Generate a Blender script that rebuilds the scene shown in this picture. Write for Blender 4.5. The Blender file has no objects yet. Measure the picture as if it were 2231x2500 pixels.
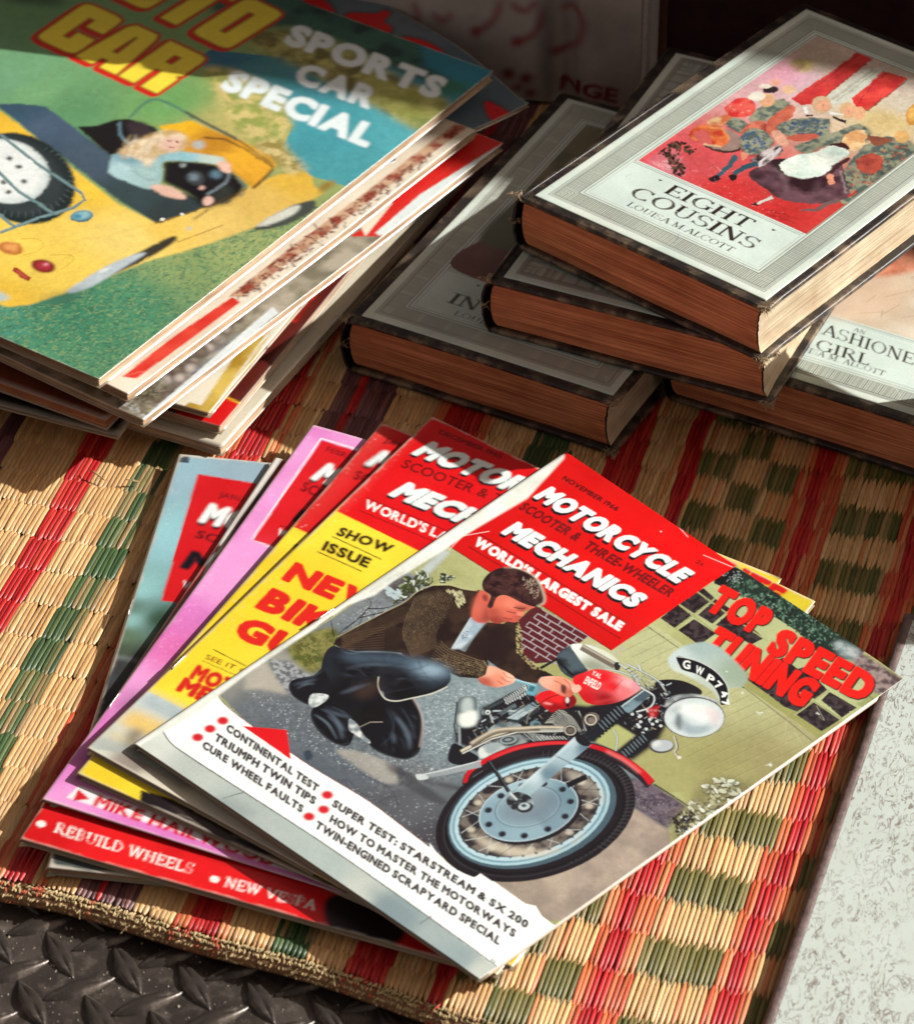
import bpy, bmesh, math, random
import numpy as np
from mathutils import Vector, Matrix

R = math.radians
random.seed(7)
rng = np.random.default_rng(11)
scene = bpy.context.scene

# ------------------------------------------------------------------ camera
FPX, PITCH, ROLL, DIST = 9000.0, 0.67517, 0.00167, 1.70779
PW, PH = 2231.0, 2500.0
FW = np.array([0, math.cos(PITCH), -math.sin(PITCH)])
UPV = np.array([0, math.sin(PITCH), math.cos(PITCH)])
RT = np.array([1.0, 0, 0])
CAM = -FW * DIST
R2 = RT * math.cos(ROLL) + UPV * math.sin(ROLL)
U2 = -RT * math.sin(ROLL) + UPV * math.cos(ROLL)

cd = bpy.data.cameras.new('camera')
cam = bpy.data.objects.new('camera', cd)
scene.collection.objects.link(cam)
cd.sensor_fit = 'HORIZONTAL'
cd.sensor_width = 36.0
cd.lens = 36.0 * FPX / PW
cd.clip_start, cd.clip_end = 0.05, 60
M = Matrix(((R2[0], U2[0], -FW[0], CAM[0]), (R2[1], U2[1], -FW[1], CAM[1]), (R2[2], U2[2], -FW[2], CAM[2]), (0, 0, 0, 1)))
cam.matrix_world = M
scene.camera = cam
cd.dof.use_dof = True
cd.dof.focus_distance = 1.66
cd.dof.aperture_fstop = 22.0

# ------------------------------------------------------------------ light
SUN_AZ, SUN_EL = 12.0, 31.0      # azimuth counter-clockwise from +X
world = bpy.data.worlds.new('World')
scene.world = world
world.use_nodes = True
wt = world.node_tree
sky = wt.nodes.new('ShaderNodeTexSky')
sky.sky_type = 'NISHITA'
sky.sun_disc = False
sky.sun_elevation = R(SUN_EL)
sky.sun_rotation = R(90 - SUN_AZ)
sky.dust_density = 3.0
sky.air_density = 0.8
sky.ozone_density = 0.6
bg = wt.nodes['Background']
hs = wt.nodes.new('ShaderNodeHueSaturation')      # white balance of the photograph: warm shade
hs.inputs['Saturation'].default_value = 0.25
wt.links.new(sky.outputs[0], hs.inputs['Color'])
wb = wt.nodes.new('ShaderNodeMix'); wb.data_type = 'RGBA'; wb.blend_type = 'MULTIPLY'
wb.inputs[0].default_value = 1.0
wb.inputs[7].default_value = (1.0, 0.80, 0.66, 1)
wt.links.new(hs.outputs[0], wb.inputs[6])
wt.links.new(wb.outputs[2], bg.inputs[0])
bg.inputs[1].default_value = 0.07
sd = bpy.data.lights.new('sun', 'SUN')
sd.energy = 5.0
sd.angle = R(0.5)
sd.color = (1.0, 0.975, 0.925)
sun = bpy.data.objects.new('sun', sd)
scene.collection.objects.link(sun)
sv = Vector((math.cos(R(SUN_AZ)) * math.cos(R(SUN_EL)), math.sin(R(SUN_AZ)) * math.cos(R(SUN_EL)), math.sin(R(SUN_EL))))
sun.rotation_euler = sv.to_track_quat('Z', 'Y').to_euler()
sun.location = sv * 3
scene.view_settings.view_transform = 'Standard'
scene.view_settings.look = 'None'
scene.view_settings.exposure = 0.36
scene.view_settings.gamma = 1.0
scene.render.engine = 'CYCLES'
scene.cycles.max_bounces = 6
scene.cycles.use_denoising = True

# ------------------------------------------------------------------ helpers
def G(px, py, z=0.0):
    """point of the horizontal plane at height z that is seen at a position of the photograph"""
    d = FW + R2 * (px - PW / 2) / FPX + U2 * (PH / 2 - py) / FPX
    t = (z - CAM[2]) / d[2]
    q = CAM + d * t
    return np.array([q[0], q[1], z])

def PR(p):
    d = np.asarray(p, float) - CAM
    k = d @ FW
    return np.stack([PW / 2 + FPX * (d @ R2) / k, PH / 2 - FPX * (d @ U2) / k], -1)

def lin(c):
    a = np.array(c, float) / 255.0
    return np.where(a <= 0.04045, a / 12.92, ((a + 0.055) / 1.055) ** 2.4)

def link(o, parent=None):
    scene.collection.objects.link(o)
    if parent is not None:
        o.parent = parent
    return o

def tag(o, label=None, cat=None, group=None, kind=None):
    for k, v in (('label', label), ('category', cat), ('group', group), ('kind', kind)):
        if v:
            o[k] = v
    return o

def empty(name, loc, rz, label, cat, group=None):
    o = bpy.data.objects.new(name, None)
    o.empty_display_size = 0.02
    o.location = loc
    o.rotation_euler = (0, 0, rz)
    link(o)
    return tag(o, label, cat, group)

def mesh_obj(name, verts, faces, mat, parent=None, smooth=False, cols=None):
    me = bpy.data.meshes.new(name)
    me.from_pydata([tuple(map(float, v)) for v in verts], [], [tuple(map(int, f)) for f in faces])
    if smooth:
        me.polygons.foreach_set('use_smooth', [True] * len(me.polygons))
    if cols is not None:
        at = me.color_attributes.new('print', 'FLOAT_COLOR', 'POINT')
        c = np.ones((len(verts), 4)); c[:, :3] = cols
        at.data.foreach_set('color', c.ravel().astype('f'))
    me.materials.append(mat)
    me.update()
    return link(bpy.data.objects.new(name, me), parent)

def quads_mesh(name, V, F, mat, parent=None, cols=None, smooth=True):
    """fast path: V (n,3), F (m,4) numpy"""
    me = bpy.data.meshes.new(name)
    n, m = len(V), len(F)
    me.vertices.add(n); me.vertices.foreach_set('co', V.astype('f').ravel())
    me.loops.add(m * 4); me.loops.foreach_set('vertex_index', F.astype('i').ravel())
    me.polygons.add(m)
    me.polygons.foreach_set('loop_start', np.arange(0, m * 4, 4, dtype='i'))
    me.polygons.foreach_set('use_smooth', np.full(m, smooth))
    me.update(calc_edges=True)
    if cols is not None:
        at = me.color_attributes.new('print', 'FLOAT_COLOR', 'POINT')
        c = np.ones((n, 4), 'f'); c[:, :3] = cols
        at.data.foreach_set('color', c.ravel())
    me.materials.append(mat)
    return link(bpy.data.objects.new(name, me), parent)

def grid_faces(nu, nv, base=0):
    i = np.arange(nu * nv).reshape(nv, nu) + base
    return np.stack([i[:-1, :-1], i[:-1, 1:], i[1:, 1:], i[1:, :-1]], -1).reshape(-1, 4)

# ------------------------------------------------------------------ materials
def new_mat(name):
    m = bpy.data.materials.new(name)
    m.use_nodes = True
    return m, m.node_tree, m.node_tree.nodes['Principled BSDF']

def N(t, typ, **kw):
    n = t.nodes.new(typ)
    for k, v in kw.items():
        setattr(n, k, v)
    return n

def noise(t, scale, detail=4, rough=0.6, vec=None, dist=0.0):
    n = N(t, 'ShaderNodeTexNoise')
    n.inputs['Scale'].default_value = scale
    n.inputs['Detail'].default_value = detail
    n.inputs['Roughness'].default_value = rough
    n.inputs['Distortion'].default_value = dist
    if vec is not None:
        t.links.new(vec, n.inputs['Vector'])
    return n.outputs['Fac']

def coords(t, scale=(1, 1, 1), rot=(0, 0, 0)):
    tc = N(t, 'ShaderNodeTexCoord')
    mp = N(t, 'ShaderNodeMapping')
    mp.inputs['Scale'].default_value = scale
    mp.inputs['Rotation'].default_value = rot
    t.links.new(tc.outputs['Object'], mp.inputs['Vector'])
    return mp.outputs['Vector']

def ramp(t, fac, stops):
    r = N(t, 'ShaderNodeValToRGB')
    el = r.color_ramp.elements
    while len(el) < len(stops):
        el.new(0.5)
    for e, (p, c) in zip(el, stops):
        e.position = p
        e.color = (*c, 1) if len(c) == 3 else c
    t.links.new(fac, r.inputs['Fac'])
    return r.outputs['Color']

def mix(t, a, b, fac, mode='MIX'):
    m = N(t, 'ShaderNodeMix', data_type='RGBA', blend_type=mode)
    for s, v in ((m.inputs[0], fac), (m.inputs[6], a), (m.inputs[7], b)):
        if hasattr(v, 'links'):
            t.links.new(v, s)
        elif isinstance(v, (int, float)):
            s.default_value = v
        else:
            s.default_value = (*v, 1)
    return m.outputs[2]

def bump(t, p, h, strength=0.3, dist=0.001):
    b = N(t, 'ShaderNodeBump')
    b.inputs['Strength'].default_value = strength
    b.inputs['Distance'].default_value = dist
    t.links.new(h, b.inputs['Height'])
    t.links.new(b.outputs[0], p.inputs['Normal'])

def printed(name, rough=0.32, coat=0.25, wear=0.06, bmp=0.05):
    """coated paper: the colours come from the print laid on the mesh, a little dirt and fine relief"""
    m, t, p = new_mat(name)
    a = N(t, 'ShaderNodeAttribute', attribute_name='print')
    v = coords(t)
    n1 = noise(t, 35, 5, 0.65, v)
    dirt = ramp(t, n1, [(0.3, (1 - wear * 1.8,) * 3), (0.62, (1, 1, 1))])
    c = mix(t, a.outputs['Color'], dirt, 1.0, 'MULTIPLY')
    n2 = noise(t, 900, 2, 0.5, v)
    g = ramp(t, n2, [(0.3, (0.95, 0.95, 0.95)), (0.7, (1.03, 1.03, 1.03))])
    c = mix(t, c, g, 1.0, 'MULTIPLY')
    t.links.new(c, p.inputs['Base Color'])
    rr = ramp(t, noise(t, 60, 4, 0.6, v), [(0.3, (rough * 0.8,) * 3), (0.7, (rough * 1.35,) * 3)])
    t.links.new(rr, p.inputs['Roughness'])
    p.inputs['Coat Weight'].default_value = coat
    p.inputs['Coat Roughness'].default_value = 0.22
    p.inputs['Specular IOR Level'].default_value = 0.45
    bump(t, p, noise(t, 42, 3, 0.55, v), bmp, 0.004)
    return m

def paper_edge(name, c1, c2, lines=2600, rough=0.8, streak=8):
    """page edges: fine lines running with the sheets"""
    m, t, p = new_mat(name)
    v = coords(t, (streak, streak, lines))
    n1 = noise(t, 1.0, 4, 0.7, v)
    v2 = coords(t, (30, 30, 60))
    n2 = noise(t, 1.0, 4, 0.6, v2)
    c = ramp(t, n1, [(0.32, c1), (0.62, c2)])
    c = mix(t, c, ramp(t, n2, [(0.3, (0.60, 0.50, 0.42)), (0.62, (1, 1, 1))]), 0.85, 'MULTIPLY')
    t.links.new(c, p.inputs['Base Color'])
    p.inputs['Roughness'].default_value = rough
    bump(t, p, n1, 0.7, 0.0006)
    return m

PRINT = printed('coated_print')
PRINT_M = printed('board_print', 0.42, 0.1, 0.08, 0.05)
PAGES = paper_edge('magazine_page_edges', (0.34, 0.20, 0.11), (0.68, 0.53, 0.36))
CREAM = paper_edge('cream_page_edges', (0.46, 0.33, 0.18), (0.85, 0.75, 0.55), 1100)
STAIN = paper_edge('red_stained_page_edges', (0.34, 0.075, 0.028), (0.86, 0.35, 0.16), 950, 0.75, 9)

def plain(name, col, rough=0.6, metal=0.0, n_scale=120, amt=0.25, bmp=0.2, bd=0.001):
    m, t, p = new_mat(name)
    v = coords(t)
    n1 = noise(t, n_scale, 5, 0.65, v)
    lo = tuple(x * (1 - amt) for x in col); hi = tuple(min(1, x * (1 + amt)) for x in col)
    t.links.new(ramp(t, n1, [(0.3, lo), (0.7, hi)]), p.inputs['Base Color'])
    p.inputs['Roughness'].default_value = rough
    p.inputs['Metallic'].default_value = metal
    bump(t, p, noise(t, n_scale * 4, 3, 0.6, v), bmp, bd)
    return m

# ------------------------------------------------------------------ painter for the printed sheets
def fbm(ny, nx, cell, seed, octs=4, rough=0.5):
    r = np.random.default_rng(seed)
    out = np.zeros((ny, nx)); amp = 1.0; tot = 0.0
    for o in range(octs):
        c = max(1.5, cell / 2 ** o)
        gy, gx = int(ny / c) + 3, int(nx / c) + 3
        g = r.random((gy, gx))
        y = np.arange(ny) / c; x = np.arange(nx) / c
        yi = y.astype(int); xi = x.astype(int)
        fy = y - yi; fx = x - xi
        fy = (fy * fy * (3 - 2 * fy))[:, None]; fx = (fx * fx * (3 - 2 * fx))[None]
        a = g[yi][:, xi]; b = g[yi][:, xi + 1]; cc = g[yi + 1][:, xi]; d = g[yi + 1][:, xi + 1]
        out += amp * (a * (1 - fx) * (1 - fy) + b * fx * (1 - fy) + cc * (1 - fx) * fy + d * fx * fy)
        tot += amp; amp *= rough
    return out / tot

def edges_of(poly):
    p = np.asarray(poly, float)
    return np.concatenate([p, np.roll(p, -1, 0)], 1)

def raster(E, x0, y0, w, h, ss=3):
    """even-odd coverage of edges E (n,4) over the pixel box"""
    ys = y0 + (np.arange(h * ss) + 0.5) / ss - 0.5
    a, b = E[:, 1][None], E[:, 3][None]
    hit = (a <= ys[:, None]) != (b <= ys[:, None])
    r, e = np.nonzero(hit)
    if len(r) == 0:
        return np.zeros((h, w))
    xa, ya, xb, yb = E[e].T
    xc = xa + (ys[r] - ya) * (xb - xa) / (yb - ya)
    c = np.clip(np.ceil((xc - x0 + 0.5) * ss - 0.5), 0, w * ss).astype(int)
    cnt = np.zeros((h * ss, w * ss + 1), int)
    np.add.at(cnt, (r, c), 1)
    ins = (np.cumsum(cnt, 1)[:, :-1] & 1).astype(float)
    return ins.reshape(h, ss, w, ss).mean((1, 3))

def blur(a, r):
    if r < 0.3:
        return a
    k = max(1, int(round(r)))
    for _ in range(2):
        for ax in (0, 1):
            p = np.pad(a, [(k, k) if i == ax else (0, 0) for i in range(2)], mode='edge')
            c = np.cumsum(p, ax)
            c = np.concatenate([np.zeros_like(np.take(c, [0], ax)), c], ax)
            n = a.shape[ax]
            hi = np.take(c, np.arange(2 * k + 1, 2 * k + 1 + n), ax); lo = np.take(c, np.arange(0, n), ax)
            a = (hi - lo) / (2 * k + 1)
    return a

_gl = {}
def glyph_edges(ch, bold):
    k = (ch, bold)
    if k not in _gl:
        cu = bpy.data.curves.new('lettering', 'FONT')
        cu.body = ch; cu.offset = bold; cu.resolution_u = 3; cu.fill_mode = 'BOTH'
        ob = bpy.data.objects.new('lettering', cu)
        scene.collection.objects.link(ob)
        bpy.context.view_layer.update()
        me = ob.to_mesh()
        vs = np.array([v.co[:2] for v in me.vertices]).reshape(-1, 2)
        cnt = {}
        for pl in me.polygons:
            v = list(pl.vertices)
            for i in range(len(v)):
                e = (v[i], v[(i + 1) % len(v)])
                q = (min(e), max(e))
                cnt[q] = cnt.get(q, 0) + 1
        E = np.array([[*vs[a], *vs[b]] for (a, b), n in cnt.items() if n == 1]).reshape(-1, 4)
        ob.to_mesh_clear()
        bpy.data.objects.remove(ob); bpy.data.curves.remove(cu)
        _gl[k] = E
    return _gl[k]
CAPH = float(glyph_edges('H', 0.0)[:, [1, 3]].max())
def layout(st, bold, gap):
    """letters one by one: list of edge sets, total width"""
    out = []; x = 0.0
    for ch in st:
        if ch == ' ':
            x += 0.20 + gap; continue
        E = glyph_edges(ch, bold).copy()
        x0, x1 = E[:, [0, 2]].min(), E[:, [0, 2]].max()
        E[:, [0, 2]] += x - x0
        out.append(E); x += (x1 - x0) + gap
    return out, x - gap

# a roman face drawn from strokes: l = line, a = arc, s = serif (half width), in a box 1 high
SER = {
 'E': (.72, [('l', .16, 0, .16, 1, 1), ('l', .05, .97, .66, .97, .45), ('l', .05, .03, .70, .03, .45), ('l', .16, .52, .52, .52, .45), ('l', .66, .99, .66, .80, .5), ('l', .70, .01, .70, .22, .5), ('l', .52, .62, .52, .42, .4)]),
 'F': (.66, [('l', .16, 0, .16, 1, 1), ('l', .05, .97, .62, .97, .45), ('l', .16, .52, .50, .52, .45), ('l', .62, .99, .62, .80, .5), ('s', .16, 0, .13), ('l', .50, .62, .50, .42, .4)]),
 'I': (.36, [('l', .18, 0, .18, 1, 1), ('s', .18, 0, .14), ('s', .18, 1, .14)]),
 'G': (.92, [('a', .48, .5, .38, .49, 40, 320, 1), ('l', .80, .42, .80, .08, .9), ('s', .80, .42, .13), ('l', .76, .98, .76, .74, .4)]),
 'H': (.92, [('l', .18, 0, .18, 1, 1), ('l', .74, 0, .74, 1, 1), ('l', .18, .52, .74, .52, .45), ('s', .18, 0, .13), ('s', .18, 1, .13), ('s', .74, 0, .13), ('s', .74, 1, .13)]),
 'T': (.80, [('l', .40, 0, .40, 1, 1), ('l', .04, .97, .76, .97, .45), ('l', .05, .99, .05, .78, .5), ('l', .75, .99, .75, .78, .5), ('s', .40, 0, .14)]),
 'C': (.86, [('a', .46, .5, .38, .49, 42, 318, 1), ('l', .74, .98, .74, .74, .4), ('l', .74, .02, .74, .22, .3)]),
 'O': (.94, [('a', .47, .5, .39, .49, 0, 360, 1)]),
 'Q': (.94, [('a', .47, .5, .39, .49, 0, 360, 1), ('l', .5, .2, .9, -.15, .6)]),
 'U': (.88, [('l', .18, 1, .18, .35, 1), ('l', .72, 1, .72, .35, .6), ('a', .45, .34, .27, .33, 180, 360, .8), ('s', .18, 1, .13), ('s', .72, 1, .12)]),
 'S': (.66, [('a', .33, .74, .24, .25, 30, 270, .8), ('a', .33, .26, .26, .25, -90, 90, .8), ('a', .33, .26, .26, .25, 200, 270, .6), ('l', .58, .98, .58, .76, .35), ('l', .06, .02, .06, .24, .35)]),
 'N': (.92, [('l', .16, 0, .16, 1, .5), ('l', .76, 0, .76, 1, .5), ('l', .16, 1, .76, 0, 1.1), ('s', .16, 0, .12), ('s', .76, 1, .12), ('s', .10, 1, .08)]),
 'L': (.68, [('l', .18, 0, .18, 1, 1), ('l', .06, .03, .64, .03, .45), ('l', .64, .01, .64, .24, .5), ('s', .18, 1, .13)]),
 'A': (.88, [('l', .10, 0, .44, 1, .5), ('l', .78, 0, .44, 1, 1.1), ('l', .22, .34, .66, .34, .4), ('s', .10, 0, .11), ('s', .78, 0, .12)]),
 'M': (1.08, [('l', .16, 0, .16, 1, .5), ('l', .92, 0, .92, 1, 1), ('l', .16, 1, .54, .08, 1), ('l', .92, 1, .54, .08, .45), ('s', .16, 0, .12), ('s', .92, 0, .13), ('s', .11, 1, .08), ('s', .96, 1, .08)]),
 'R': (.84, [('l', .18, 0, .18, 1, 1), ('a', .38, .75, .24, .24, -90, 90, 1), ('l', .18, .97, .40, .97, .4), ('l', .18, .52, .40, .52, .4), ('l', .40, .50, .76, .02, 1), ('s', .18, 0, .13), ('s', .12, 1, .08), ('s', .78, 0, .08)]),
 'B': (.76, [('l', .18, 0, .18, 1, 1), ('a', .38, .76, .20, .22, -90, 90, 1), ('a', .38, .27, .25, .25, -90, 90, 1), ('l', .06, .97, .40, .97, .4), ('l', .18, .53, .40, .53, .4), ('l', .06, .03, .40, .03, .4)]),
 'D': (.88, [('l', .18, 0, .18, 1, 1), ('a', .38, .5, .38, .47, -90, 90, 1), ('l', .06, .97, .40, .97, .4), ('l', .06, .03, .40, .03, .4)]),
 'P': (.72, [('l', .18, 0, .18, 1, 1), ('a', .38, .73, .24, .25, -90, 90, 1), ('l', .06, .97, .40, .97, .4), ('l', .18, .48, .40, .48, .4), ('s', .18, 0, .13)]),
 'W': (1.2, [('l', .10, 1, .36, 0, 1), ('l', .60, 1, .36, 0, .5), ('l', .60, 1, .84, 0, 1), ('l', 1.08, 1, .84, 0, .5), ('s', .10, 1, .12), ('s', .60, 1, .12), ('s', 1.08, 1, .10)]),
 'V': (.88, [('l', .10, 1, .44, 0, 1), ('l', .78, 1, .44, 0, .5), ('s', .10, 1, .12), ('s', .78, 1, .11)]),
 'K': (.88, [('l', .18, 0, .18, 1, 1), ('l', .20, .45, .72, 1, .5), ('l', .34, .58, .78, 0, 1), ('s', .18, 0, .13), ('s', .18, 1, .13), ('s', .80, 0, .08)]),
 '.': (.26, [('a', .12, .06, .03, .03, 0, 360, 1.2)]),
 '-': (.26, [('a', .12, .45, .03, .03, 0, 360, 1.2)]),
 ' ': (.34, []),
}
def ser_polys(s, wt, contrast=1.0):
    """list of polygons; wt = width of a thick stroke, contrast 0 = slab"""
    out = []; x = 0.0
    for ch in s:
        wdt, st = SER.get(ch, SER[' '])
        for k in st:
            if k[0] == 'l':
                _, x0, y0, x1, y1, w = k
                w = (w * contrast + (1 - contrast)) * wt
                d = np.array([x1 - x0, y1 - y0]); L = max(np.linalg.norm(d), 1e-6); n = np.array([-d[1], d[0]]) / L * w / 2
                if abs(d[0]) > abs(d[1]) * 3:
                    pass
                a = np.array([x0 + x, y0]); b = np.array([x1 + x, y1])
                out.append(np.array([a + n, b + n, b - n, a - n]))
            elif k[0] == 's':
                _, sx, sy, hw = k
                h = wt * (0.36 * contrast + 0.8 * (1 - contrast))
                yy = sy if sy < .5 and sy == 0 else sy - (h if sy == 1 else h / 2)
                hw = hw + wt * .25
                out.append(np.array([[x + sx - hw, yy], [x + sx + hw, yy], [x + sx + hw, yy + h], [x + sx - hw, yy + h]]))
            else:
                _, cx, cy, rx, ry, a0, a1, w = k
                n = max(6, int(abs(a1 - a0) / 12))
                th = np.radians(np.linspace(a0, a1, n + 1))
                ww = wt * w * (contrast * (0.38 + 0.62 * np.abs(np.cos(th)) ** 1.3) + (1 - contrast)) / 2
                o = np.stack([x + cx + (rx + ww) * np.cos(th), cy + (ry + np.minimum(ww, wt * .25)) * np.sin(th)], -1)
                i = np.stack([x + cx + np.maximum(rx - ww, 0) * np.cos(th), cy + np.maximum(ry - ww, 0) * np.sin(th)], -1)
                for j in range(n):
                    out.append(np.array([o[j], o[j + 1], i[j + 1], i[j]]))
        x += wdt + 0.06
    return out, x - 0.06

def dilate(a, r):
    p = int(math.ceil(r)) + 1
    out = a.copy()
    for k in range(12):
        dx, dy = r * math.cos(k * math.pi / 6), r * math.sin(k * math.pi / 6)
        ix, iy = int(math.floor(dx)), int(math.floor(dy)); fx, fy = dx - ix, dy - iy
        q = np.pad(a, p + 1)
        H_, W_ = a.shape
        g = lambda yy, xx: q[p + 1 + yy:p + 1 + yy + H_, p + 1 + xx:p + 1 + xx + W_]
        out = np.maximum(out, (g(iy, ix) * (1 - fx) + g(iy, ix + 1) * fx) * (1 - fy) + (g(iy + 1, ix) * (1 - fx) + g(iy + 1, ix + 1) * fx) * fy)
    return out
def _rb(l, b, r, t, cs, k=.2):
    out = []
    for (x, y, i) in ((r, b, 0), (r, t, 1), (l, t, 2), (l, b, 3)):
        sx = -1 if x == r else 1; sy = 1 if y == b else -1
        if cs[i]:
            e = [(x + sx * k, y), (x + sx * k * .3, y + sy * k * .12), (x + sx * k * .08, y + sy * k * .3), (x, y + sy * k * .8)]
            out += e if i in (0, 2) else e[::-1]
        else:
            out.append((x, y))
    return out
_SL = [(.40, .24), (.56, .24), (.56, .76), (.40, .76)]
BLOCK = {'O': (_rb(0, 0, 1, 1, (1, 1, 1, 1)), [_SL]), 'U': (_rb(0, 0, 1, 1, (1, 0, 0, 1)), [[(.40, .24), (.56, .24), (.56, 1.1), (.40, 1.1)]]),
 'C': (_rb(0, 0, 1, 1, (1, 1, 1, 1)), [_SL, [(.5, .42), (1.1, .42), (1.1, .58), (.5, .58)]]),
 'T': ([(.0, .8), (.28, .8), (.28, 0), (.72, 0), (.72, .8), (1, .8), (1, 1), (0, 1)], []),
 'A': ([(-.04, 0), (.40, 0), (.42, .18), (.58, .18), (.60, 0), (1.02, 0), (.86, .9), (.78, 1), (.22, 1), (.12, .9)], [[(.43, .36), (.57, .36), (.53, .80), (.47, .80)]]),
 'R': (_rb(0, 0, 1, 1, (0, 1, 0, 0)), [[(.40, .60), (.58, .60), (.58, .80), (.40, .80)], [(.40, -.1), (.58, -.1), (.58, .42), (.40, .42)], [(.9, .44), (1.1, .36), (1.1, .56)]])}

class Paint:
    def __init__(s, nx, ny, quad, base=(200, 200, 200), seed=1):
        s.nx, s.ny = nx, ny
        s.img = np.ones((ny, nx, 3)) * lin(base)
        src = np.array(quad, float)
        dst = np.array([[0, 0], [nx - 1, 0], [nx - 1, ny - 1], [0, ny - 1]], float)
        A = []
        for (x, y), (u, v) in zip(src, dst):
            A.append([x, y, 1, 0, 0, 0, -u * x, -u * y]); A.append([0, 0, 0, x, y, 1, -v * x, -v * y])
        h = np.linalg.solve(np.array(A), dst.ravel())
        s.H = np.append(h, 1).reshape(3, 3)
        s.f = (0, 0, 1.0)
        s.seed = seed
    def fr(s, ox, oy, sc):
        s.f = (ox, oy, sc); return s
    def c(s, pts):
        p = np.asarray(pts, float).reshape(-1, 2)
        if s.f is None:
            return p
        q = np.stack([s.f[0] + p[:, 0] / s.f[2], s.f[1] + p[:, 1] / s.f[2], np.ones(len(p))], -1) @ s.H.T
        return q[:, :2] / q[:, 2:]
    def _box(s, pts, m):
        x0 = max(0, int(np.floor(pts[:, 0].min() - m))); x1 = min(s.nx, int(np.ceil(pts[:, 0].max() + m)) + 1)
        y0 = max(0, int(np.floor(pts[:, 1].min() - m))); y1 = min(s.ny, int(np.ceil(pts[:, 1].max() + m)) + 1)
        return x0, y0, x1 - x0, y1 - y0
    def put(s, x0, y0, a, col, alpha=1.0):
        h, w = a.shape
        v = s.img[y0:y0 + h, x0:x0 + w]
        if callable(col):
            Y, X = np.mgrid[y0:y0 + h, x0:x0 + w]
            cc = col(X, Y)
        else:
            cc = lin(col)
        a = (a * alpha)[..., None]
        v[:] = v * (1 - a) + cc * a
    def edges(s, E, col, soft=0, alpha=1.0):
        P = E.reshape(-1, 2)
        x0, y0, w, h = s._box(P, 2 + soft * 2)
        if w <= 0 or h <= 0:
            return
        s.put(x0, y0, blur(raster(E, x0, y0, w, h), soft), col, alpha)
    def poly(s, pts, col, soft=0, alpha=1.0):
        s.edges(edges_of(s.c(pts)), col, soft, alpha)
    def curve(s, pts, closed=True, n=6):
        """catmull-rom through the points"""
        p = np.asarray(pts, float); m = len(p); out = []
        for i in range(m if closed else m - 1):
            a, b, c, d = (p[(i - 1) % m], p[i], p[(i + 1) % m], p[(i + 2) % m]) if closed else (p[max(i - 1, 0)], p[i], p[i + 1], p[min(i + 2, m - 1)])
            for k in range(n):
                t = k / n
                out.append(0.5 * (2 * b + (c - a) * t + (2 * a - 5 * b + 4 * c - d) * t * t + (3 * b - a - 3 * c + d) * t ** 3))
        if not closed:
            out.append(p[-1])
        return np.array(out)
    def blob(s, pts, col, soft=0, alpha=1.0):
        s.poly(s.curve(pts), col, soft, alpha)
    def ell(s, cx, cy, rx, ry, rot, col, soft=0, alpha=1.0, inner=None, a0=0, a1=360):
        th = np.radians(np.linspace(a0, a1, 40)); c, d = math.cos(R(rot)), math.sin(R(rot))
        def ring(k):
            x, y = rx * k * np.cos(th), ry * k * np.sin(th)
            return np.stack([cx + x * c - y * d, cy + x * d + y * c], -1)
        if inner is None:
            s.poly(ring(1), col, soft, alpha)
        elif a1 - a0 >= 360:
            E = np.concatenate([edges_of(s.c(ring(1))), edges_of(s.c(ring(inner)))])
            s.edges(E, col, soft, alpha)
        else:
            s.poly(np.concatenate([ring(1), ring(inner)[::-1]]), col, soft, alpha)
    def line(s, pts, w, col, soft=0, alpha=1.0, smooth=False, taper=None):
        """w in crop pixels"""
        p = s.curve(pts, False) if smooth else np.asarray(pts, float)
        n = len(p)
        if n == 2 and taper is None:
            p = np.array([p[0], p[1]])
        d = np.gradient(p, axis=0); L = np.linalg.norm(d, axis=1, keepdims=True); L[L == 0] = 1
        nn = np.stack([-d[:, 1], d[:, 0]], -1) / L
        ww = np.full(n, w / 2.0) if taper is None else np.interp(np.linspace(0, 1, n), np.linspace(0, 1, len(taper)), np.array(taper) * w / 2)
        o = np.concatenate([p + nn * ww[:, None], (p - nn * ww[:, None])[::-1]])
        s.poly(o, col, soft, alpha)
    def text(s, st, A, B, C, col, bold=0.0, alpha=1.0, soft=0, shift=(0, 0), gap=None):
        b0 = bold; bold = min(bold, 0.04); extra = b0 - bold
        Es, tot = layout(st, bold, (0.085 - bold * .62 + extra * 1.1) if gap is None else gap + extra * 2)
        A, B, C = (np.array(q, float) + np.array(shift) for q in (A, B, C))
        ch = CAPH + bold * 2
        Ws = []
        for E in Es:
            P = E.reshape(-1, 2)
            Ws.append(s.c(A + P[:, :1] / tot * (B - A) + (P[:, 1:] + bold) / ch * (C - A)).reshape(-1, 4))
        allp = np.concatenate(Ws).reshape(-1, 2)
        x0, y0, w, h = s._box(allp, 2 + soft * 2)
        if w <= 0 or h <= 0:
            return
        a = np.zeros((h, w))
        for q in Ws:
            bx0, by0, bw, bh = s._box(q.reshape(-1, 2), 1)
            if bw <= 0 or bh <= 0:
                continue
            sub = a[by0 - y0:by0 - y0 + bh, bx0 - x0:bx0 - x0 + bw]
            np.maximum(sub, raster(q, bx0, by0, bw, bh)[:sub.shape[0], :sub.shape[1]], out=sub)
        if extra > 0:
            AB = s.c([A, B, A + (C - A)]); r_ = extra * 0.5 * (np.linalg.norm(AB[1] - AB[0]) / tot + np.linalg.norm(AB[2] - AB[0]) / ch)
            a = dilate(a, r_)
        s.put(x0, y0, blur(a, soft), col, alpha)
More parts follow.
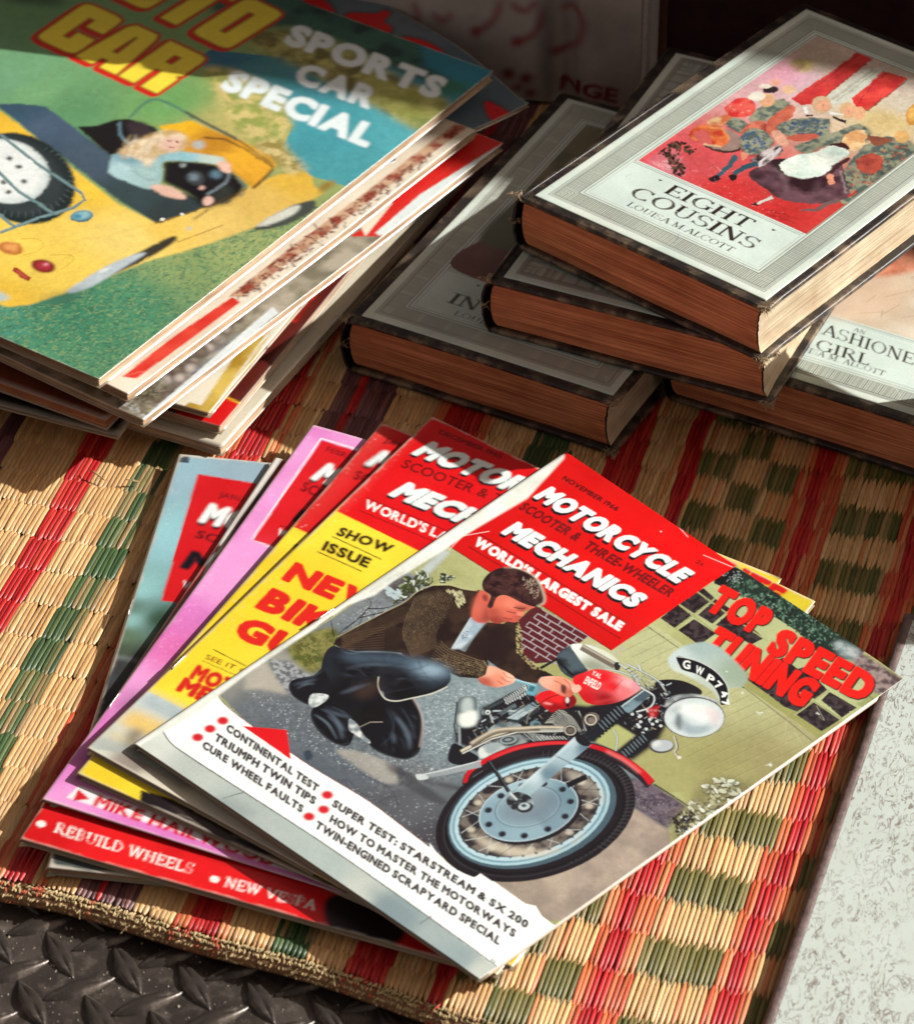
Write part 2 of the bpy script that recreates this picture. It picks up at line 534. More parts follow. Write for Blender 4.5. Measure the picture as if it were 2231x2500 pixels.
    def block(s, st, A, B, C, col, grow=0.0, shift=(0, 0), soft=0.4):
        """heavy poster capitals with slit counters"""
        n = len(st); A, B, C = (np.array(q, float) + np.array(shift) for q in (A, B, C))
        w_ = (1 - 0.03 * (n - 1)) / n
        a = None; allp = s.c([A, B, C, B + C - A]); x0, y0, w, h = s._box(allp, 8)
        if w <= 0 or h <= 0:
            return
        a = np.zeros((h, w))
        for i, ch in enumerate(st):
            o, holes = BLOCK[ch]
            m = lambda q: s.c(A + (i * (w_ + .03) + np.array(q)[:, :1] * w_) * (B - A) + np.array(q)[:, 1:] * (C - A))
            g = raster(edges_of(m(o)), x0, y0, w, h)
            for q in holes:
                g = np.minimum(g, 1 - raster(edges_of(m(q)), x0, y0, w, h))
            a = np.maximum(a, g)
        if grow:
            a = dilate(a, grow)
        s.put(x0, y0, blur(a, soft), col)
    def organic(s, amp=1.6, cell=9, tex=0.14, seed=77):
        """break smooth outlines and flat fills up as a printed photograph does"""
        a = fbm(s.ny, s.nx, cell, seed, 3); b = fbm(s.ny, s.nx, cell, seed + 1, 3)
        Y, X = np.mgrid[0:s.ny, 0:s.nx]
        yy = np.clip(Y + (a - .5) * amp * 4, 0, s.ny - 1).round().astype(int); xx = np.clip(X + (b - .5) * amp * 4, 0, s.nx - 1).round().astype(int)
        s.img = s.img[yy, xx]
        t = fbm(s.ny, s.nx, 5, seed + 2, 3, .7); t2 = fbm(s.ny, s.nx, 40, seed + 3, 3)
        s.img *= (1 + (t - .5) * 2 * tex + (t2 - .5) * 2 * tex * .8)[..., None]
    def serif(s, st, A, B, C, col, wt=0.15, contrast=1.0, alpha=1.0, shift=(0, 0)):
        polys, tot = ser_polys(st, wt, contrast)
        A, B, C = (np.array(q, float) + np.array(shift) for q in (A, B, C))
        Ws = [s.c(A + p[:, :1] / tot * (B - A) + p[:, 1:] * (C - A)) for p in polys]
        allp = np.concatenate(Ws)
        x0, y0, w, h = s._box(allp, 2)
        if w <= 0 or h <= 0:
            return
        a = np.zeros((h, w))
        for q in Ws:
            bx0, by0, bw, bh = s._box(q, 1)
            if bw <= 0 or bh <= 0:
                continue
            sub = a[by0 - y0:by0 - y0 + bh, bx0 - x0:bx0 - x0 + bw]
            np.maximum(sub, raster(edges_of(q), bx0, by0, bw, bh)[:sub.shape[0], :sub.shape[1]], out=sub)
        s.put(x0, y0, a, col, alpha)
    def tex(s, c1, c2, cell, octs=4, lo=0.35, hi=0.65, seed=None, stretch=(1, 1)):
        """fill function: noise between two colours"""
        s.seed += 1
        n = fbm(int(s.ny / stretch[1]) + 2, int(s.nx / stretch[0]) + 2, cell, seed or s.seed, octs)
        yi = np.minimum((np.arange(s.ny) / stretch[1]).astype(int), n.shape[0] - 1); xi = np.minimum((np.arange(s.nx) / stretch[0]).astype(int), n.shape[1] - 1)
        n = np.clip((n[yi][:, xi] - lo) / (hi - lo), 0, 1)[..., None]
        full = lin(c1) * (1 - n) + lin(c2) * n
        return lambda X, Y: full[Y, X]
    def grad(s, stops):
        """fill function: inverse distance blend of coloured points (crop coordinates)"""
        P = s.c([q[0] for q in stops]); C = np.array([lin(q[1]) for q in stops])
        def fn(X, Y):
            d = ((X[..., None] - P[:, 0]) ** 2 + (Y[..., None] - P[:, 1]) ** 2) + 4.0
            w = d ** -1.5
            return (w @ C) / w.sum(-1, keepdims=True)
        return fn
    def region(s, pts):
        """coverage of a polygon over the whole canvas, for scattering inside it"""
        E = edges_of(s.c(pts))
        return raster(E, 0, 0, s.nx, s.ny, 1)
    def scatter(s, pts, n, fn, seed=3):
        """call fn(x, y, rng) at n random crop positions inside the polygon"""
        p = np.asarray(pts, float); r = np.random.default_rng(seed)
        x0, y0 = p.min(0); x1, y1 = p.max(0); E = edges_of(p); k = 0; tries = 0
        while k < n and tries < n * 20:
            tries += 1
            x, y = r.uniform(x0, x1), r.uniform(y0, y1)
            hit = ((E[:, 1] <= y) != (E[:, 3] <= y))
            e = E[hit]
            xc = e[:, 0] + (y - e[:, 1]) * (e[:, 2] - e[:, 0]) / (e[:, 3] - e[:, 1])
            if (xc > x).sum() % 2:
                fn(x, y, r); k += 1
    def grain(s, amt=0.05, seed=5):
        r = np.random.default_rng(seed)
        s.img *= 1 + (r.random((s.ny, s.nx, 1)) - 0.5) * amt * 2
    def cols(s):
        return np.clip(s.img, 0.004, 0.92).reshape(-1, 3)

# ------------------------------------------------------------------ magazines
def magazine(name, label, cat, group, C4, T, paint, r=0.002, wav=0.0006, seed=0, pages=None, sink=None, inset=0.0009, mat=None, back_col=None, page_n=6, layers_gap=None):
    """C4: bottom-left, bottom-right, top-right, top-left corners of the cover's top surface in the world (spine on the left).
    The sheet between them is bilinear with a slight wave; parts: front_cover, page_block, back_cover"""
    C4 = [np.array(c, float) for c in C4]
    o = C4[0].copy(); o[2] -= T
    d = C4[1] - C4[0]; yaw = math.atan2(d[1], d[0])
    root = empty(name, tuple(o), yaw, label, cat, group)
    cy, sy = math.cos(yaw), math.sin(yaw)
    def L(p):
        q = p - o
        return np.stack([q[..., 0] * cy + q[..., 1] * sy, -q[..., 0] * sy + q[..., 1] * cy, q[..., 2]], -1)
    A, B, Cc, Dd = (L(c) for c in C4)
    Wm = np.linalg.norm(B[:2] - A[:2])
    ph = np.random.default_rng(seed).uniform(0, 6.28, 6)
    def S(u, v, off=0.0):
        u = np.asarray(u, float)[..., None]; v = np.asarray(v, float)[..., None]
        p = A * (1 - u) * (1 - v) + B * u * (1 - v) + Cc * u * v + Dd * (1 - u) * v
        z = p[..., 2:3] + wav * (np.sin(u * 5 + ph[0] + v * 2) + 0.6 * np.sin(v * 7 + ph[1] - u * 2.5) + 0.35 * np.sin(u * 13 + ph[2]) * np.sin(v * 11 + ph[3]))
        x = u * Wm
        rr = max(r, 1e-5)
        drop = np.where(x < rr, rr - np.sqrt(np.maximum(rr * rr - (rr - x) ** 2, 0)), 0) * (1 if r > 0 else 0)
        if sink is not None:
            z = z + sink(u, v)
        return np.concatenate([p[..., :2], z - drop + off], -1)
    nx, ny = paint.nx, paint.ny
    u = np.linspace(0, 1, nx); v = np.linspace(0, 1, ny)
    U, V = np.meshgrid(u, v)
    V0 = S(U, V).reshape(-1, 3)
    # ragged trim along the free edges, then a skirt one sheet thick
    F = grid_faces(nx, ny)
    idx = np.arange(nx * ny).reshape(ny, nx)
    ring = np.concatenate([idx[0, :-1], idx[:-1, -1], idx[-1, :0:-1], idx[:0:-1, 0]])
    low = V0[ring] - np.array([0, 0, 0.00035])
    k = np.arange(len(ring)); kn = np.roll(k, -1)
    F2 = np.stack([ring[kn], ring[k], len(V0) + k, len(V0) + kn], -1)
    cols = paint.cols()
    cols = np.concatenate([cols, np.clip(cols[ring] * 0.25 + 0.24, 0, 0.7)])
    quads_mesh('front_cover', np.concatenate([V0, low]), np.concatenate([F, F2]), mat or PRINT, root, cols)
    # page block
    m = 60; rs = np.random.default_rng(seed + 50)
    def ringpts(ins, off, jit):
        a = ins / Wm; b = ins / 0.27
        j = lambda n: (rs.random(n) - .5) * jit
        uu = np.concatenate([np.linspace(0.004, 1 - a, m), np.full(m, 1 - a), np.linspace(1 - a, 0.004, m), np.full(m, 0.004)])
        vv = np.concatenate([np.full(m, b), np.linspace(b, 1 - b, m), np.full(m, 1 - b), np.linspace(1 - b, b, m)])
        uu = uu + j(4 * m) / Wm; vv = vv + j(4 * m) / 0.27
        return S(uu, vv, off)
    layers = []
    nl = page_n * 2
    for q in range(nl + 1):
        off = -0.0004 - (T - 0.0008) * q / nl
        layers.append(ringpts(inset + (0.0005 if q % 2 else 0.0) + rs.random() * 0.0004, off, 0.00025))
    V1 = np.concatenate(layers); nr = 4 * m
    k = np.arange(nr); kn = np.roll(k, -1)
    F1 = np.concatenate([np.stack([k + nr * q, k + nr * (q + 1), kn + nr * (q + 1), kn + nr * q], -1) for q in range(nl)])
    quads_mesh('page_block', V1, F1, pages or PAGES, root, smooth=False)
    # back cover
    n2 = 40
    U, V = np.meshgrid(np.linspace(0, 1, n2), np.linspace(0, 1, n2))
    top = S(U, V, -T + 0.0004).reshape(-1, 3); bot = S(U, V, -T).reshape(-1, 3)
    idx = np.arange(n2 * n2).reshape(n2, n2)
    ring = np.concatenate([idx[0, :-1], idx[:-1, -1], idx[-1, :0:-1], idx[:0:-1, 0]])
    k = np.arange(len(ring)); kn = np.roll(k, -1)
    Fs = np.stack([ring[kn], ring[k], n2 * n2 + ring[k], n2 * n2 + ring[kn]], -1)
    bc = np.ones((2 * n2 * n2, 3)) * lin(back_col or (160, 142, 118))
    quads_mesh('back_cover', np.concatenate([top, bot]), np.concatenate([grid_faces(n2, n2), grid_faces(n2, n2, n2 * n2)[:, ::-1], Fs]), mat or PRINT, root, bc)
    root['_s'] = 1
    del root['_s']
    return root, S

STEEL = plain('staple_wire', (0.45, 0.43, 0.40), 0.35, 0.9, 400, 0.3)
def staple(root, S, v, u=0.012, lab=None):
    """a wire staple lying along the fold"""
    a, b = S(u, v - 0.022), S(u, v + 0.022)
    pts = []; w = 0.00045
    V = []
    d = b - a; d /= np.linalg.norm(d); n = np.array([-d[1], d[0], 0])
    up = np.array([0, 0, 1.0])
    n_ = 8
    for i in range(n_ + 1):
        t = i / n_
        c = a + (b - a) * t + up * (0.0006 if 0 < i < n_ else -0.0008)
        for k in range(6):
            an = k / 6 * 2 * math.pi
            V.append(c + n * w * math.cos(an) + up * w * math.sin(an))
    F = [[i * 6 + k, i * 6 + (k + 1) % 6, (i + 1) * 6 + (k + 1) % 6, (i + 1) * 6 + k] for i in range(n_) for k in range(6)]
    quads_mesh('staple', np.array(V), np.array(F), STEEL, root)

# ------------------------------------------------------------------ clothbound books
def cloth_mat():
    m, t, p = new_mat('black_book_cloth')
    v = coords(t)
    n1 = noise(t, 60, 6, 0.7, v); n2 = noise(t, 14, 3, 0.5, v)
    g = N(t, 'ShaderNodeNewGeometry')
    edge = ramp(t, g.outputs['Pointiness'], [(0.502, (0, 0, 0)), (0.53, (1, 1, 1))])
    base = ramp(t, n2, [(0.3, (0.010, 0.008, 0.008)), (0.7, (0.028, 0.022, 0.020))])
    worn = ramp(t, n1, [(0.45, (0.04, 0.026, 0.018)), (0.7, (0.30, 0.22, 0.14))])
    msk = mix(t, (0, 0, 0), edge, ramp(t, n1, [(0.44, (0, 0, 0)), (0.58, (1, 1, 1))]))
    t.links.new(mix(t, base, worn, msk), p.inputs['Base Color'])
    p.inputs['Roughness'].default_value = 0.42
    wv = noise(t, 900, 2, 0.5, v)
    bump(t, p, mix(t, wv, n1, 0.5), 0.35, 0.0006)
    return m
CLOTH = cloth_mat()
FRAY = plain('frayed_cloth_threads', (0.46, 0.34, 0.21), 0.9, 0, 900, 0.5, 0.6)
LW, LH, BT = 0.1345, 0.2206, 0.0312
ML, MR, MB = 0.0105, 0.0042, 0.0052     # cloth round the printed label
BRD = 0.0027

def board_mesh(x0, y0, x1, y1, z0, z1, seed, nx=28, ny=40, warp=0.0006, rad=0.004):
    """a cover board with rounded edges, knocked corners and a slight warp"""
    r = np.random.default_rng(seed); ph = r.uniform(0, 6.28, 4)
    # profile rings from the centre out, over the edge and back under
    def outline(ins):
        pts = []
        c = rad
        for (cx, cy, a0) in ((x1 - c, y0 + c, -90), (x1 - c, y1 - c, 0), (x0 + c, y1 - c, 90), (x0 + c, y0 + c, 180)):
            for k in range(7):
                a = R(a0 + 90 * k / 6)
                rr = c - ins
                pts.append((cx + rr * math.cos(a), cy + rr * math.sin(a)))
        # fill the straight runs
        out = []
        for i in range(len(pts)):
            a, b = np.array(pts[i]), np.array(pts[(i + 1) % len(pts)])
            n = 24 if np.linalg.norm(b - a) > 0.02 else 1
            for k in range(n):
                out.append(a + (b - a) * k / n)
        return np.array(out)
    h = z1 - z0; prof = [(0.0016, z1), (0.0006, z1 - 0.0001), (0.0001, z1 - 0.0006), (0, z1 - h / 2), (0.0001, z0 + 0.0006), (0.0006, z0 + 0.0001), (0.0016, z0)]
    rings = []
    for ins, z in prof:
        q = outline(ins)
        nz = np.full(len(q), z)
        rings.append(np.column_stack([q, nz]))
    n = len(rings[0])
    V = np.concatenate(rings)
    cx, cy = (x0 + x1) / 2, (y0 + y1) / 2
    V = np.concatenate([V, [[cx, cy, z1], [cx, cy, z0]]])
    # dents and fraying where the corners were knocked
    for qx, qy in ((x1, y0), (x0, y0), (x1, y1)):
        dd = np.hypot(V[:, 0] - qx, V[:, 1] - qy)
        k = np.exp(-(dd / 0.0045) ** 2)
        V[:, 2] += k * r.uniform(-0.0016, -0.0003)
        V[:, 0] += k * r.uniform(-0.4, 0.4) * 0.001; V[:, 1] += k * r.uniform(-0.2, 0.6) * 0.001
    V[:, :2] += (r.random((len(V), 2)) - 0.5) * 0.00022
    V[:, 2] += warp * (np.sin(V[:, 0] * 30 + ph[0]) + np.sin(V[:, 1] * 24 + ph[1])) * 0.5
    F = []
    for q in range(len(rings) - 1):
        for k in range(n):
            F.append((q * n + k, (q + 1) * n + k, (q + 1) * n + (k + 1) % n, q * n + (k + 1) % n))
    tc, bc = len(V) - 2, len(V) - 1
    for k in range(n):
        F.append((k, (k + 1) % n, tc)); F.append(((len(rings) - 1) * n + (k + 1) % n, (len(rings) - 1) * n + k, bc))
    return V, F, ph

def book(label, corner, yaw, z, paint, seed, T=BT, fray=True):
    """corner: the label's lower left corner in the world, z: top of the front board"""
    root = empty('clothbound_book', (corner[0], corner[1], z - T), yaw, label, 'book', 'old clothbound books with pictorial covers')
    x0, y0, x1, y1 = -ML, -MB, LW + MR, LH + MB
    V, F, ph = board_mesh(x0 + 0.004, y0, x1, y1, T - BRD, T, seed)
    mesh_obj('front_board', V, F, CLOTH, root, True)
    V2, F2, _ = board_mesh(x0 + 0.004, y0, x1, y1, 0, BRD, seed + 1)
    mesh_obj('back_board', V2, F2, CLOTH, root, True)
    # spine shell, rounded
    rr = []; ns = 14
    for k in range(ns + 1):
        a = math.pi / 2 + math.pi * k / ns
        bx = x0 + 0.0065 + 0.0058 * math.cos(a); bz = T / 2 + (T / 2 - 0.0002) * math.sin(a)
        rr.append((bx, bz))
    for k in range(ns, -1, -1):
        a = math.pi / 2 + math.pi * k / ns
        rr.append((x0 + 0.0065 + 0.0046 * math.cos(a), T / 2 + (T / 2 - 0.0014) * math.sin(a)))
    ny = 24; V = []; r = np.random.default_rng(seed + 5)
    for j in range(ny + 1):
        y = y0 + 0.0008 + (y1 - y0 - 0.0016) * j / ny
        rag = (r.random(len(rr)) - .5) * (0.0016 if j in (0, ny) else 0.0002)
        for k, (x, zz) in enumerate(rr):
            V.append((x + (r.random() - .5) * .0002, y + rag[k], zz))
    m = len(rr)
    F = [(j * m + k, j * m + (k + 1) % m, (j + 1) * m + (k + 1) % m, (j + 1) * m + k) for j in range(ny) for k in range(m)]
    F += [tuple(range(m))[::-1], tuple(range(ny * m, ny * m + m))]
    F = [f for f in F if len(f) == 4]
    # close the ends with a strip of quads
    for base in (0, ny * m):
        for k in range(ns):
            F.append((base + k, base + k + 1, base + m - 2 - k, base + m - 1 - k))
    mesh_obj('spine', V, F, CLOTH, root, True)
    # page block: rounded back, hollow fore-edge
    zb, zt = BRD + 0.0002, T - BRD - 0.0002
    nz = 22; nyb = 60; nxb = 50
    zz = np.linspace(zb, zt, nz)
    q = (zz - T / 2) / ((zt - zb) / 2)
    left = x0 + 0.0085 - 0.0040 * np.sqrt(np.maximum(1 - q * q, 0))
    right = x1 - 0.0038 - 0.0030 * np.sqrt(np.maximum(1 - q * q * 0.96, 0)) + r.normal(0, 0.00012, nz)
    yb, yt = y0 + 0.0034, y1 - 0.0034
    P = []; FB, FR, FC = [], [], []
    # tail (bottom) face
    def sheet(fn, na, nb):
        base = len(P)
        for b in range(nb):
            for a in range(na):
                P.append(fn(a / (na - 1), b))
        return grid_faces(na, nb, base)
    jt = r.normal(0, 0.00014, (nz, 1))
    low = sheet(lambda s, b: (left[b] + (right[b] - left[b]) * s, yb + jt[b, 0] + r.normal(0, .00004) + 0.0006 * math.sin(s * 9 + b * .2) * 0.3, zz[b]), nxb, nz)
    Vt = np.array(P); 
    quads_mesh('stained_tail_edge', Vt, low, STAIN, root)
    P = []
    hi = sheet(lambda s, b: (left[b] + (right[b] - left[b]) * s, yt, zz[b]), nxb, nz)
    quads_mesh('stained_head_edge', np.array(P), hi[:, ::-1], STAIN, root)
    P = []
    fe = sheet(lambda s, b: (right[b] + r.normal(0, .00005) + 0.0008 * (abs(2 * s - 1) ** 12), yb + (yt - yb) * s, zz[b]), nyb, nz)
    P2 = list(P); P = []
    sp = sheet(lambda s, b: (left[b], yb + (yt - yb) * s, zz[b]), 8, nz)
    V = np.array(P2 + P); sp = sp[:, ::-1] + len(P2)
    quads_mesh('page_block', V, np.concatenate([fe, sp]), CREAM, root)
    # printed label pasted on the front board
    nx, ny = paint.nx, paint.ny
    U, W = np.meshgrid(np.linspace(0, 1, nx), np.linspace(0, 1, ny))
    X, Y = U * LW, W * LH
    edge = np.minimum(np.minimum(X, LW - X), np.minimum(Y, LH - Y))
    Z = T + 0.0006 * (np.sin(X * 30 + ph[0]) + np.sin(Y * 24 + ph[1])) * 0.5 + 0.00055 - 0.0002 * np.exp(-edge / 0.0006)
    Vl = np.stack([X, Y, Z], -1).reshape(-1, 3)
    idx = np.arange(nx * ny).reshape(ny, nx)
    ring = np.concatenate([idx[0, :-1], idx[:-1, -1], idx[-1, :0:-1], idx[:0:-1, 0]])
    lowr = Vl[ring] - np.array([0, 0, 0.0006])
    k = np.arange(len(ring)); kn = np.roll(k, -1)
    F2 = np.stack([ring[kn], ring[k], len(Vl) + k, len(Vl) + kn], -1)
    cols = paint.cols(); cols = np.concatenate([cols, cols[ring]])
    quads_mesh('cover_label', np.concatenate([Vl, lowr]), np.concatenate([grid_faces(nx, ny), F2]), PRINT_M, root, cols)
    # frayed threads at the knocked corners
    if fray:
        V = []; F = []
        for (qx, qy, qz, n) in ((x1, y0, T - 0.0008, 60), (x1, y0, BRD * .6, 80), (x0 + .005, y0, T - .0005, 40), (x0 + 0.004, y0, T * .5, 14)):
            for i in range(n):
                a = r.uniform(0, 6.28); ln = r.uniform(0.001, 0.0034)
                p0 = np.array([qx - r.uniform(0, .006) + .001, qy + r.uniform(0, .006) - .001, qz + r.uniform(-.0012, .0012)])
                if r.random() < .5:
                    p0[0] = qx - abs(r.normal(0, .0006))
                else:
                    p0[1] = qy + abs(r.normal(0, .0006))
                d = np.array([math.cos(a), math.sin(a) * .7 - .3, r.uniform(-.5, .3)]); d /= np.linalg.norm(d)
                w = 0.00019; s_ = np.array([-d[1], d[0], 0]); s_ /= np.linalg.norm(s_) + 1e-9; t_ = np.cross(d, s_)
                b = len(V)
                for tt in (0, .5, 1):
                    c = p0 + d * ln * tt + np.array([0, 0, -.0008 * tt * tt])
                    ww = w * (1 - .6 * tt)
                    V += [c + s_ * ww, c - s_ * ww * .5 + t_ * ww, c - s_ * ww * .5 - t_ * ww]
                for q_ in (0, 3):
                    for k2 in range(3):
                        F.append((b + q_ + k2, b + q_ + (k2 + 1) % 3, b + q_ + 3 + (k2 + 1) % 3, b + q_ + 3 + k2))
        o = mesh_obj('frayed_threads', V, F, FRAY, root)
        o['kind'] = 'stuff'
    return root

# ================================================================== the setting
PLATE_Z = -0.0125
def plate_mat():
    m, t, p = new_mat('worn_tread_plate_paint')
    v = coords(t)
    n1 = noise(t, 26, 6, 0.65, v); n2 = noise(t, 420, 3, 0.6, v); n3 = noise(t, 90, 5, 0.7, v)
    c = ramp(t, n1, [(0.3, (0.036, 0.030, 0.026)), (0.5, (0.066, 0.054, 0.046)), (0.72, (0.14, 0.115, 0.098))])
    c = mix(t, c, ramp(t, n3, [(0.52, (0, 0, 0)), (0.68, (0.09, 0.075, 0.062))]), 1.0, 'ADD')
    c = mix(t, c, (0.35, 0.33, 0.28), ramp(t, n2, [(0.70, (0, 0, 0)), (0.76, (1, 1, 1))]))
    t.links.new(c, p.inputs['Base Color'])
    t.links.new(ramp(t, n3, [(0.3, (0.2,) * 3), (0.7, (0.45,) * 3)]), p.inputs['Roughness'])
    p.inputs['Metallic'].default_value = 0.4
    bump(t, p, mix(t, n2, n3, 0.5), 0.35, 0.0006)
    return m
PLATE = plate_mat()
ground_pts = [(-1.2, -1.0, PLATE_Z), (1.2, -1.0, PLATE_Z), (1.2, 1.3, PLATE_Z), (-1.2, 1.3, PLATE_Z)]
gv = []
gn = 60
gx, gy = np.meshgrid(np.linspace(-1.2, 1.2, gn), np.linspace(-1.0, 1.3, gn))
floor = quads_mesh('floor', np.stack([gx.ravel(), gy.ravel(), np.full(gn * gn, PLATE_Z)], -1), grid_faces(gn, gn), PLATE)
tag(floor, 'dark brown steel tread plate with raised lens shaped lugs under the mat', kind='structure')

def lug_mesh():
    """a lens with pointed ends, steep flanks and a soft crown"""
    Lh, Wh, Hh = 0.0158, 0.0045, 0.0027
    n = 18; V = []; F = []
    for j, (k, z) in enumerate(((1.10, -0.0006), (1.0, 0.0002), (0.86, 0.62), (0.66, 0.93), (0.30, 1.0))):
        for i in range(n):
            a = i / n * 2 * math.pi
            x = math.cos(a); w = (1 - abs(x) ** 2.0)
            ys = math.copysign(1, math.sin(a)) if abs(math.sin(a)) > 1e-6 else 0
            zz = z * Hh if z > 0.01 else z
            if z > 0.01:
                zz *= (1 - 0.55 * abs(x) ** 3)
            V.append((x * Lh * (k * 0.12 + 0.88 if k >= 1 else 0.35 + 0.65 * k), ys * w * Wh * k, zz))
    for j in range(4):
        for i in range(n):
            F.append((j * n + i, j * n + (i + 1) % n, (j + 1) * n + (i + 1) % n, (j + 1) * n + i))
    V.append((0, 0, Hh)); c = len(V) - 1
    for i in range(n):
        F.append((4 * n + i, 4 * n + (i + 1) % n, c))
    return V, F
lv, lf = lug_mesh()
lug0 = mesh_obj('raised_lug', lv, lf, PLATE, floor, True)
a0 = G(148, 2333, PLATE_Z); ga = G(148 + 161, 2333 + 37, PLATE_Z) - a0; gb = G(148 - 69, 2333 + 121, PLATE_Z) - a0
bvec = G(196, 2415, PLATE_Z) - a0
angA = math.atan2(*(G(61.5 + 500, 94 + 2300, PLATE_Z) - G(500, 2300, PLATE_Z))[[1, 0]])
angB = math.atan2(*(G(142 + 500, 2250, PLATE_Z) - G(500, 2300, PLATE_Z))[[1, 0]])
first = True
for i in range(-5, 12):
    for j in range(-4, 6):
        for kind in (0, 1):
            p = a0 + ga * i + gb * j + (bvec if kind else 0)
            q = PR(p)
            if not (-260 < q[0] < 1400 and 2120 < q[1] < 2800):
                continue
            e = lug0 if first else lug0.copy()
            if not first:
                link(e, floor)
            first = False
            e.location = (p[0] + random.uniform(-.0005, .0005), p[1] + random.uniform(-.0005, .0005), PLATE_Z)
            e.rotation_euler = (0, 0, (angB if kind else angA) + random.uniform(-.05, .05))
            e.scale = (random.uniform(.95, 1.05), random.uniform(.92, 1.08), random.uniform(.85, 1.1))
# grit lying on the plate
gr_v, gr_f = [], []
rr = np.random.default_rng(4)
for i in range(420):
    q = G(rr.uniform(-20, 1050), rr.uniform(2200, 2510), PLATE_Z)
    s_ = rr.uniform(0.00015, 0.0006) * (1.5 if rr.random() < .08 else 1)
    b = len(gr_v)
    for d in ((1, 0, 0), (0, 1, 0), (-1, 0, 0), (0, -1, 0), (0, 0, 1.0)):
        gr_v.append(q + np.array(d) * s_ * rr.uniform(.6, 1.2))
    gr_f += [(b, b + 1, b + 4), (b + 1, b + 2, b + 4), (b + 2, b + 3, b + 4), (b + 3, b, b + 4)]
GRIT = plain('grit', (0.35, 0.31, 0.24), 0.9, 0, 900, 0.5)
tag(mesh_obj('grit', gr_v, gr_f, GRIT), 'pale grit and crumbs scattered on the tread plate', 'grit', kind='stuff')

# ------------------------------------------------------------------ the straw mat
MA = R(16.0)
MU = np.array([math.cos(MA), -math.sin(MA), 0]); MV = np.array([math.sin(MA), math.cos(MA), 0])
PITCHV, PITCHU = 0.0215, 0.00215
def sm(a, b, x):
    t = np.clip((x - a) / (b - a), 0, 1); return t * t * (3 - 2 * t)
def drift(u, v):
    """the bands wander a little along the mat"""
    return 0.019 * sm(-0.30, 0.06, v) * sm(-0.08, 0.05, u) + 0.0012 * np.sin(v * 40 + u * 9)
NAT, GRN, RED, ORG, PUR = 0, 1, 2, 3, 4
BANDS = [(-.330, -.316, RED), (-.290, -.278, GRN), (-.250, -.236, RED), (-.226, -.216, PUR), (-.184, -.170, RED), (-.153, -.1385, GRN), (-.121, -.114, ORG), (-.114, -.101, RED),
         (-.099, -.095, ORG), (-.0835, -.075, PUR), (-.075, -.071, RED), (-.071, -.0575, PUR), (-.038, -.033, ORG), (-.033, -.020, RED),
         (-.020, -.0155, ORG), (.002, .0195, GRN), (.0365, .041, RED), (.041, .054, RED), (.072, .080, RED), (.129, .134, ORG), (.134, .142, RED), (.142, .149, ORG),
         (.181, .1855, ORG), (.1855, .1925, RED), (.1925, .1975, ORG), (.240, .255, RED), (.3, .32, GRN)]
def band(u, row):
    for a, b, c in BANDS:
        if a <= u < b:
            return c
    if 0.081 <= u < 0.129:
        col = int((u - 0.081) / 0.016)
        return GRN if (row + col) % 2 else NAT
    if 0.149 <= u < 0.181:
        return GRN if row % 2 == 0 else NAT
    if 0.1975 <= u < 0.240:
        return GRN if row % 2 == 1 else NAT
    return NAT
PAL = {NAT: [(0.66, 0.43, 0.21), (0.72, 0.50, 0.26), (0.62, 0.38, 0.17), (0.70, 0.45, 0.21)],
       GRN: [(0.135, 0.135, 0.035), (0.19, 0.18, 0.055), (0.10, 0.125, 0.035), (0.24, 0.21, 0.08)],
       RED: [(0.52, 0.018, 0.020), (0.60, 0.045, 0.035), (0.45, 0.012, 0.018)],
       ORG: [(0.62, 0.16, 0.06), (0.66, 0.26, 0.12), (0.58, 0.10, 0.045)],
       PUR: [(0.16, 0.07, 0.08), (0.22, 0.10, 0.10), (0.12, 0.05, 0.06)]}
LEFTG = [(0.06, 0.12, 0.045), (0.10, 0.16, 0.06), (0.045, 0.10, 0.04), (0.22, 0.21, 0.09)]
def straw_mat():
    m, t, p = new_mat('dyed_straw')
    a = N(t, 'ShaderNodeAttribute', attribute_name='print')
    oi = N(t, 'ShaderNodeObjectInfo')
    v = coords(t, (2600, 60, 900))
    n1 = noise(t, 1.0, 3, 0.6, v)
    v2 = coords(t, (120, 120, 120)); n2 = noise(t, 1.0, 5, 0.7, v2)
    c = mix(t, a.outputs['Color'], ramp(t, n1, [(0.3, (0.80, 0.72, 0.62)), (0.6, (1.08, 1.06, 1.04))]), 1.0, 'MULTIPLY')
    c = mix(t, c, ramp(t, n2, [(0.28, (0.70, 0.58, 0.45)), (0.5, (1, 1, 1))]), 0.55, 'MULTIPLY')
    c = mix(t, c, ramp(t, oi.outputs['Random'], [(0, (0.86, 0.84, 0.80)), (1, (1.12, 1.10, 1.08))]), 1.0, 'MULTIPLY')
    t.links.new(c, p.inputs['Base Color'])
    p.inputs['Roughness'].default_value = 0.42
    p.inputs['Specular IOR Level'].default_value = 0.45
    bump(t, p, n1, 0.35, 0.0004)
    return m
STRAW = straw_mat()
NSEG = 9
def straw_shape(L=PITCHV * 1.25, w=PITCHU * 0.60, h=0.0011, skew=0.0, ex=4.0, end=0.16, dip=0.0009):
    V = []
    for j in range(NSEG):
        s_ = -1 + 2 * j / (NSEG - 1)
        taper = (1 - abs(s_) ** ex) * (1 - end) + end
        z = -dip * abs(s_) ** 3
        for k in range(5):
            a = math.pi * k / 4
            V.append((math.cos(a) * w * taper + skew * s_, s_ * L / 2, z + math.sin(a) * h * (0.55 + 0.45 * taper) - 0.0013))
    F = [(j * 5 + k, (j + 1) * 5 + k, (j + 1) * 5 + k + 1, j * 5 + k + 1) for j in range(NSEG - 1) for k in range(4)]
    return np.array(V), np.array(F)
SV, SF = straw_shape()
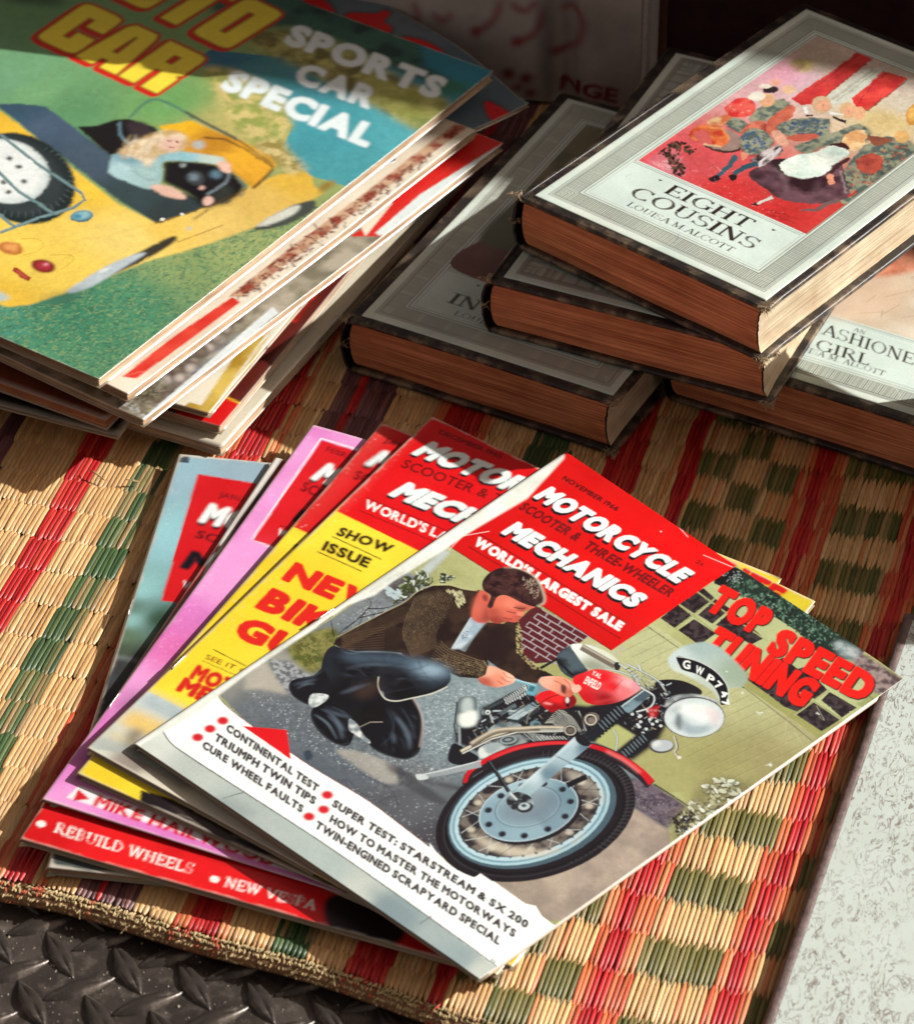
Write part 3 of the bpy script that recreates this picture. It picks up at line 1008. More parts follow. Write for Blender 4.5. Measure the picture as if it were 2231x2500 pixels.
SV_FLAT = straw_shape(L=PITCHV * 1.12, w=PITCHU * 0.64, h=0.0008, ex=9.0, end=0.45, dip=0.0005)[0]      # pressed flat on the left
SV_LONG = straw_shape(L=PITCHV * 1.42, w=PITCHU * 0.64, h=0.0011, ex=2.5, end=0.10, dip=0.0010)[0]      # pointed where the bands are checked
mat_root = empty('woven_mat', (0, 0, -0.004), 0, 'woven straw mat with red, green and natural checked bands under the books and magazines', 'mat')
def front_v(u):
    k = max(0.0, u + 0.1)
    return -0.2845 - 0.05 * k - 0.25 * k * k + 0.0010 * math.sin(u * 60)
cand = []
rs = np.random.default_rng(21)
for row in range(-15, 34):
    vc = row * PITCHV + 0.0112 - 0.0060
    for k in range(-166, 140):
        u = (k + 0.5 * (row % 2)) * PITCHU
        vv = vc + 0.0022 * math.sin(u * 17 + row * .7) + 0.0012 * math.sin(u * 55 + 2)
        fvu = front_v(u) + 0.0003
        top_ = vv + PITCHV * 0.60; cut = 1.0
        if top_ < fvu + 0.006:
            continue
        if vv - PITCHV * 0.60 < fvu:
            cut = (top_ - fvu) / (PITCHV * 1.2); vv = (top_ + fvu) / 2
        uu = u
        col = band(u - 0.0 - float(drift(u, vv)), row)
        jz = rs.normal(0, 0.00014)
        p = MU * (uu + rs.normal(0, 0.00018)) + MV * (vv + rs.normal(0, 0.0007 if cut == 1 else 0.0002))
        q = PR(p)
        if not (-900 < q[0] < 2500 and -250 < q[1] < 2900):
            continue
        pal = PAL[col]
        if col == GRN and u < 0.05:
            pal = LEFTG
        base = np.array(pal[rs.integers(len(pal))])
        if col == NAT and rs.random() < 0.10 and u > 0.06:
            base = base * np.array([1.0, .72, .6])
        if col == GRN and rs.random() < 0.10:
            base = np.array([0.36, 0.26, 0.13])
        cand.append((q[0], q[1], p, jz, rs.normal(0, 0.013), rs.uniform(0.9, 1.1), base * rs.uniform(.86, 1.12), cut))
# the three hundred that show largest: uncovered ones nearest the lens
def inpoly(x, y, P):
    c = False; j = len(P) - 1
    for i in range(len(P)):
        if (P[i][1] > y) != (P[j][1] > y) and x < (P[j][0] - P[i][0]) * (y - P[i][1]) / (P[j][1] - P[i][1]) + P[i][0]:
            c = not c
        j = i
    return c
OPEN = [(1240, 2370), (1500, 2190), (1760, 2000), (2060, 1790), (2000, 2020), (1850, 2480), (1840, 2520), (1240, 2520)]
near = sorted([i for i, c in enumerate(cand) if inpoly(c[0], c[1], OPEN)], key=lambda i: -cand[i][1])[:300]
near = set(near)
cls = {}
VV, FF, CC = [], [], []
nb = 0
for i, (qx, qy, p, jz, ja, sc, col, cut) in enumerate(cand):
    a = -MA + ja
    ca, sa = math.cos(a), math.sin(a)
    if i in near:
        key = tuple(np.round(col, 1))
        if key not in cls:
            o = quads_mesh('straw', SV_LONG, SF, STRAW, mat_root, np.tile(np.array(col), (len(SV), 1)))
            cls[key] = o
        else:
            o = bpy.data.objects.new('straw', cls[key].data); link(o, mat_root)
        o.location = (p[0], p[1], p[2] + jz + 0.004)
        o.rotation_euler = (0, 0, a)
        o.scale = (sc, cut, sc)
        continue
    v = (SV_LONG if p @ MU > 0.078 else SV_FLAT if p @ MU < -0.02 else SV) * np.array([sc, cut, sc])
    w = np.stack([v[:, 0] * ca - v[:, 1] * sa + p[0], v[:, 0] * sa + v[:, 1] * ca + p[1], v[:, 2] + jz + 0.004], -1)
    VV.append(w); FF.append(SF + nb); nb += len(SV); CC.append(np.tile(col, (len(SV), 1)))
rest = quads_mesh('straws', np.concatenate(VV), np.concatenate(FF), STRAW, mat_root, np.concatenate(CC))
rest['kind'] = 'stuff'
# woven backing below the straws, with a rolled front edge
BACKM = plain('mat_backing', (0.26, 0.13, 0.06), 0.85, 0, 300, 0.5, 0.5)
us = np.linspace(-0.36, 0.30, 80)
V = []
prof = [(0.42, 0.0018), (0.0, 0.0018), (-0.0035, 0.0012), (-0.0055, -0.0012), (-0.0052, -0.0034), (-0.002, -0.0042), (0.42, -0.0042)]
for dv, z in prof:
    for u in us:
        fv = front_v(u) if dv < 0.2 else 0.32
        q = MU * u + MV * (fv + (dv if dv < .2 else 0))
        V.append((q[0], q[1], z - 0.0006))
F = grid_faces(80, len(prof))
quads_mesh('backing', np.array(V), F[:, ::-1], BACKM, mat_root)
# the stitched fringe along the front edge: rows of tiny looped tufts
TUFT = plain('fringe_cord', (0.52, 0.38, 0.19), 0.9, 0, 260, 0.35, 0.6)
def fringe_mat():
    m, t, p = new_mat('fringe_cord_dyed')
    a = N(t, 'ShaderNodeAttribute', attribute_name='print')
    v = coords(t); n1 = noise(t, 700, 4, 0.7, v)
    t.links.new(mix(t, a.outputs['Color'], ramp(t, n1, [(0.3, (0.55, 0.5, 0.42)), (0.65, (1.15, 1.1, 1.05))]), 1.0, 'MULTIPLY'), p.inputs['Base Color'])
    p.inputs['Roughness'].default_value = 0.9
    bump(t, p, n1, 0.6, 0.0008)
    return m
FRM = fringe_mat()
VV, FF, CC = [], [], []; nb = 0
sph_v, sph_f = [], []
for j in range(5):
    for k in range(6):
        th = math.pi * (0.08 + 0.84 * j / 4); ph_ = 2 * math.pi * k / 6
        sph_v.append((math.sin(th) * math.cos(ph_), math.cos(th), math.sin(th) * math.sin(ph_)))
sph_v = np.array(sph_v)
sph_f = np.array([(j * 6 + k, j * 6 + (k + 1) % 6, (j + 1) * 6 + (k + 1) % 6, (j + 1) * 6 + k) for j in range(4) for k in range(6)])
u = -0.36
while u < 0.30:
    u += rs.uniform(0.0008, 0.0011)
    for rowi, (dv, z, ln) in enumerate(((-0.0002, 0.0010, .0012), (-0.0022, 0.0002, .0012), (-0.0040, -0.0014, .0012), (-0.0048, -0.0032, .0011))):
        uu = u + rs.normal(0, .0003)
        q = MU * uu + MV * (front_v(uu) + dv + rs.normal(0, .0004))
        a = -MA + rs.normal(0, .5) + (0.5 if rowi % 2 else -0.5)
        s3 = np.array([rs.uniform(.0004, .0006), ln * rs.uniform(.8, 1.4), rs.uniform(.0005, .0007)])
        v = sph_v * s3
        ca, sa = math.cos(a), math.sin(a)
        VV.append(np.stack([v[:, 0] * ca - v[:, 1] * sa + q[0], v[:, 0] * sa + v[:, 1] * ca + q[1], v[:, 2] + z + rs.normal(0, .0002) + .001], -1))
        FF.append(sph_f + nb); nb += len(sph_v)
        b = band(uu, 0)
        c = np.array((0.62, 0.50, 0.28)) * rs.uniform(.75, 1.2)
        if b in (RED, ORG) and rs.random() < .35:
            c = np.array((0.55, 0.13, 0.07))
        CC.append(np.tile(c, (len(sph_v), 1)))
fr = quads_mesh('fringe', np.concatenate(VV), np.concatenate(FF), FRM, mat_root, np.concatenate(CC))
fr['kind'] = 'stuff'
# loose ends of fibre sticking out of the mat
V, F = [], []
for i in range(240):
    u_ = rs.uniform(-0.30, 0.22); v_ = rs.uniform(-0.30, 0.1)
    if i < 130:
        v_ = front_v(u_) + rs.normal(-0.002, .002)
    p0 = MU * u_ + MV * v_ + np.array([0, 0, 0.0005]); an = rs.uniform(0, 6.28); ln = rs.uniform(.002, .007)
    d = np.array([math.cos(an), math.sin(an), rs.uniform(.05, .5)]); s_ = np.array([-d[1], d[0], 0]) * 0.00011
    b = len(V)
    for tt in (0, .5, 1):
        c = p0 + d * ln * tt + np.array([0, 0, -ln * .4 * tt * tt])
        V += [c + s_, c - s_]
    F += [(b, b + 2, b + 3, b + 1), (b + 2, b + 4, b + 5, b + 3)]
ff = mesh_obj('loose_fibres', V, F, TUFT, mat_root); ff['kind'] = 'stuff'

# ------------------------------------------------------------------ patterned board on the right
def board_top():
    m, t, p = new_mat('crackled_white_enamel')
    v = coords(t)
    vs = coords(t, (1.5, 0.7, 1), (0, 0, R(35)))
    big = noise(t, 16, 4, 0.6, v)
    a = noise(t, 140, 3, 0.5, vs, 2.2)
    ridge = ramp(t, a, [(0.385, (0, 0, 0)), (0.405, (1, 1, 1)), (0.435, (1, 1, 1)), (0.455, (0, 0, 0))])
    a2 = noise(t, 260, 2, 0.5, vs, 1.4)
    r2 = ramp(t, a2, [(0.60, (0, 0, 0)), (0.64, (1, 1, 1))])
    msk = ramp(t, big, [(0.38, (0.25, 0.25, 0.25)), (0.52, (1, 1, 1))])
    msk2 = ramp(t, noise(t, 60, 3, 0.6, v), [(0.36, (0, 0, 0)), (0.46, (1, 1, 1))])
    k = mix(t, (0, 0, 0), mix(t, ridge, r2, 0.5, 'LIGHTEN'), msk)
    k = mix(t, (0, 0, 0), k, msk2)
    c = mix(t, (0.55, 0.62, 0.58), (0.24, 0.215, 0.19), k)
    c = mix(t, c, ramp(t, noise(t, 45, 4, 0.6, v), [(0.3, (0.93, 0.92, 0.90)), (0.6, (1, 1, 1))]), 1.0, 'MULTIPLY')
    t.links.new(c, p.inputs['Base Color'])
    p.inputs['Roughness'].default_value = 0.5
    bump(t, p, k, -0.35, 0.0006)
    return m
BT_ = board_top()
RIMM = plain('worn_brown_lacquer', (0.13, 0.088, 0.080), 0.55, 0, 240, 0.5, 0.3)
BZ = 0.0062
b0 = G(2229, 1512, BZ); b1 = G(1889, 2500, BZ)
dl = (b1 - b0) / np.linalg.norm(b1 - b0); nr = np.array([-dl[1], dl[0], 0])
if nr[0] < 0:
    nr = -nr
broot = empty('patterned_board', (b0[0], b0[1], BZ - 0.0075), math.atan2(dl[1], dl[0]) + math.pi / 2, 'white board with grey crackle pattern and brown edge beside the mat', 'board')
mw = np.array(broot.matrix_basis); 
def to_local(root, pts):
    cy, sy = math.cos(root.rotation_euler.z), math.sin(root.rotation_euler.z)
    q = np.asarray(pts, float) - np.array(root.location)
    return np.stack([q[:, 0] * cy + q[:, 1] * sy, -q[:, 0] * sy + q[:, 1] * cy, q[:, 2]], -1)
LB, WB = 0.62, 0.34
def bq(a, b, z):
    return b0 + dl * a + nr * b + np.array([0, 0, z - BZ])
# rim: rounded strip round the edge; panel inside it
prof = [(-0.0046, BZ - 0.0075), (-0.0047, BZ - 0.002), (-0.0040, BZ - 0.0006), (-0.0028, BZ), (-0.0004, BZ), (0.0, BZ - 0.0006), (0.0, BZ - 0.0075)]
V = []
steps = 90
for (b, z) in prof:
    for i in range(steps):
        V.append(bq(LB * i / (steps - 1) - 0.0, b + rs.normal(0, .00008), z))
quads_mesh('edge_strip', to_local(broot, np.array(V)), grid_faces(steps, len(prof)), RIMM, broot)
V = []
for (b, z) in prof:
    for i in range(steps):
        V.append(bq(b, -0.0047 + (WB) * i / (steps - 1), z))
quads_mesh('edge_strip', to_local(broot, np.array(V)), grid_faces(steps, len(prof))[:, ::-1], RIMM, broot)
gx_, gy_ = np.meshgrid(np.linspace(0.0, LB, 120), np.linspace(0.0, WB, 60))
V = np.array([bq(a, b, BZ - 0.0003) for a, b in zip(gx_.ravel(), gy_.ravel())])
V[:, 2] += 0.00025 * np.sin(gx_.ravel() * 60) * np.sin(gy_.ravel() * 45)
quads_mesh('enamel_panel', to_local(broot, V), grid_faces(120, 60), BT_, broot)

# ------------------------------------------------------------------ things behind: cloth bag, dark case, added shade canopy
DARK = plain('dark_maroon_hide', (0.030, 0.006, 0.008), 0.6, 0, 60, 0.5, 0.3)
def wall_box(name, c0, c1, depth, h, mat, label, cat, n=1):
    """an upright box standing behind, its front face from c0 to c1"""
    c0, c1 = np.array(c0, float), np.array(c1, float)
    d = c1 - c0; w = np.linalg.norm(d[:2]); yaw = math.atan2(d[1], d[0])
    root = empty(name, (c0[0], c0[1], -0.002), yaw, label, cat)
    bm = bmesh.new()
    bmesh.ops.create_cube(bm, size=1)
    for v in bm.verts:
        v.co = Vector(((v.co.x + .5) * w, (v.co.y + .5) * depth, (v.co.z + .5) * h))
    bmesh.ops.bevel(bm, geom=bm.edges[:], offset=0.004, segments=3, affect='EDGES')
    me = bpy.data.meshes.new('body'); bm.to_mesh(me); bm.free(); me.materials.append(mat)
    link(bpy.data.objects.new('body', me), root)
    return root, w, h

# ================================================================== printed covers (colour only, laid on the sheets)
def FP(fr, pts):
    return [(fr[0] + x / fr[2], fr[1] + y / fr[2]) for x, y in pts]
F1 = (900, 1100, 1.367); F2 = (600, 1350, 2.1412); F3 = (1050, 1550, 2.275); F4 = (1450, 1250, 2.3303); F5 = (300, 1600, 1.82); F6 = (850, 1050, 2.8)
DKRED, MRED, WHT, INK = (120, 8, 14), (226, 22, 22), (232, 243, 238), (22, 18, 22)

def masthead(P, fr, date, M1, S1, M2, W1, shadow=(-9, 9)):
    """the magazine's title lines; each is (baseline start, baseline end, cap top above the start)"""
    P.fr(*fr)
    if date: P.text(*date, (60, 8, 14), 0.035)
    for s_, A, B, C in M1 + M2:
        for k in (1.0, 0.66, 0.33):
            P.text(s_, A, B, C, (12, 16, 26), 0.075, shift=(shadow[0] * k, shadow[1] * k))
        P.text(s_, A, B, C, (240, 248, 245), 0.075)
    for s_, A, B, C in S1:
        P.text(s_, A, B, C, (112, 10, 18), 0.05)
    for s_, A, B, C in W1:
        P.text(s_, A, B, C, (240, 248, 244), 0.065)

def art_hero(quad):
    P = Paint(580, 772, quad, (160, 164, 112), 5)
    # --- garage door
    P.fr(*F1)
    dn = P.tex((176, 180, 128), (150, 152, 92), 90, 4)
    P.poly([(200, 300), (700, 100), (1850, 700), (1700, 1000), (900, 1600), (300, 1500)], dn)
    P.fr(*F4)
    P.poly([(0, 700), (300, 650), (1250, 1300), (1000, 1631), (0, 1631)], P.grad([((300, 760), (184, 188, 142)), ((1200, 1250), (164, 162, 118)), ((700, 1500), (152, 150, 98)), ((300, 1500), (158, 158, 104)), ((900, 1100), (176, 178, 132)), ((1000, 1450), (146, 140, 96))]))
    for i in range(19):
        t = i / 18.0
        a = (330 + 900 * t, 690 + 620 * t); 
        L = 620 if i > 7 else 260
        P.line([a, (a[0] - L * 0.86, a[1] + L * 0.42)], 2.6, (112, 112, 60), 0, 0.75)
        P.line([(a[0] + 3, a[1] + 4), (a[0] - L * 0.86 + 3, a[1] + L * 0.42 + 4)], 2, (200, 204, 156), 0, 0.35)
    P.line([(300, 685), (480, 810)], 4, (70, 70, 45)); P.line([(640, 880), (860, 1040), (1210, 1315)], 3.5, (62, 62, 40))
    # right margin strip of the door, then the windows
    P.poly([(1240, 1290), (1280, 1250), (1660, 1050), (1700, 1080), (1300, 1400), (1000, 1631), (900, 1631)], (152, 152, 100), 2, .6)
    P.poly([(560, 420), (700, 400), (860, 480), (1600, 1000), (1640, 1080), (1400, 1200), (1200, 1180), (900, 960), (520, 700)], (176, 184, 134), 1)
    win = P.tex((34, 24, 30), (66, 56, 58), 5, 2)
    for q in ([(640, 460), (700, 515), (580, 610), (490, 550), (600, 472)], [(485, 555), (565, 625), (460, 695), (380, 638)], [(705, 520), (790, 575), (680, 665), (600, 615)], [(575, 640), (700, 720), (600, 790), (480, 705)],
              [(800, 585), (975, 740), (900, 780), (700, 670)], [(980, 880), (1080, 850), (1190, 940), (1060, 1010)], [(1030, 1000), (1180, 960), (1240, 1060), (1160, 1150)], [(1000, 1080), (1040, 1000), (1220, 1100), (1140, 1160), (1060, 1130)],
              [(1280, 1090), (1330, 1040), (1480, 1120), (1390, 1180)], [(1130, 1175), (1240, 1095), (1390, 1185), (1270, 1262)], [(1080, 940), (1200, 900), (1320, 1030), (1240, 1085)], [(860, 980), (960, 900), (1090, 990), (1000, 1080)]):
        P.poly(q, win)
    for q in ([(485, 555), (740, 745)], [(700, 520), (460, 700)], [(1080, 1000), (1400, 1200)], [(1330, 1030), (1120, 1180)], [(600, 480), (820, 640), (1000, 760)]):
        P.line(q, 9, (170, 176, 122)); P.line(q, 2, (70, 66, 50), 0, .6)
    # tree above the windows
    P.poly([(720, 370), (830, 330), (1130, 490), (1370, 660), (1560, 790), (1500, 850), (1420, 850), (1250, 800), (1180, 700), (1050, 620), (960, 590), (880, 500), (780, 460), (700, 430)], (28, 44, 38))
    lf = [(30, 52, 46), (58, 90, 74), (84, 118, 98), (20, 30, 28), (112, 142, 124), (46, 72, 52)]
    def leaf(x, y, r):
        P.ell(x, y, r.uniform(4, 13), r.uniform(2.5, 6), r.uniform(0, 180), lf[r.integers(6)], 0, .9)
    P.scatter([(770, 350), (1110, 480), (1370, 660), (1440, 760), (1380, 800), (1220, 740), (1050, 610), (960, 590), (800, 450)], 620, leaf, 8)
    P.poly([(810, 335), (860, 350), (800, 420), (740, 440), (690, 410), (740, 370)], (16, 16, 18), 1)
    P.scatter([(740, 370), (850, 350), (880, 420), (780, 430)], 40, lambda x, y, r: P.ell(x, y, 5, 2.5, r.uniform(0, 180), (150, 165, 165)), 9)
    rf = P.tex((84, 70, 72), (150, 134, 130), 7, 3)
    P.blob([(1440, 780), (1500, 790), (1680, 900), (1765, 965), (1690, 1060), (1600, 1060), (1560, 960), (1480, 880)], rf, 2)
    P.blob([(1380, 750), (1450, 755), (1520, 800), (1470, 860), (1400, 820)], P.tex((120, 140, 140), (176, 190, 190), 9), 3, .85)
    P.poly([(1590, 1030), (1680, 1060), (1560, 1140), (1480, 1100)], (150, 158, 104), 1); P.line([(1540, 1040), (1620, 1100)], 3, (60, 60, 40))
    # --- ground
    g = P.fr(0, 0, 1).grad([(q[0], q[1]) for q in [((640, 1640), (150, 150, 140)), ((720, 1560), (112, 124, 130)), ((900, 1450), (120, 128, 132)), ((1000, 1380), (150, 158, 160)), ((1100, 1750), (128, 148, 152)), ((1180, 1800), (122, 142, 148)), ((700, 1780), (96, 104, 110)), ((800, 1850), (84, 94, 102)), ((1000, 1900), (98, 104, 108)), ((1050, 1850), (110, 128, 134)), ((960, 1950), (84, 86, 92)), ((1080, 2080), (70, 68, 74))]])
    ground = FP(F2, [(-60, 660), (420, 370), (700, 170), (800, 110), (1000, 250), (1400, 560), (1640, 620)]) + FP(F3, [(560, 200), (900, 560), (1200, 870), (1380, 985), (1270, 1110), (1100, 1400), (420, 1479), (-40, 1200)]) + FP(F5, [(1500, 1000), (1000, 750), (400, 180)])
    P.poly(ground, g)
    P.fr(*F2)
    nz = P.tex((70, 76, 84), (180, 190, 194), 3, 3, .3, .7)
    P.poly([(-20, 700), (600, 700), (1100, 700), (1500, 800), (1300, 1200), (700, 1285), (-50, 900)], nz, 6, .22)
    P.blob([(-40, 720), (120, 735), (320, 820), (420, 1000), (520, 1080), (700, 1110), (660, 1285), (300, 1100), (-60, 900)], (84, 92, 102), 8, .55)
    P.poly([(-20, 610), (60, 590), (160, 680), (200, 770), (60, 735), (-30, 740)], (172, 168, 156), 3)
    P.poly([(80, 580), (200, 590), (350, 700), (210, 760), (140, 690)], P.tex((92, 98, 104), (160, 166, 170), 4, 2), 2, .9)
    gs = P.tex((86, 92, 40), (134, 132, 74), 9)
    P.blob([(180, 500), (300, 440), (420, 420), (460, 470), (430, 560), (340, 660), (230, 600)], gs, 3)
    P.scatter([(200, 510), (400, 430), (440, 500), (340, 640)], 160, lambda x, y, r: P.line([(x, y), (x + r.normal(0, 12), y - r.uniform(4, 18))], 3, [(60, 66, 30), (150, 150, 90), (110, 80, 50)][r.integers(3)], 0, .8), 11)
    P.scatter([(440, 380), (700, 190), (860, 260), (600, 400), (460, 440)], 240, lambda x, y, r: P.line([(x, y), (x + r.normal(0, 12), y - r.uniform(2, 12))], 2.4, [(70, 74, 78), (165, 172, 176), (100, 108, 112)][r.integers(3)], 0, .7), 12)
    sp = lambda x, y, r: P.ell(x, y, r.uniform(1.6, 4.6), r.uniform(1.4, 3), r.uniform(-40, 40), (206, 220, 222), 0, r.uniform(.35, .95))
    P.scatter([(-10, 740), (300, 850), (480, 1050), (860, 1120), (1040, 1180), (700, 1260), (200, 980)], 330, sp, 13)
    P.scatter([(930, 780), (1200, 720), (1290, 830), (1120, 920), (1060, 1100), (930, 1110)], 330, sp, 14)
    P.scatter([(440, 400), (620, 290), (720, 330), (500, 430)], 60, sp, 15)
    # chalk drawing and kerb
    P.blob([(470, 1070), (600, 1080), (760, 1150), (800, 1240), (700, 1230), (560, 1140)], (168, 166, 156), 2, .75)
    P.poly([(720, 1130), (900, 1220), (1240, 1285), (1100, 1285), (760, 1190)], (60, 58, 62), 3, .8)
    P.blob([(300, 1080), (330, 1065), (350, 1100), (320, 1120)], (50, 62, 76), 1)
    P.fr(*F5)
    for q in ([(930, 590), (1000, 585), (1060, 640), (1180, 700)], [(960, 600), (990, 590), (1000, 620)], [(1120, 690), (1210, 660), (1220, 720)], [(1060, 560), (1180, 620), (1230, 700)]):
        P.line(q, 3, (60, 66, 72), smooth=True)
    P.poly([(1210, 520), (1240, 540), (1450, 690), (1400, 700), (1220, 600)], (58, 58, 64), 2, .7)
    P.scatter([(1000, 600), (1450, 700), (1420, 960), (1250, 900)], 130, lambda x, y, r: P.ell(x, y, r.uniform(1.4, 3.4), 1.6, 0, (200, 212, 214), 0, .8), 16)
    # pavement lower right
    pv = P.fr(*F3).tex((176, 162, 146), (148, 136, 124), 30)
    P.poly([(1110, 1000), (1290, 1110), (1300, 1250), (1150, 1440), (900, 1600), (600, 1600), (430, 1479), (340, 1400), (700, 1330), (1000, 1150)], pv, 1)
    P.poly([(1080, 830), (1215, 870), (1390, 985), (1280, 1110), (1110, 1000)], P.tex((74, 64, 76), (104, 94, 104), 6, 3), 2)
    P.scatter([(1080, 850), (1370, 990), (1280, 1100), (1120, 990)], 150, lambda x, y, r: P.ell(x, y, 2.4, 1.8, 0, (170, 168, 176), 0, .7), 17)
    P.line([(1215, 868), (1300, 920), (1400, 985)], 7, (30, 24, 30))
    P.scatter([(1160, 1090), (1300, 1130), (1290, 1240), (1000, 1400), (600, 1440)], 70, lambda x, y, r: P.ell(x, y, 3, 1.6, 30, (150, 90, 84), 0, .6), 18)
    # creeper over the path
    P.blob([(1300, 1060), (1380, 980), (1460, 880), (1520, 830), (1700, 830), (1760, 900), (1600, 1010), (1430, 1150), (1300, 1180)], (112, 106, 74), 6, .75)
    def ivy(x, y, r):
        a = r.uniform(-30, 60); k = r.uniform(.7, 1.5)
        P.ell(x + 3, y + 5, 17 * k, 9 * k, a, (44, 38, 30), 1, .85)
        P.ell(x, y, 16 * k, 7.5 * k, a, [(214, 222, 204), (176, 176, 140), (196, 200, 176), (140, 136, 98)][r.integers(4)], 0, .95)
        P.line([(x - 10 * k, y), (x + 10 * k, y + 2)], 1.6, (110, 108, 80), 0, .6)
    P.scatter([(1330, 1080), (1400, 990), (1480, 880), (1560, 830), (1690, 840), (1740, 870), (1600, 980), (1440, 1120), (1330, 1170)], 125, ivy, 19)
    P.scatter([(1290, 1060), (1400, 990), (1440, 1040), (1340, 1150)], 70, lambda x, y, r: P.ell(x, y, 9, 6, r.uniform(0, 180), (34, 26, 30), 0, .85), 20)
    # --- bush and twigs behind the man
    P.fr(*F2)
    P.blob([(690, 230), (720, 160), (800, 140), (880, 190), (840, 260), (760, 290)], (70, 58, 62), 5, .8)
    P.poly([(880, 120), (1000, 10), (1045, 20), (920, 150)], (190, 204, 210), 2, .8)
    def lf2(x, y, r):
        a = r.uniform(0, 180); k = r.uniform(.6, 1.3)
        P.ell(x + 2, y + 3, 17 * k, 7 * k, a, (24, 26, 20)); P.ell(x, y, 15 * k, 5.5 * k, a, [(96, 104, 62), (140, 152, 116), (196, 208, 196), (66, 76, 48), (60, 66, 44)][r.integers(5)])
    P.scatter([(820, 130), (900, 130), (960, 170), (880, 230), (740, 290), (760, 200)], 80, lf2, 21)
    P.scatter([(960, 160), (1030, 130), (1080, 150), (1000, 190)], 16, lf2, 22)
    P.scatter([(680, 210), (740, 200), (800, 250), (730, 270)], 14, lambda x, y, r: P.ell(x, y, 20, 8, r.uniform(20, 60), (176, 196, 200)), 23)
    for q in ([(490, 430), (560, 370), (620, 300), (600, 260)], [(560, 370), (700, 340), (740, 330)], [(430, 470), (420, 420), (410, 380)], [(590, 340), (560, 410)], [(430, 520), (470, 440), (540, 390)], [(600, 320), (700, 320), (780, 290)]):
        P.line(q, 6, (32, 26, 28), smooth=True, taper=(1, .5))
    # --- bricks
    P.poly([(1400, 400), (1500, 310), (1790, 470), (1600, 610), (1500, 620), (1420, 560)], (86, 30, 36), 0)
    for i in range(9):
        o = i * 36
        a = (1560 - o * .62, 330 + o * .62 - 20); b = (a[0] + 420, a[1] + 240)
        P.line([a, b], 5, (186, 178, 184), 0, .9)
        for j in range(6):
            c0 = (a[0] + 70 * (j + (i % 2) * .5), a[1] + 40 * (j + (i % 2) * .5))
            P.line([c0, (c0[0] - 22, c0[1] + 23)], 5, (186, 178, 184), 0, .85)
    P.organic(0.45, 7, .10)
    # --- masthead
    P.fr(*F1)
    P.poly([(655, -20), (1262, 380), (805, 692), (250, 335), (490, 180)], (228, 10, 14))
    P.poly([(655, -20), (1262, 380), (805, 692), (250, 335), (490, 180)], P.tex((238, 12, 16), (200, 4, 10), 240), 0, .8)
    P.line([(250, 335), (805, 690)], 3, (120, 10, 20)); 
    masthead(P, F1, ('NOVEMBER 1966', (642, 103), (832, 214), (656, 90)),
             [('MOTORCYCLE', (545, 166), (1034, 458), (608, 131))],
             [('SCOOTER &', (488, 206), (690, 320), (518, 184)), ('THREE-WHEELER', (711, 340), (1006, 510), (741, 316))],
             [('MECHANICS', (432, 290), (878, 545), (490, 254))],
             [("WORLD'S LARGEST SALE", (333, 330), (832, 625), (354, 304))], shadow=(-6, 9))
    P.line([(318, 338), (838, 652)], 3, (110, 6, 14)); P.line([(352, 292), (858, 598)], 3, (110, 6, 14))
    P.text('2s.', (1100, 388), (1130, 402), (1112, 376), (96, 8, 14), 0.02)
    P.fr(*F4)
    for s_, A, B, C in (('TOP', (640, 578), (935, 728), (752, 440)), ('SPEED', (982, 815), (1510, 1092), (1090, 678)), ('TUNING', (600, 818), (1162, 1134), (722, 680))):
        P.text(s_, A, B, C, (30, 12, 14), 0.085, shift=(3, 5), gap=.035)
        P.text(s_, A, B, C, (240, 28, 20), 0.07, gap=.05)
    # --- the man
    P.fr(*F2)
    jk = P.tex((34, 22, 20), (56, 40, 32), 14, 3)
    P.poly([(430, 505), (475, 450), (560, 412), (690, 345), (800, 290), (870, 235), (950, 203), (1040, 202), (1110, 222), (1170, 232), (1205, 228), (1185, 300), (1165, 375), (1060, 530), (1130, 560), (1230, 400), (1330, 410), (1400, 365), (1428, 450), (1430, 560), (1500, 630), (1600, 685), (1530, 690), (1510, 725), (1440, 715), (1380, 690), (1300, 640), (1245, 600), (1255, 620), (1240, 680), (1200, 700), (1100, 692), (1040, 665), (950, 615), (820, 595), (790, 560), (650, 550), (560, 550), (480, 535)], jk)
    P.blob([(1240, 440), (1330, 420), (1380, 470), (1360, 600), (1250, 600), (1130, 560)], (34, 20, 20), 5, .9)
    P.blob([(600, 500), (760, 430), (800, 540), (700, 550), (560, 545)], (38, 26, 22), 6, .7)
    rib = (128, 110, 82)
    for i in range(15):
        t = i / 14
        P.line([(860 + 200 * t, 262 - 60 * t * (1 - t) * 2), (812 + 185 * t, 380), (800 + 170 * t, 470), (850 + 130 * t, 585 - 50 * t)], 2.8, rib, 0, .75 - .3 * t, True)
    for i in range(9):
        t = i / 8
        P.line([(940 + 60 * t, 600 - 100 * t), (1040 + 20 * t, 650 - 100 * t), (1225 + 20 * t, 690 - 72 * t)], 3, rib, 0, .35 + .5 * t, True)
    for i in range(34):
        t = i / 33
        x = 470 + 330 * t; y = 455 - 145 * t
        P.line([(x, y), (x + 20, y + 40), (x + 6, y + 80)], 2.2, (128, 106, 78), 0, .5)
    for i in range(9):
        P.line([(470, 468 + i * 8), (560, 446 + i * 11), (700, 420 + i * 14)], 2, (122, 98, 74), 0, .5, True)
    P.scatter([(820, 300), (980, 220), (1080, 260), (1000, 420), (860, 560), (790, 500)], 420, lambda x, y, r: P.ell(x, y, 3.2, 1.6, 70, (132, 116, 88), 0, .5), 24)
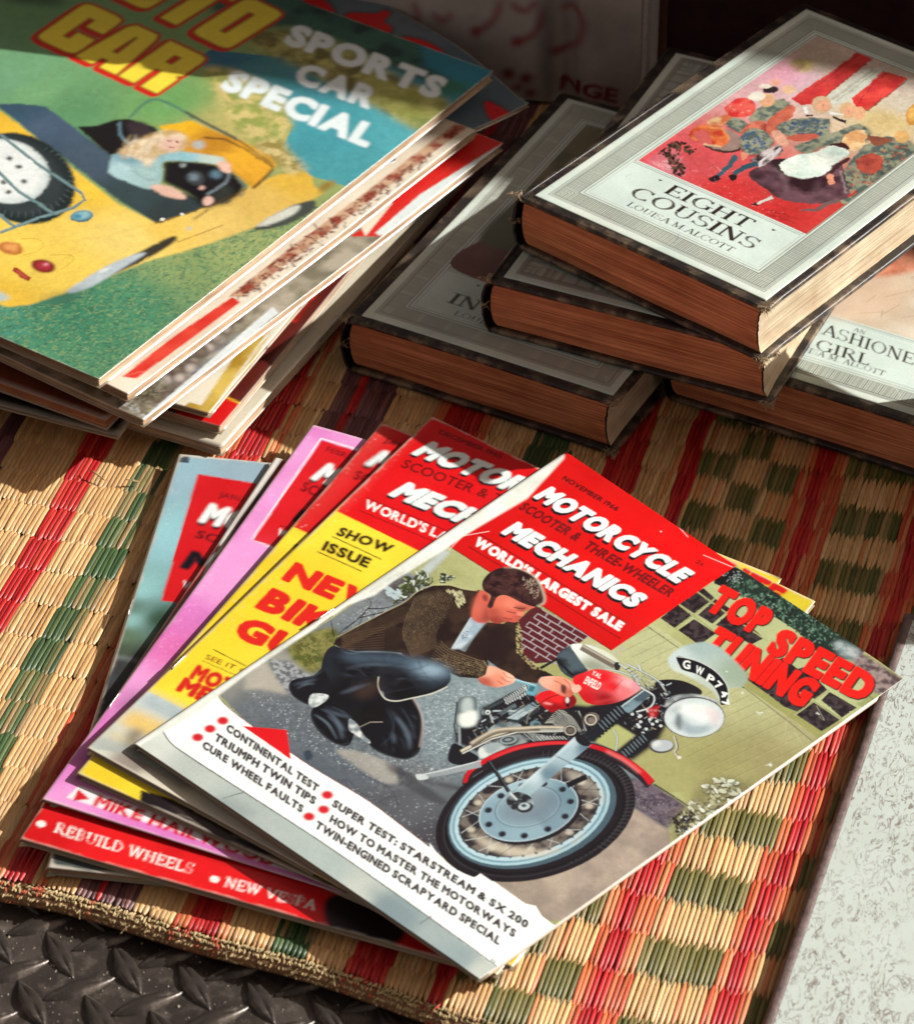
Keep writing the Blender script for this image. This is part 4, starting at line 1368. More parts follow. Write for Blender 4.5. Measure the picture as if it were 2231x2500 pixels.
    P.scatter([(950, 590), (1050, 570), (1240, 630), (1230, 680), (1100, 680)], 160, lambda x, y, r: P.ell(x, y, 3.2, 1.6, 10, (164, 148, 108), 0, .6), 25)
    P.scatter([(1000, 215), (1110, 230), (1125, 290), (1085, 320), (1060, 250)], 90, lambda x, y, r: P.line([(x, y), (x + 6, y + 14)], 4, (208, 204, 160), 0, .8), 26)
    P.scatter([(1405, 380), (1425, 470), (1430, 560), (1500, 620), (1560, 660), (1480, 640), (1400, 560), (1395, 430)], 110, lambda x, y, r: P.line([(x, y), (x + 8, y + 8)], 4, (190, 176, 124), 0, .8), 27)
    P.line([(450, 470), (560, 412), (690, 345), (800, 290), (870, 233), (950, 201), (1040, 201), (1110, 222), (1190, 234)], 4, (196, 188, 140), 0, .7, True)
    P.line([(1185, 600), (1215, 640), (1205, 690)], 4, (110, 96, 70)); P.line([(1225, 604), (1250, 640), (1238, 684)], 4, (150, 134, 96))
    P.poly([(1160, 375), (1195, 398), (1250, 388), (1165, 490), (1110, 540), (1058, 545)], P.tex((150, 172, 186), (188, 204, 212), 16), 1)
    P.line([(1160, 375), (1110, 455), (1060, 540)], 4, (210, 224, 226)); P.scatter([(1120, 450), (1150, 450), (1140, 485), (1110, 490)], 16, lambda x, y, r: P.ell(x, y, 6, 2, 20, (96, 116, 130)), 28)
    skin = (206, 98, 78); dk = (128, 52, 46)
    P.blob([(1205, 232), (1175, 300), (1160, 372), (1200, 405), (1255, 395), (1275, 330), (1250, 250)], (196, 92, 76), 1)
    P.blob([(1235, 330), (1262, 345), (1270, 400), (1240, 400), (1205, 400), (1225, 360)], (140, 58, 52), 4, .8)
    P.blob([(1245, 310), (1290, 272), (1345, 258), (1430, 296), (1500, 318), (1468, 334), (1442, 346), (1428, 372), (1398, 402), (1350, 398), (1300, 409), (1258, 388)], P.fr(*F2).grad([((1300, 300), (222, 112, 90)), ((1380, 310), (232, 128, 104)), ((1300, 390), (150, 60, 50)), ((1420, 370), (190, 88, 74)), ((1262, 350), (186, 84, 68)), ((1360, 350), (210, 100, 80))]), 0)
    P.ell(1228, 268, 26, 34, -20, (206, 96, 80)); P.ell(1232, 272, 13, 20, -20, (140, 54, 50), 1)
    P.line([(1385, 322), (1420, 330), (1446, 330)], 5, (70, 24, 24)); P.line([(1350, 342), (1385, 352), (1410, 352)], 4, (92, 34, 32)); P.line([(1378, 384), (1356, 384), (1330, 376)], 5, (110, 26, 30))
    P.blob([(1404, 346), (1442, 350), (1430, 368), (1404, 366)], (232, 130, 104), 1); P.line([(1404, 368), (1422, 372)], 3, dk)
    P.blob([(1222, 226), (1220, 180), (1262, 132), (1330, 108), (1420, 118), (1505, 165), (1545, 240), (1552, 288), (1505, 318), (1430, 298), (1345, 258), (1295, 270), (1272, 322), (1245, 318), (1262, 262)], P.tex((40, 20, 24), (74, 44, 42), 9), 0)
    P.line([(1330, 108), (1420, 116), (1500, 158), (1542, 232), (1550, 292), (1510, 316)], 12, (206, 196, 172), 1, .8, True, taper=(.2, .6, 1, 1, .5))
    P.scatter([(1420, 150), (1500, 170), (1530, 250), (1500, 290), (1450, 200)], 80, lambda x, y, r: P.line([(x, y), (x + r.normal(0, 8), y + 8)], 3, (178, 160, 140), 0, .75), 29)
    P.scatter([(1250, 150), (1340, 120), (1450, 200), (1480, 290), (1330, 250), (1240, 240)], 130, lambda x, y, r: P.line([(x, y), (x + 14, y + r.uniform(-8, 12))], 3, [(96, 58, 52), (28, 12, 16)][r.integers(2)], 0, .7), 30)
    for q, c, so, al in (([(1300, 300), (1350, 285), (1390, 300), (1340, 320)], (236, 140, 112), 6, .6), ([(1290, 350), (1340, 345), (1370, 375), (1320, 385)], (226, 116, 92), 6, .5), ([(1270, 330), (1300, 340), (1300, 390), (1275, 380)], (120, 44, 40), 6, .5), ([(1395, 306), (1450, 318), (1470, 330), (1420, 328)], (92, 34, 32), 3, .55), ([(1180, 290), (1200, 260), (1210, 330), (1180, 360)], (232, 120, 96), 5, .7)):
        P.blob(q, c, so, al)
    P.line([(1392, 318), (1425, 324), (1452, 322)], 4, (60, 20, 22), 0.4, .9, True); P.line([(1404, 334), (1424, 338), (1440, 337)], 3, (44, 14, 18), 0.3, 1, True)
    # trousers and boots
    jn = P.tex((14, 13, 18), (30, 32, 40), 26, 3)
    P.blob([(380, 575), (420, 520), (480, 532), (560, 552), (760, 560), (860, 600), (985, 620), (1042, 655), (1056, 700), (1030, 742), (960, 775), (850, 800), (770, 815), (715, 800), (690, 760), (560, 780), (450, 800), (400, 780), (370, 700)], jn, 0)
    for q, c, so, al in (([(470, 560), (560, 566), (700, 575), (820, 590), (900, 612), (860, 630), (700, 604), (540, 600)], (84, 106, 126), 7, .75), ([(850, 615), (960, 628), (1030, 655), (1040, 690), (960, 690), (880, 672)], (126, 156, 178), 9, .95), ([(900, 630), (980, 640), (1010, 664), (940, 672)], (170, 198, 212), 7, .8), ([(380, 600), (430, 580), (440, 680), (400, 720)], (44, 54, 66), 8, .6), ([(960, 700), (1030, 700), (1000, 735), (900, 760)], (50, 62, 76), 7, .7), ([(540, 760), (640, 715), (670, 730), (560, 780)], (64, 52, 46), 6, .6)):
        P.blob(q, c, so, al)
    rw = np.random.default_rng(61)
    for i in range(46):
        x, y = rw.uniform(440, 1000), rw.uniform(570, 720); L = rw.uniform(20, 80); an = R(rw.normal(12, 28))
        P.line([(x, y), (x + L * .5 * math.cos(an), y + L * .5 * math.sin(an) + rw.normal(0, 6)), (x + L * math.cos(an), y + L * math.sin(an))], rw.uniform(1.6, 3.4), [(12, 12, 18), (92, 112, 130), (54, 68, 82)][rw.integers(3)], 0.6, rw.uniform(.25, .7), True, taper=(.2, 1, .2))
    P.blob([(480, 780), (560, 740), (670, 690), (700, 790), (760, 815), (850, 800), (895, 870), (915, 960), (905, 1070), (850, 1118), (770, 1112), (660, 1065), (610, 990), (560, 920)], (16, 16, 22), 0)
    P.blob([(330, 860), (400, 800), (520, 800), (565, 890), (545, 1030), (480, 1042), (400, 995), (345, 930)], (14, 14, 20), 0)
    P.blob([(205, 720), (240, 688), (330, 672), (385, 640), (440, 760), (400, 790), (335, 780), (312, 826), (230, 780)], (18, 18, 24), 0)
    P.blob([(330, 770), (410, 776), (405, 806), (345, 842), (315, 818)], P.tex((150, 162, 162), (216, 224, 222), 8)); P.blob([(532, 905), (575, 935), (600, 985), (640, 1020), (635, 1035), (560, 985), (530, 960)], P.tex((130, 142, 148), (218, 224, 220), 7))
    for q, w, a in (([(420, 880), (480, 940), (500, 1010)], 16, .6), ([(400, 850), (470, 880), (540, 900)], 9, .5), ([(230, 720), (300, 705), (350, 690)], 9, .5), ([(780, 900), (840, 1000), (850, 1070)], 18, .5), ([(740, 860), (800, 930), (870, 1010)], 8, .4), ([(760, 980), (770, 1040)], 12, .5), ([(500, 640), (640, 620), (860, 640)], 6, .5), ([(860, 600), (900, 660), (890, 700)], 5, .6), ([(880, 640), (930, 700), (1000, 700)], 5, .5), ([(480, 770), (640, 720)], 16, .35)):
        P.line(q, w, (126, 146, 166), 2, a, True, taper=(.2, 1, .2))
    for i in range(60):
        x, y = (rw.uniform(360, 540), rw.uniform(830, 1010)) if i < 28 else (rw.uniform(700, 880), rw.uniform(840, 1080)); L = rw.uniform(20, 90); an = R(rw.normal(50 if i < 28 else 62, 20))
        P.line([(x, y), (x + L * .5 * math.cos(an) + 6, y + L * .5 * math.sin(an)), (x + L * math.cos(an), y + L * math.sin(an))], rw.uniform(1.5, 4), [(98, 118, 138), (60, 74, 90), (8, 8, 12)][rw.integers(3)], 0.6, rw.uniform(.2, .6), True, taper=(.2, 1, .2))
    for q in ([(820, 660), (900, 640), (940, 620)], [(850, 690), (920, 690), (990, 720)], [(700, 640), (800, 620)], [(880, 590), (900, 640)], [(560, 860), (640, 890), (700, 930)]):
        P.line(q, 4, (10, 10, 16), 1, .7, True)
    P.line([(676, 685), (676, 740), (712, 800), (770, 816), (848, 803), (960, 778), (1040, 742)], 6, (214, 214, 200), 0, .95, True)
    P.line([(860, 800), (905, 880), (915, 960), (903, 1060)], 7, (196, 180, 178), 1, .9, True); P.line([(585, 950), (640, 925), (705, 925)], 4, (170, 166, 150))
    P.blob([(548, 770), (600, 735), (668, 700), (680, 745), (640, 790), (590, 800)], (62, 46, 40), 6, .8)
    P.blob([(560, 860), (640, 830), (720, 850), (730, 905), (640, 915), (585, 945)], (8, 8, 12), 4, .9)
    for q, w, c, a in (([(205, 722), (212, 760), (240, 790), (312, 828)], 3.5, (130, 140, 150), .6), ([(330, 862), (345, 925), (400, 993), (480, 1040), (540, 1030)], 3.5, (120, 132, 142), .6), ([(600, 985), (660, 1062), (770, 1112), (850, 1117), (900, 1070)], 3.5, (116, 126, 134), .55), ([(240, 690), (330, 676), (384, 642)], 4, (110, 124, 138), .6), ([(470, 536), (520, 560), (600, 552), (760, 562), (860, 602)], 4, (136, 158, 176), .6), ([(720, 850), (760, 930), (750, 1000), (700, 1050)], 4, (76, 92, 108), .7), ([(800, 850), (850, 930), (880, 1020)], 5, (90, 108, 124), .55), ([(350, 880), (420, 930), (470, 1010)], 6, (140, 162, 180), .75), ([(380, 850), (450, 890), (500, 960)], 5, (104, 124, 142), .7), ([(430, 840), (500, 870), (540, 920)], 4, (90, 108, 124), .7), ([(250, 740), (290, 720), (340, 716)], 6, (116, 132, 148), .7), ([(860, 640), (905, 655), (930, 700), (900, 730)], 3, (16, 18, 26), .8), ([(884, 612), (900, 640), (880, 668)], 3, (16, 18, 26), .8), ([(820, 668), (880, 676), (960, 660)], 3, (18, 20, 28), .8), ([(700, 770), (780, 760), (900, 740)], 4, (52, 58, 68), .6)):
        P.line(q, w, c, 0.5, a, True, taper=(.3, 1, .3))
    # --- motorcycle
    P.fr(*F3)
    P.poly([(270, 450), (520, 350), (640, 420), (860, 440), (1000, 400), (1320, 290), (1330, 480), (1240, 640), (1100, 740), (850, 620), (500, 660), (260, 700), (120, 640), (140, 560), (260, 520)], (26, 24, 30), 2)
    P.poly([(930, 600), (1020, 540), (1120, 600), (1010, 690), (900, 640)], (170, 176, 116), 1)
    def bit(x, y, r):
        a = r.choice([-35, -30, -25, 55, 60, 20]); L = r.uniform(6, 34)
        P.line([(x, y), (x + L * math.cos(R(a)), y + L * math.sin(R(a)))], r.uniform(2, 7), [(188, 204, 208), (120, 134, 140), (60, 62, 70), (12, 12, 16), (150, 140, 118), (84, 98, 106)][r.integers(6)], 0, .9)
    P.scatter([(280, 460), (520, 360), (700, 470), (860, 470), (850, 600), (560, 640), (260, 690), (180, 600)], 300, bit, 31)
    P.scatter([(1040, 420), (1230, 330), (1320, 420), (1270, 560), (1120, 640), (1060, 560)], 90, bit, 32)
    # shock absorber, chain guard and air cleaner on the left
    P.line([(290, 480), (420, 400), (530, 345)], 44, (34, 36, 42)); 
    for i in range(9):
        P.line([(400 + 14 * i, 392 - 7 * i), (418 + 14 * i, 432 - 7 * i)], 7, (206, 216, 216))
    P.poly([(420, 480), (560, 420), (590, 450), (440, 520)], (120, 140, 148)); P.line([(300, 470), (520, 470)], 8, (176, 190, 194)); P.ell(300, 478, 26, 18, 0, (150, 164, 170)); P.ell(300, 478, 12, 9, 0, (20, 20, 26))
    P.blob([(150, 400), (190, 388), (235, 395), (248, 440), (240, 520), (230, 556), (160, 560), (125, 540), (130, 450)], (90, 104, 108)); P.blob([(170, 405), (215, 400), (222, 470), (160, 470)], (176, 190, 188), 2); P.blob([(150, 490), (240, 470), (238, 545), (160, 556)], (224, 232, 224), 2); P.line([(135, 420), (125, 540)], 8, (40, 44, 48))
    P.line([(120, 540), (130, 600), (230, 600)], 10, (24, 24, 28)); P.line([(150, 560), (155, 690), (200, 700)], 14, (140, 152, 154)); P.blob([(90, 720), (120, 650), (200, 690), (260, 730), (200, 770), (110, 760)], (24, 24, 30)); 
    P.blob([(260, 700), (330, 640), (480, 600), (520, 640), (420, 690), (300, 740)], P.tex((96, 102, 104), (166, 172, 168), 14), 1); P.ell(440, 640, 66, 34, -20, (120, 128, 130)); P.ell(440, 640, 40, 20, -20, (64, 68, 72))
    P.line([(160, 700), (320, 620), (460, 580), (740, 572)], 30, (74, 70, 62)); P.line([(160, 694), (320, 612), (460, 572), (740, 562)], 14, (202, 196, 172)); P.line([(170, 706), (330, 626), (470, 588), (740, 580)], 5, (226, 228, 220)); P.ell(762, 575, 36, 30, -20, (60, 60, 62)); P.ell(762, 575, 22, 18, -20, (150, 146, 130))
    # cylinder fins
    for i in range(11):
        P.line([(640 + 17 * i, 482 - 1.5 * i), (700 + 15 * i, 560 + 2 * i)], 5, (178, 186, 182)); P.line([(648 + 17 * i, 482 - 1.5 * i), (708 + 15 * i, 560 + 2 * i)], 4, (40, 36, 36))
    for i in range(9):
        P.line([(520 + 16 * i, 585 + 3 * i), (590 + 16 * i, 650 + 2 * i)], 4, (160, 168, 166))
    P.ell(880, 510, 44, 34, -10, (120, 116, 104)); P.ell(880, 510, 28, 20, -10, (60, 56, 52))
    P.fr(1150, 1690, 3.453)
    P.line([(100, 232), (240, 160), (430, 42)], 52, (24, 26, 32)); P.line([(110, 214), (250, 142)], 7, (90, 104, 112), 1); 
    for i in range(11):
        x, y = 262 + 17 * i, 150 - 11.5 * i
        P.line([(x - 6, y - 24), (x + 8, y - 8), (x + 12, y + 20)], 6.5, (220, 230, 230), 0, 1, True)
    P.ell(122, 242, 40, 32, 0, (34, 36, 42)); P.ell(120, 242, 24, 20, 0, (196, 206, 206)); P.ell(120, 244, 10, 9, 0, (40, 44, 50)); P.line([(140, 262), (160, 330)], 18, (120, 134, 138)); P.line([(146, 262), (164, 330)], 5, (214, 222, 222))
    P.poly([(205, 245), (345, 160), (362, 180), (228, 268)], (28, 30, 36)); 
    for i in range(3): P.line([(216 + 8 * i, 248 + 10 * i), (350 + 6 * i, 168 + 8 * i)], 4, (126, 144, 150))
    P.poly([(266, 292), (470, 158), (566, 212), (540, 240), (380, 330), (296, 316)], (44, 50, 56)); P.poly([(280, 292), (470, 170), (530, 204), (370, 306)], P.tex((120, 142, 150), (170, 188, 192), 10)); P.line([(300, 302), (420, 232), (520, 206)], 3, (50, 60, 68)); P.line([(450, 340), (470, 260), (560, 180), (700, 88)], 8, (66, 62, 60), 0, 1, True); P.line([(446, 340), (466, 258), (556, 178)], 3, (196, 196, 186), 0, 1, True)
    P.blob([(110, 420), (170, 350), (290, 322), (380, 336), (400, 372), (250, 400), (130, 440)], P.tex((84, 98, 102), (150, 162, 162), 9)); P.ell(520, 340, 46, 30, 0, (96, 124, 136)); P.ell(530, 345, 26, 16, 0, (60, 76, 86))
    P.blob([(585, 350), (610, 250), (700, 215), (860, 230), (920, 320), (900, 400), (760, 350)], (34, 30, 32))
    for i in range(13):
        x0, y0 = 600 + 13 * i, 330 - 14 * i if i < 8 else 218 + 2 * (i - 8)
        x1, y1 = 700 + 17 * i, 360 + 3.5 * i
        P.line([(x0, y0), ((x0 + x1) / 2 + 14, (y0 + y1) / 2 - 16), (x1, y1)], 6, (206, 212, 204), 0, 1, True); P.line([(x0 + 5, y0 + 4), ((x0 + x1) / 2 + 19, (y0 + y1) / 2 - 12), (x1 + 5, y1 + 2)], 4, (30, 26, 28), 0, .9, True)
    for i in range(9): P.line([(530 + 27 * i, 440), (600 + 26 * i, 505 - 2 * i)], 7, (196, 202, 196)); P.line([(540 + 27 * i, 440), (610 + 26 * i, 505 - 2 * i)], 5, (34, 30, 32))
    P.line([(-20, 520), (130, 430), (240, 395), (420, 384), (560, 378), (760, 372)], 44, (50, 44, 40), 0, 1, True); P.line([(-20, 505), (130, 416), (240, 384), (420, 374), (560, 366), (760, 366)], 17, (214, 204, 180), 0.5, 1, True); P.line([(-20, 526), (130, 438), (240, 404), (420, 394), (560, 396), (760, 388)], 6, (186, 176, 150), 0.4, 1, True); P.line([(560, 392), (700, 396), (760, 380)], 20, (176, 184, 178), 1, .9)
    P.ell(812, 392, 56, 48, 0, (44, 38, 38)); P.ell(812, 392, 50, 42, 0, (190, 186, 172), inner=.8); P.ell(812, 392, 30, 24, 0, (96, 90, 84)); P.line([(430, 420), (550, 512)], 14, (50, 50, 54)); P.line([(424, 420), (544, 512)], 5, (190, 196, 192))
    P.ell(295, 478, 84, 42, -8, (40, 44, 48)); P.ell(295, 474, 76, 36, -8, (136, 150, 152)); P.ell(292, 472, 52, 24, -8, (60, 66, 70)); P.ell(292, 472, 30, 12, -8, (130, 140, 140)); P.blob([(250, 520), (330, 540), (420, 470), (440, 490), (380, 560), (290, 570)], (160, 168, 164), 2, .9)
    P.blob([(45, 560), (90, 520), (220, 498), (275, 570), (150, 610), (60, 630)], P.tex((150, 164, 166), (206, 214, 210), 14))
    P.ell(985, 300, 60, 56, 0, (50, 44, 44)); P.ell(985, 300, 52, 48, 0, (206, 198, 180), 0, 1, inner=.78); P.ell(990, 305, 30, 26, 0, (120, 112, 104))
    P.fr(*F3)
    # red side cover and tank
    P.blob([(570, 395), (615, 360), (700, 350), (770, 368), (800, 410), (775, 445), (700, 462), (655, 476), (600, 430)], P.fr(*F3).grad([((600, 380), (214, 26, 34)), ((700, 400), (236, 36, 40)), ((680, 450), (150, 10, 20)), ((760, 410), (120, 8, 16))])); P.line([(600, 425), (660, 390), (740, 372)], 4, (60, 6, 12), smooth=True); P.ell(640, 428, 24, 5, 10, (240, 160, 160), 1)
    P.blob([(690, 165), (762, 103), (800, 150), (850, 220), (862, 245), (800, 290), (720, 250)], P.tex((30, 36, 42), (74, 90, 98), 18)); P.line([(600, 230), (690, 180), (780, 270)], 16, (24, 22, 26))
    P.blob([(772, 98), (850, 93), (960, 128), (1042, 190), (1010, 226), (920, 236), (850, 215), (800, 150)], P.fr(*F3).grad([((800, 120), (226, 234, 228)), ((960, 150), (214, 220, 200)), ((900, 220), (150, 158, 140))])); P.line([(830, 108), (1015, 212)], 38, (112, 104, 92)); P.line([(835, 100), (1015, 200)], 10, (178, 172, 158)); P.ell(1030, 215, 18, 24, 0, (40, 40, 44))
    P.blob([(780, 292), (850, 250), (920, 232), (1010, 250), (1100, 285), (1160, 316), (1150, 350), (1070, 400), (980, 428), (890, 432), (830, 400)], P.fr(*F3).grad([((830, 310), (216, 20, 30)), ((950, 280), (228, 24, 34)), ((1090, 310), (232, 176, 178)), ((1060, 350), (222, 120, 124)), ((1130, 320), (220, 150, 156)), ((960, 400), (150, 10, 22)), ((860, 400), (190, 16, 26)), ((1000, 330), (220, 30, 40))]))
    P.line([(1000, 350), (1060, 290), (1010, 275)], 3, (170, 20, 30)); P.line([(900, 420), (1000, 400), (1120, 350)], 6, (240, 90, 90), 2, .6)
    for s_, A, B, C in (('YAL', (882, 262), (930, 286), (898, 240)), ('ENFIELD', (838, 312), (920, 352), (862, 272))):
        P.text(s_, A, B, C, (240, 232, 226), 0.03)
    # bars, cables, fork yokes
    P.blob([(1240, 300), (1330, 285), (1420, 300), (1500, 350), (1440, 400), (1320, 400), (1260, 360)], (26, 24, 30)); P.poly([(1030, 450), (1180, 340), (1220, 370), (1090, 480)], P.tex((70, 88, 98), (120, 146, 156), 20)); P.line([(1050, 440), (1180, 345)], 6, (186, 206, 210))
    for q, w in (([(1040, 200), (1120, 260), (1160, 330), (1230, 380), (1210, 440), (1130, 470)], 8), ([(960, 230), (1060, 250), (1150, 290)], 6), ([(1080, 200), (1180, 250), (1260, 300), (1300, 360)], 7), ([(1140, 230), (1220, 270), (1290, 320)], 6), ([(1000, 570), (1020, 620), (1010, 690)], 6), ([(1150, 205), (1160, 240)], 10)):
        P.line(q, w + 4, (30, 28, 32), smooth=True); P.line(q, w, (204, 216, 216), smooth=True)
    P.scatter([(1060, 220), (1330, 330), (1300, 400), (1150, 330)], 60, bit, 33)
    P.scatter([(1090, 460), (1250, 430), (1280, 560), (1130, 600)], 18, lambda x, y, r: P.ell(x, y, 9, 8, 0, (206, 214, 214)), 34)
    P.poly([(1190, 450), (1260, 430), (1240, 500), (1200, 500)], (190, 16, 26), 1, .8)
    # screen with number plate
    P.blob([(1316, 180), (1340, 140), (1400, 100), (1470, 78), (1540, 72), (1610, 100), (1700, 180), (1760, 260), (1720, 320), (1650, 330), (1640, 400), (1600, 420), (1560, 350), (1430, 270), (1340, 230)], P.fr(*F3).grad([((1350, 150), (196, 214, 214)), ((1500, 90), (158, 180, 176)), ((1700, 250), (150, 170, 150)), ((1500, 320), (184, 196, 184)), ((1400, 250), (200, 212, 204))]), 1)
    P.blob([(1364, 155), (1420, 162), (1500, 186), (1580, 234), (1634, 300), (1646, 360), (1632, 412), (1600, 420), (1592, 370), (1556, 310), (1480, 256), (1400, 232), (1378, 205)], (20, 20, 26)); P.line([(1364, 156), (1420, 163), (1500, 187), (1580, 235), (1634, 300), (1646, 360), (1630, 412)], 4, (206, 214, 210), smooth=True)
    for ch, x, y, a in (('G', 1396, 220, 10), ('W', 1462, 246, 22), ('P', 1522, 286, 34), ('7', 1566, 318, 44), ('4', 1596, 356, 62), ('7', 1604, 398, 78)):
        ca, sa = math.cos(R(a)), math.sin(R(a)); k = 42 if ch != 'W' else 46; k = k if ch in 'GWP' else 34
        P.text(ch, (x, y), (x + k * ca, y + k * sa), (x + 46 * sa * .9 - 2, y - 48 * ca), (236, 242, 238), 0.03)
    # headlamp
    P.blob([(1290, 440), (1330, 385), (1420, 366), (1520, 376), (1590, 410), (1500, 420), (1380, 410)], P.tex((120, 130, 132), (222, 230, 228), 20), 1)
    P.ell(1448, 494, 172, 114, -4, (50, 50, 56)); P.ell(1450, 496, 166, 109, -4, (196, 206, 206)); P.ell(1450, 496, 156, 101, -4, (200, 214, 214))
    P.blob([(1330, 440), (1420, 420), (1520, 430), (1560, 480), (1500, 520), (1400, 480)], (230, 238, 236), 3, .9); P.blob([(1370, 500), (1440, 540), (1540, 540), (1500, 580), (1420, 590), (1380, 560)], (146, 164, 172), 3, .85); P.blob([(1360, 470), (1380, 500), (1372, 570), (1340, 530)], (84, 92, 100), 2.5, .85); P.blob([(1500, 440), (1570, 450), (1596, 500), (1560, 540), (1530, 500)], (214, 196, 196), 4, .7); P.blob([(1320, 470), (1340, 440), (1380, 430), (1360, 460)], (120, 130, 138), 3, .6); P.ell(1470, 450, 30, 14, 0, (236, 226, 222), 3)
    for i in range(20):
        a = R(200 + 7 * i); P.line([(1450 + 150 * math.cos(a) * .98, 496 - 98 * math.sin(a) * .98), (1450 + 118 * math.cos(a), 496 - 76 * math.sin(a))], 2, (120, 132, 136), 0, .45)
    P.ell(1265, 658, 68, 38, -6, (66, 64, 68)); P.ell(1268, 654, 60, 32, -6, (176, 186, 190)); P.ell(1235, 644, 26, 16, -20, (210, 216, 214), 2)
    P.line([(1335, 600), (1350, 660), (1335, 690), (1362, 722)], 13, (60, 54, 50), smooth=True); P.line([(1333, 600), (1347, 660), (1333, 690), (1358, 720)], 7, (206, 206, 196), smooth=True); P.ell(1358, 718, 12, 9, 0, (216, 214, 202))
    # fork gaiters
    for (x0, y0, x1, y1, n, w) in ((905, 585, 1045, 462, 9, 78), (1062, 705, 1175, 612, 8, 64)):
        dx, dy = (x1 - x0), (y1 - y0); L = math.hypot(dx, dy); nx_, ny_ = -dy / L, dx / L
        for i in range(n):
            t = i / (n - 1); cx, cy = x0 + dx * t, y0 + dy * t
            P.ell(cx, cy, w / 2, 15, math.degrees(math.atan2(ny_, nx_)), (20, 22, 28)); P.ell(cx - nx_ * 4 - dx / L * 3, cy - ny_ * 4 - dy / L * 3, w / 2.6, 4, math.degrees(math.atan2(ny_, nx_)), (110, 126, 134), 0, .8)
    # front mudguard and wheel
    P.line([(185, 880), (215, 815), (330, 745), (480, 688), (640, 662), (790, 662), (930, 690), (1050, 745), (1140, 810), (1200, 870)], 64, (34, 26, 34), smooth=True, taper=(.5, 1, 1, 1, .9))
    P.line([(185, 868), (215, 800), (330, 728), (480, 672), (640, 648), (790, 648), (930, 676), (1050, 730), (1150, 800), (1202, 862)], 26, (196, 20, 34), smooth=True, taper=(.8, 1, .7, 1, 1.6))
    P.line([(330, 730), (480, 674), (640, 648), (790, 650)], 5, (240, 90, 90), 1, .6, True); P.line([(960, 690), (1060, 742), (1140, 805)], 14, (236, 140, 140), 2, .7, True)
    P.ell(572, 1040, 556, 338, -17, (28, 24, 30)); 
    for k in range(46):
        a = R(-75 + k * 3.4); c_, s__ = math.cos(a), math.sin(a); cr, sr = math.cos(R(-17)), math.sin(R(-17))
        def e_(f): return (572 + 556 * f * c_ * cr - 338 * f * s__ * sr, 1040 + 556 * f * c_ * sr + 338 * f * s__ * cr)
        P.line([e_(.985), e_(.93), e_(.88)], 3, (86, 84, 88), 0, .6)
    P.ell(572, 1040, 556 * .93, 338 * .93, -17, (62, 60, 66), 0, .6, inner=.985); P.ell(572, 1040, 500, 300, -17, (16, 15, 20), 0, 1, inner=.97)
    P.ell(552, 1026, 470, 286, -17, (70, 92, 104)); P.ell(540, 1022, 448, 270, -18, (160, 196, 206)); P.ell(538, 1022, 432, 256, -18, (116, 150, 164)); P.ell(536, 1022, 418, 246, -18, (176, 206, 214)); P.ell(536, 1022, 396, 226, -18, (52, 50, 56))
    P.ell(540, 1020, 392, 222, -18, P.tex((40, 36, 42), (112, 104, 96), 16, 3, .4, .62)); P.blob([(210, 1140), (330, 1230), (520, 1270), (700, 1230), (840, 1120), (760, 1200), (560, 1230), (330, 1180)], (206, 196, 176), 3, .75)
    P.blob([(740, 800), (840, 830), (930, 900), (940, 980), (860, 900), (760, 850)], (190, 186, 172), 3, .5)
    rr_ = np.random.default_rng(35)
    for k in range(34):
        a = R(k * 10.6); b = a + R(24 if k % 2 else -24); cr, sr = math.cos(R(-18)), math.sin(R(-18))
        p0 = (538 + 394 * math.cos(a) * cr - 226 * math.sin(a) * sr, 1022 + 394 * math.cos(a) * sr + 226 * math.sin(a) * cr)
        p1 = (538 + 230 * math.cos(b) * cr - 130 * math.sin(b) * sr, 1016 + 230 * math.cos(b) * sr + 130 * math.sin(b) * cr)
        P.line([p0, p1], 3.2, (196, 206, 206) if k % 3 else (60, 50, 50), 0, .85); P.ell(p0[0], p0[1], 9, 7, 0, (40, 38, 44), 0, .7)
    for k in range(9):
        a = R(k * 40 + 20); P.ell(540 + 335 * math.cos(a) * .95 + 60 * math.sin(a), 1020 - 100 * math.cos(a) + 190 * math.sin(a), 22, 15, 0, (206, 200, 182), 1, .75)
    P.ell(548, 1026, 280, 166, -15, (30, 28, 34)); P.ell(532, 1012, 276, 164, -15, P.fr(*F3).grad([((300, 1050), (126, 156, 170)), ((500, 900), (156, 184, 194)), ((750, 950), (110, 140, 154)), ((560, 1120), (142, 172, 184)), ((640, 1080), (120, 148, 162))])); P.ell(532, 1012, 276, 164, -15, (196, 214, 218), 0, .7, inner=.975)
    P.ell(528, 996, 184, 108, -14, (70, 92, 104), 0, .8, inner=.975); P.ell(528, 994, 160, 92, -14, (96, 92, 104), 8, .45); P.ell(528, 996, 172, 100, -14, (180, 200, 206), 0, .6, inner=.985)
    for k in range(11):
        a = R(k * 33 - 60); x = 532 + 232 * math.cos(a) * math.cos(R(-15)) - 134 * math.sin(a) * math.sin(R(-15)); y = 1012 + 232 * math.cos(a) * math.sin(R(-15)) + 134 * math.sin(a) * math.cos(R(-15))
        P.ell(x, y, 22, 17, -10, (84, 104, 116)); P.ell(x + 2, y + 2, 17, 13, -10, (34, 34, 44))
    P.line([(740, 880), (850, 830)], 30, (24, 24, 30))
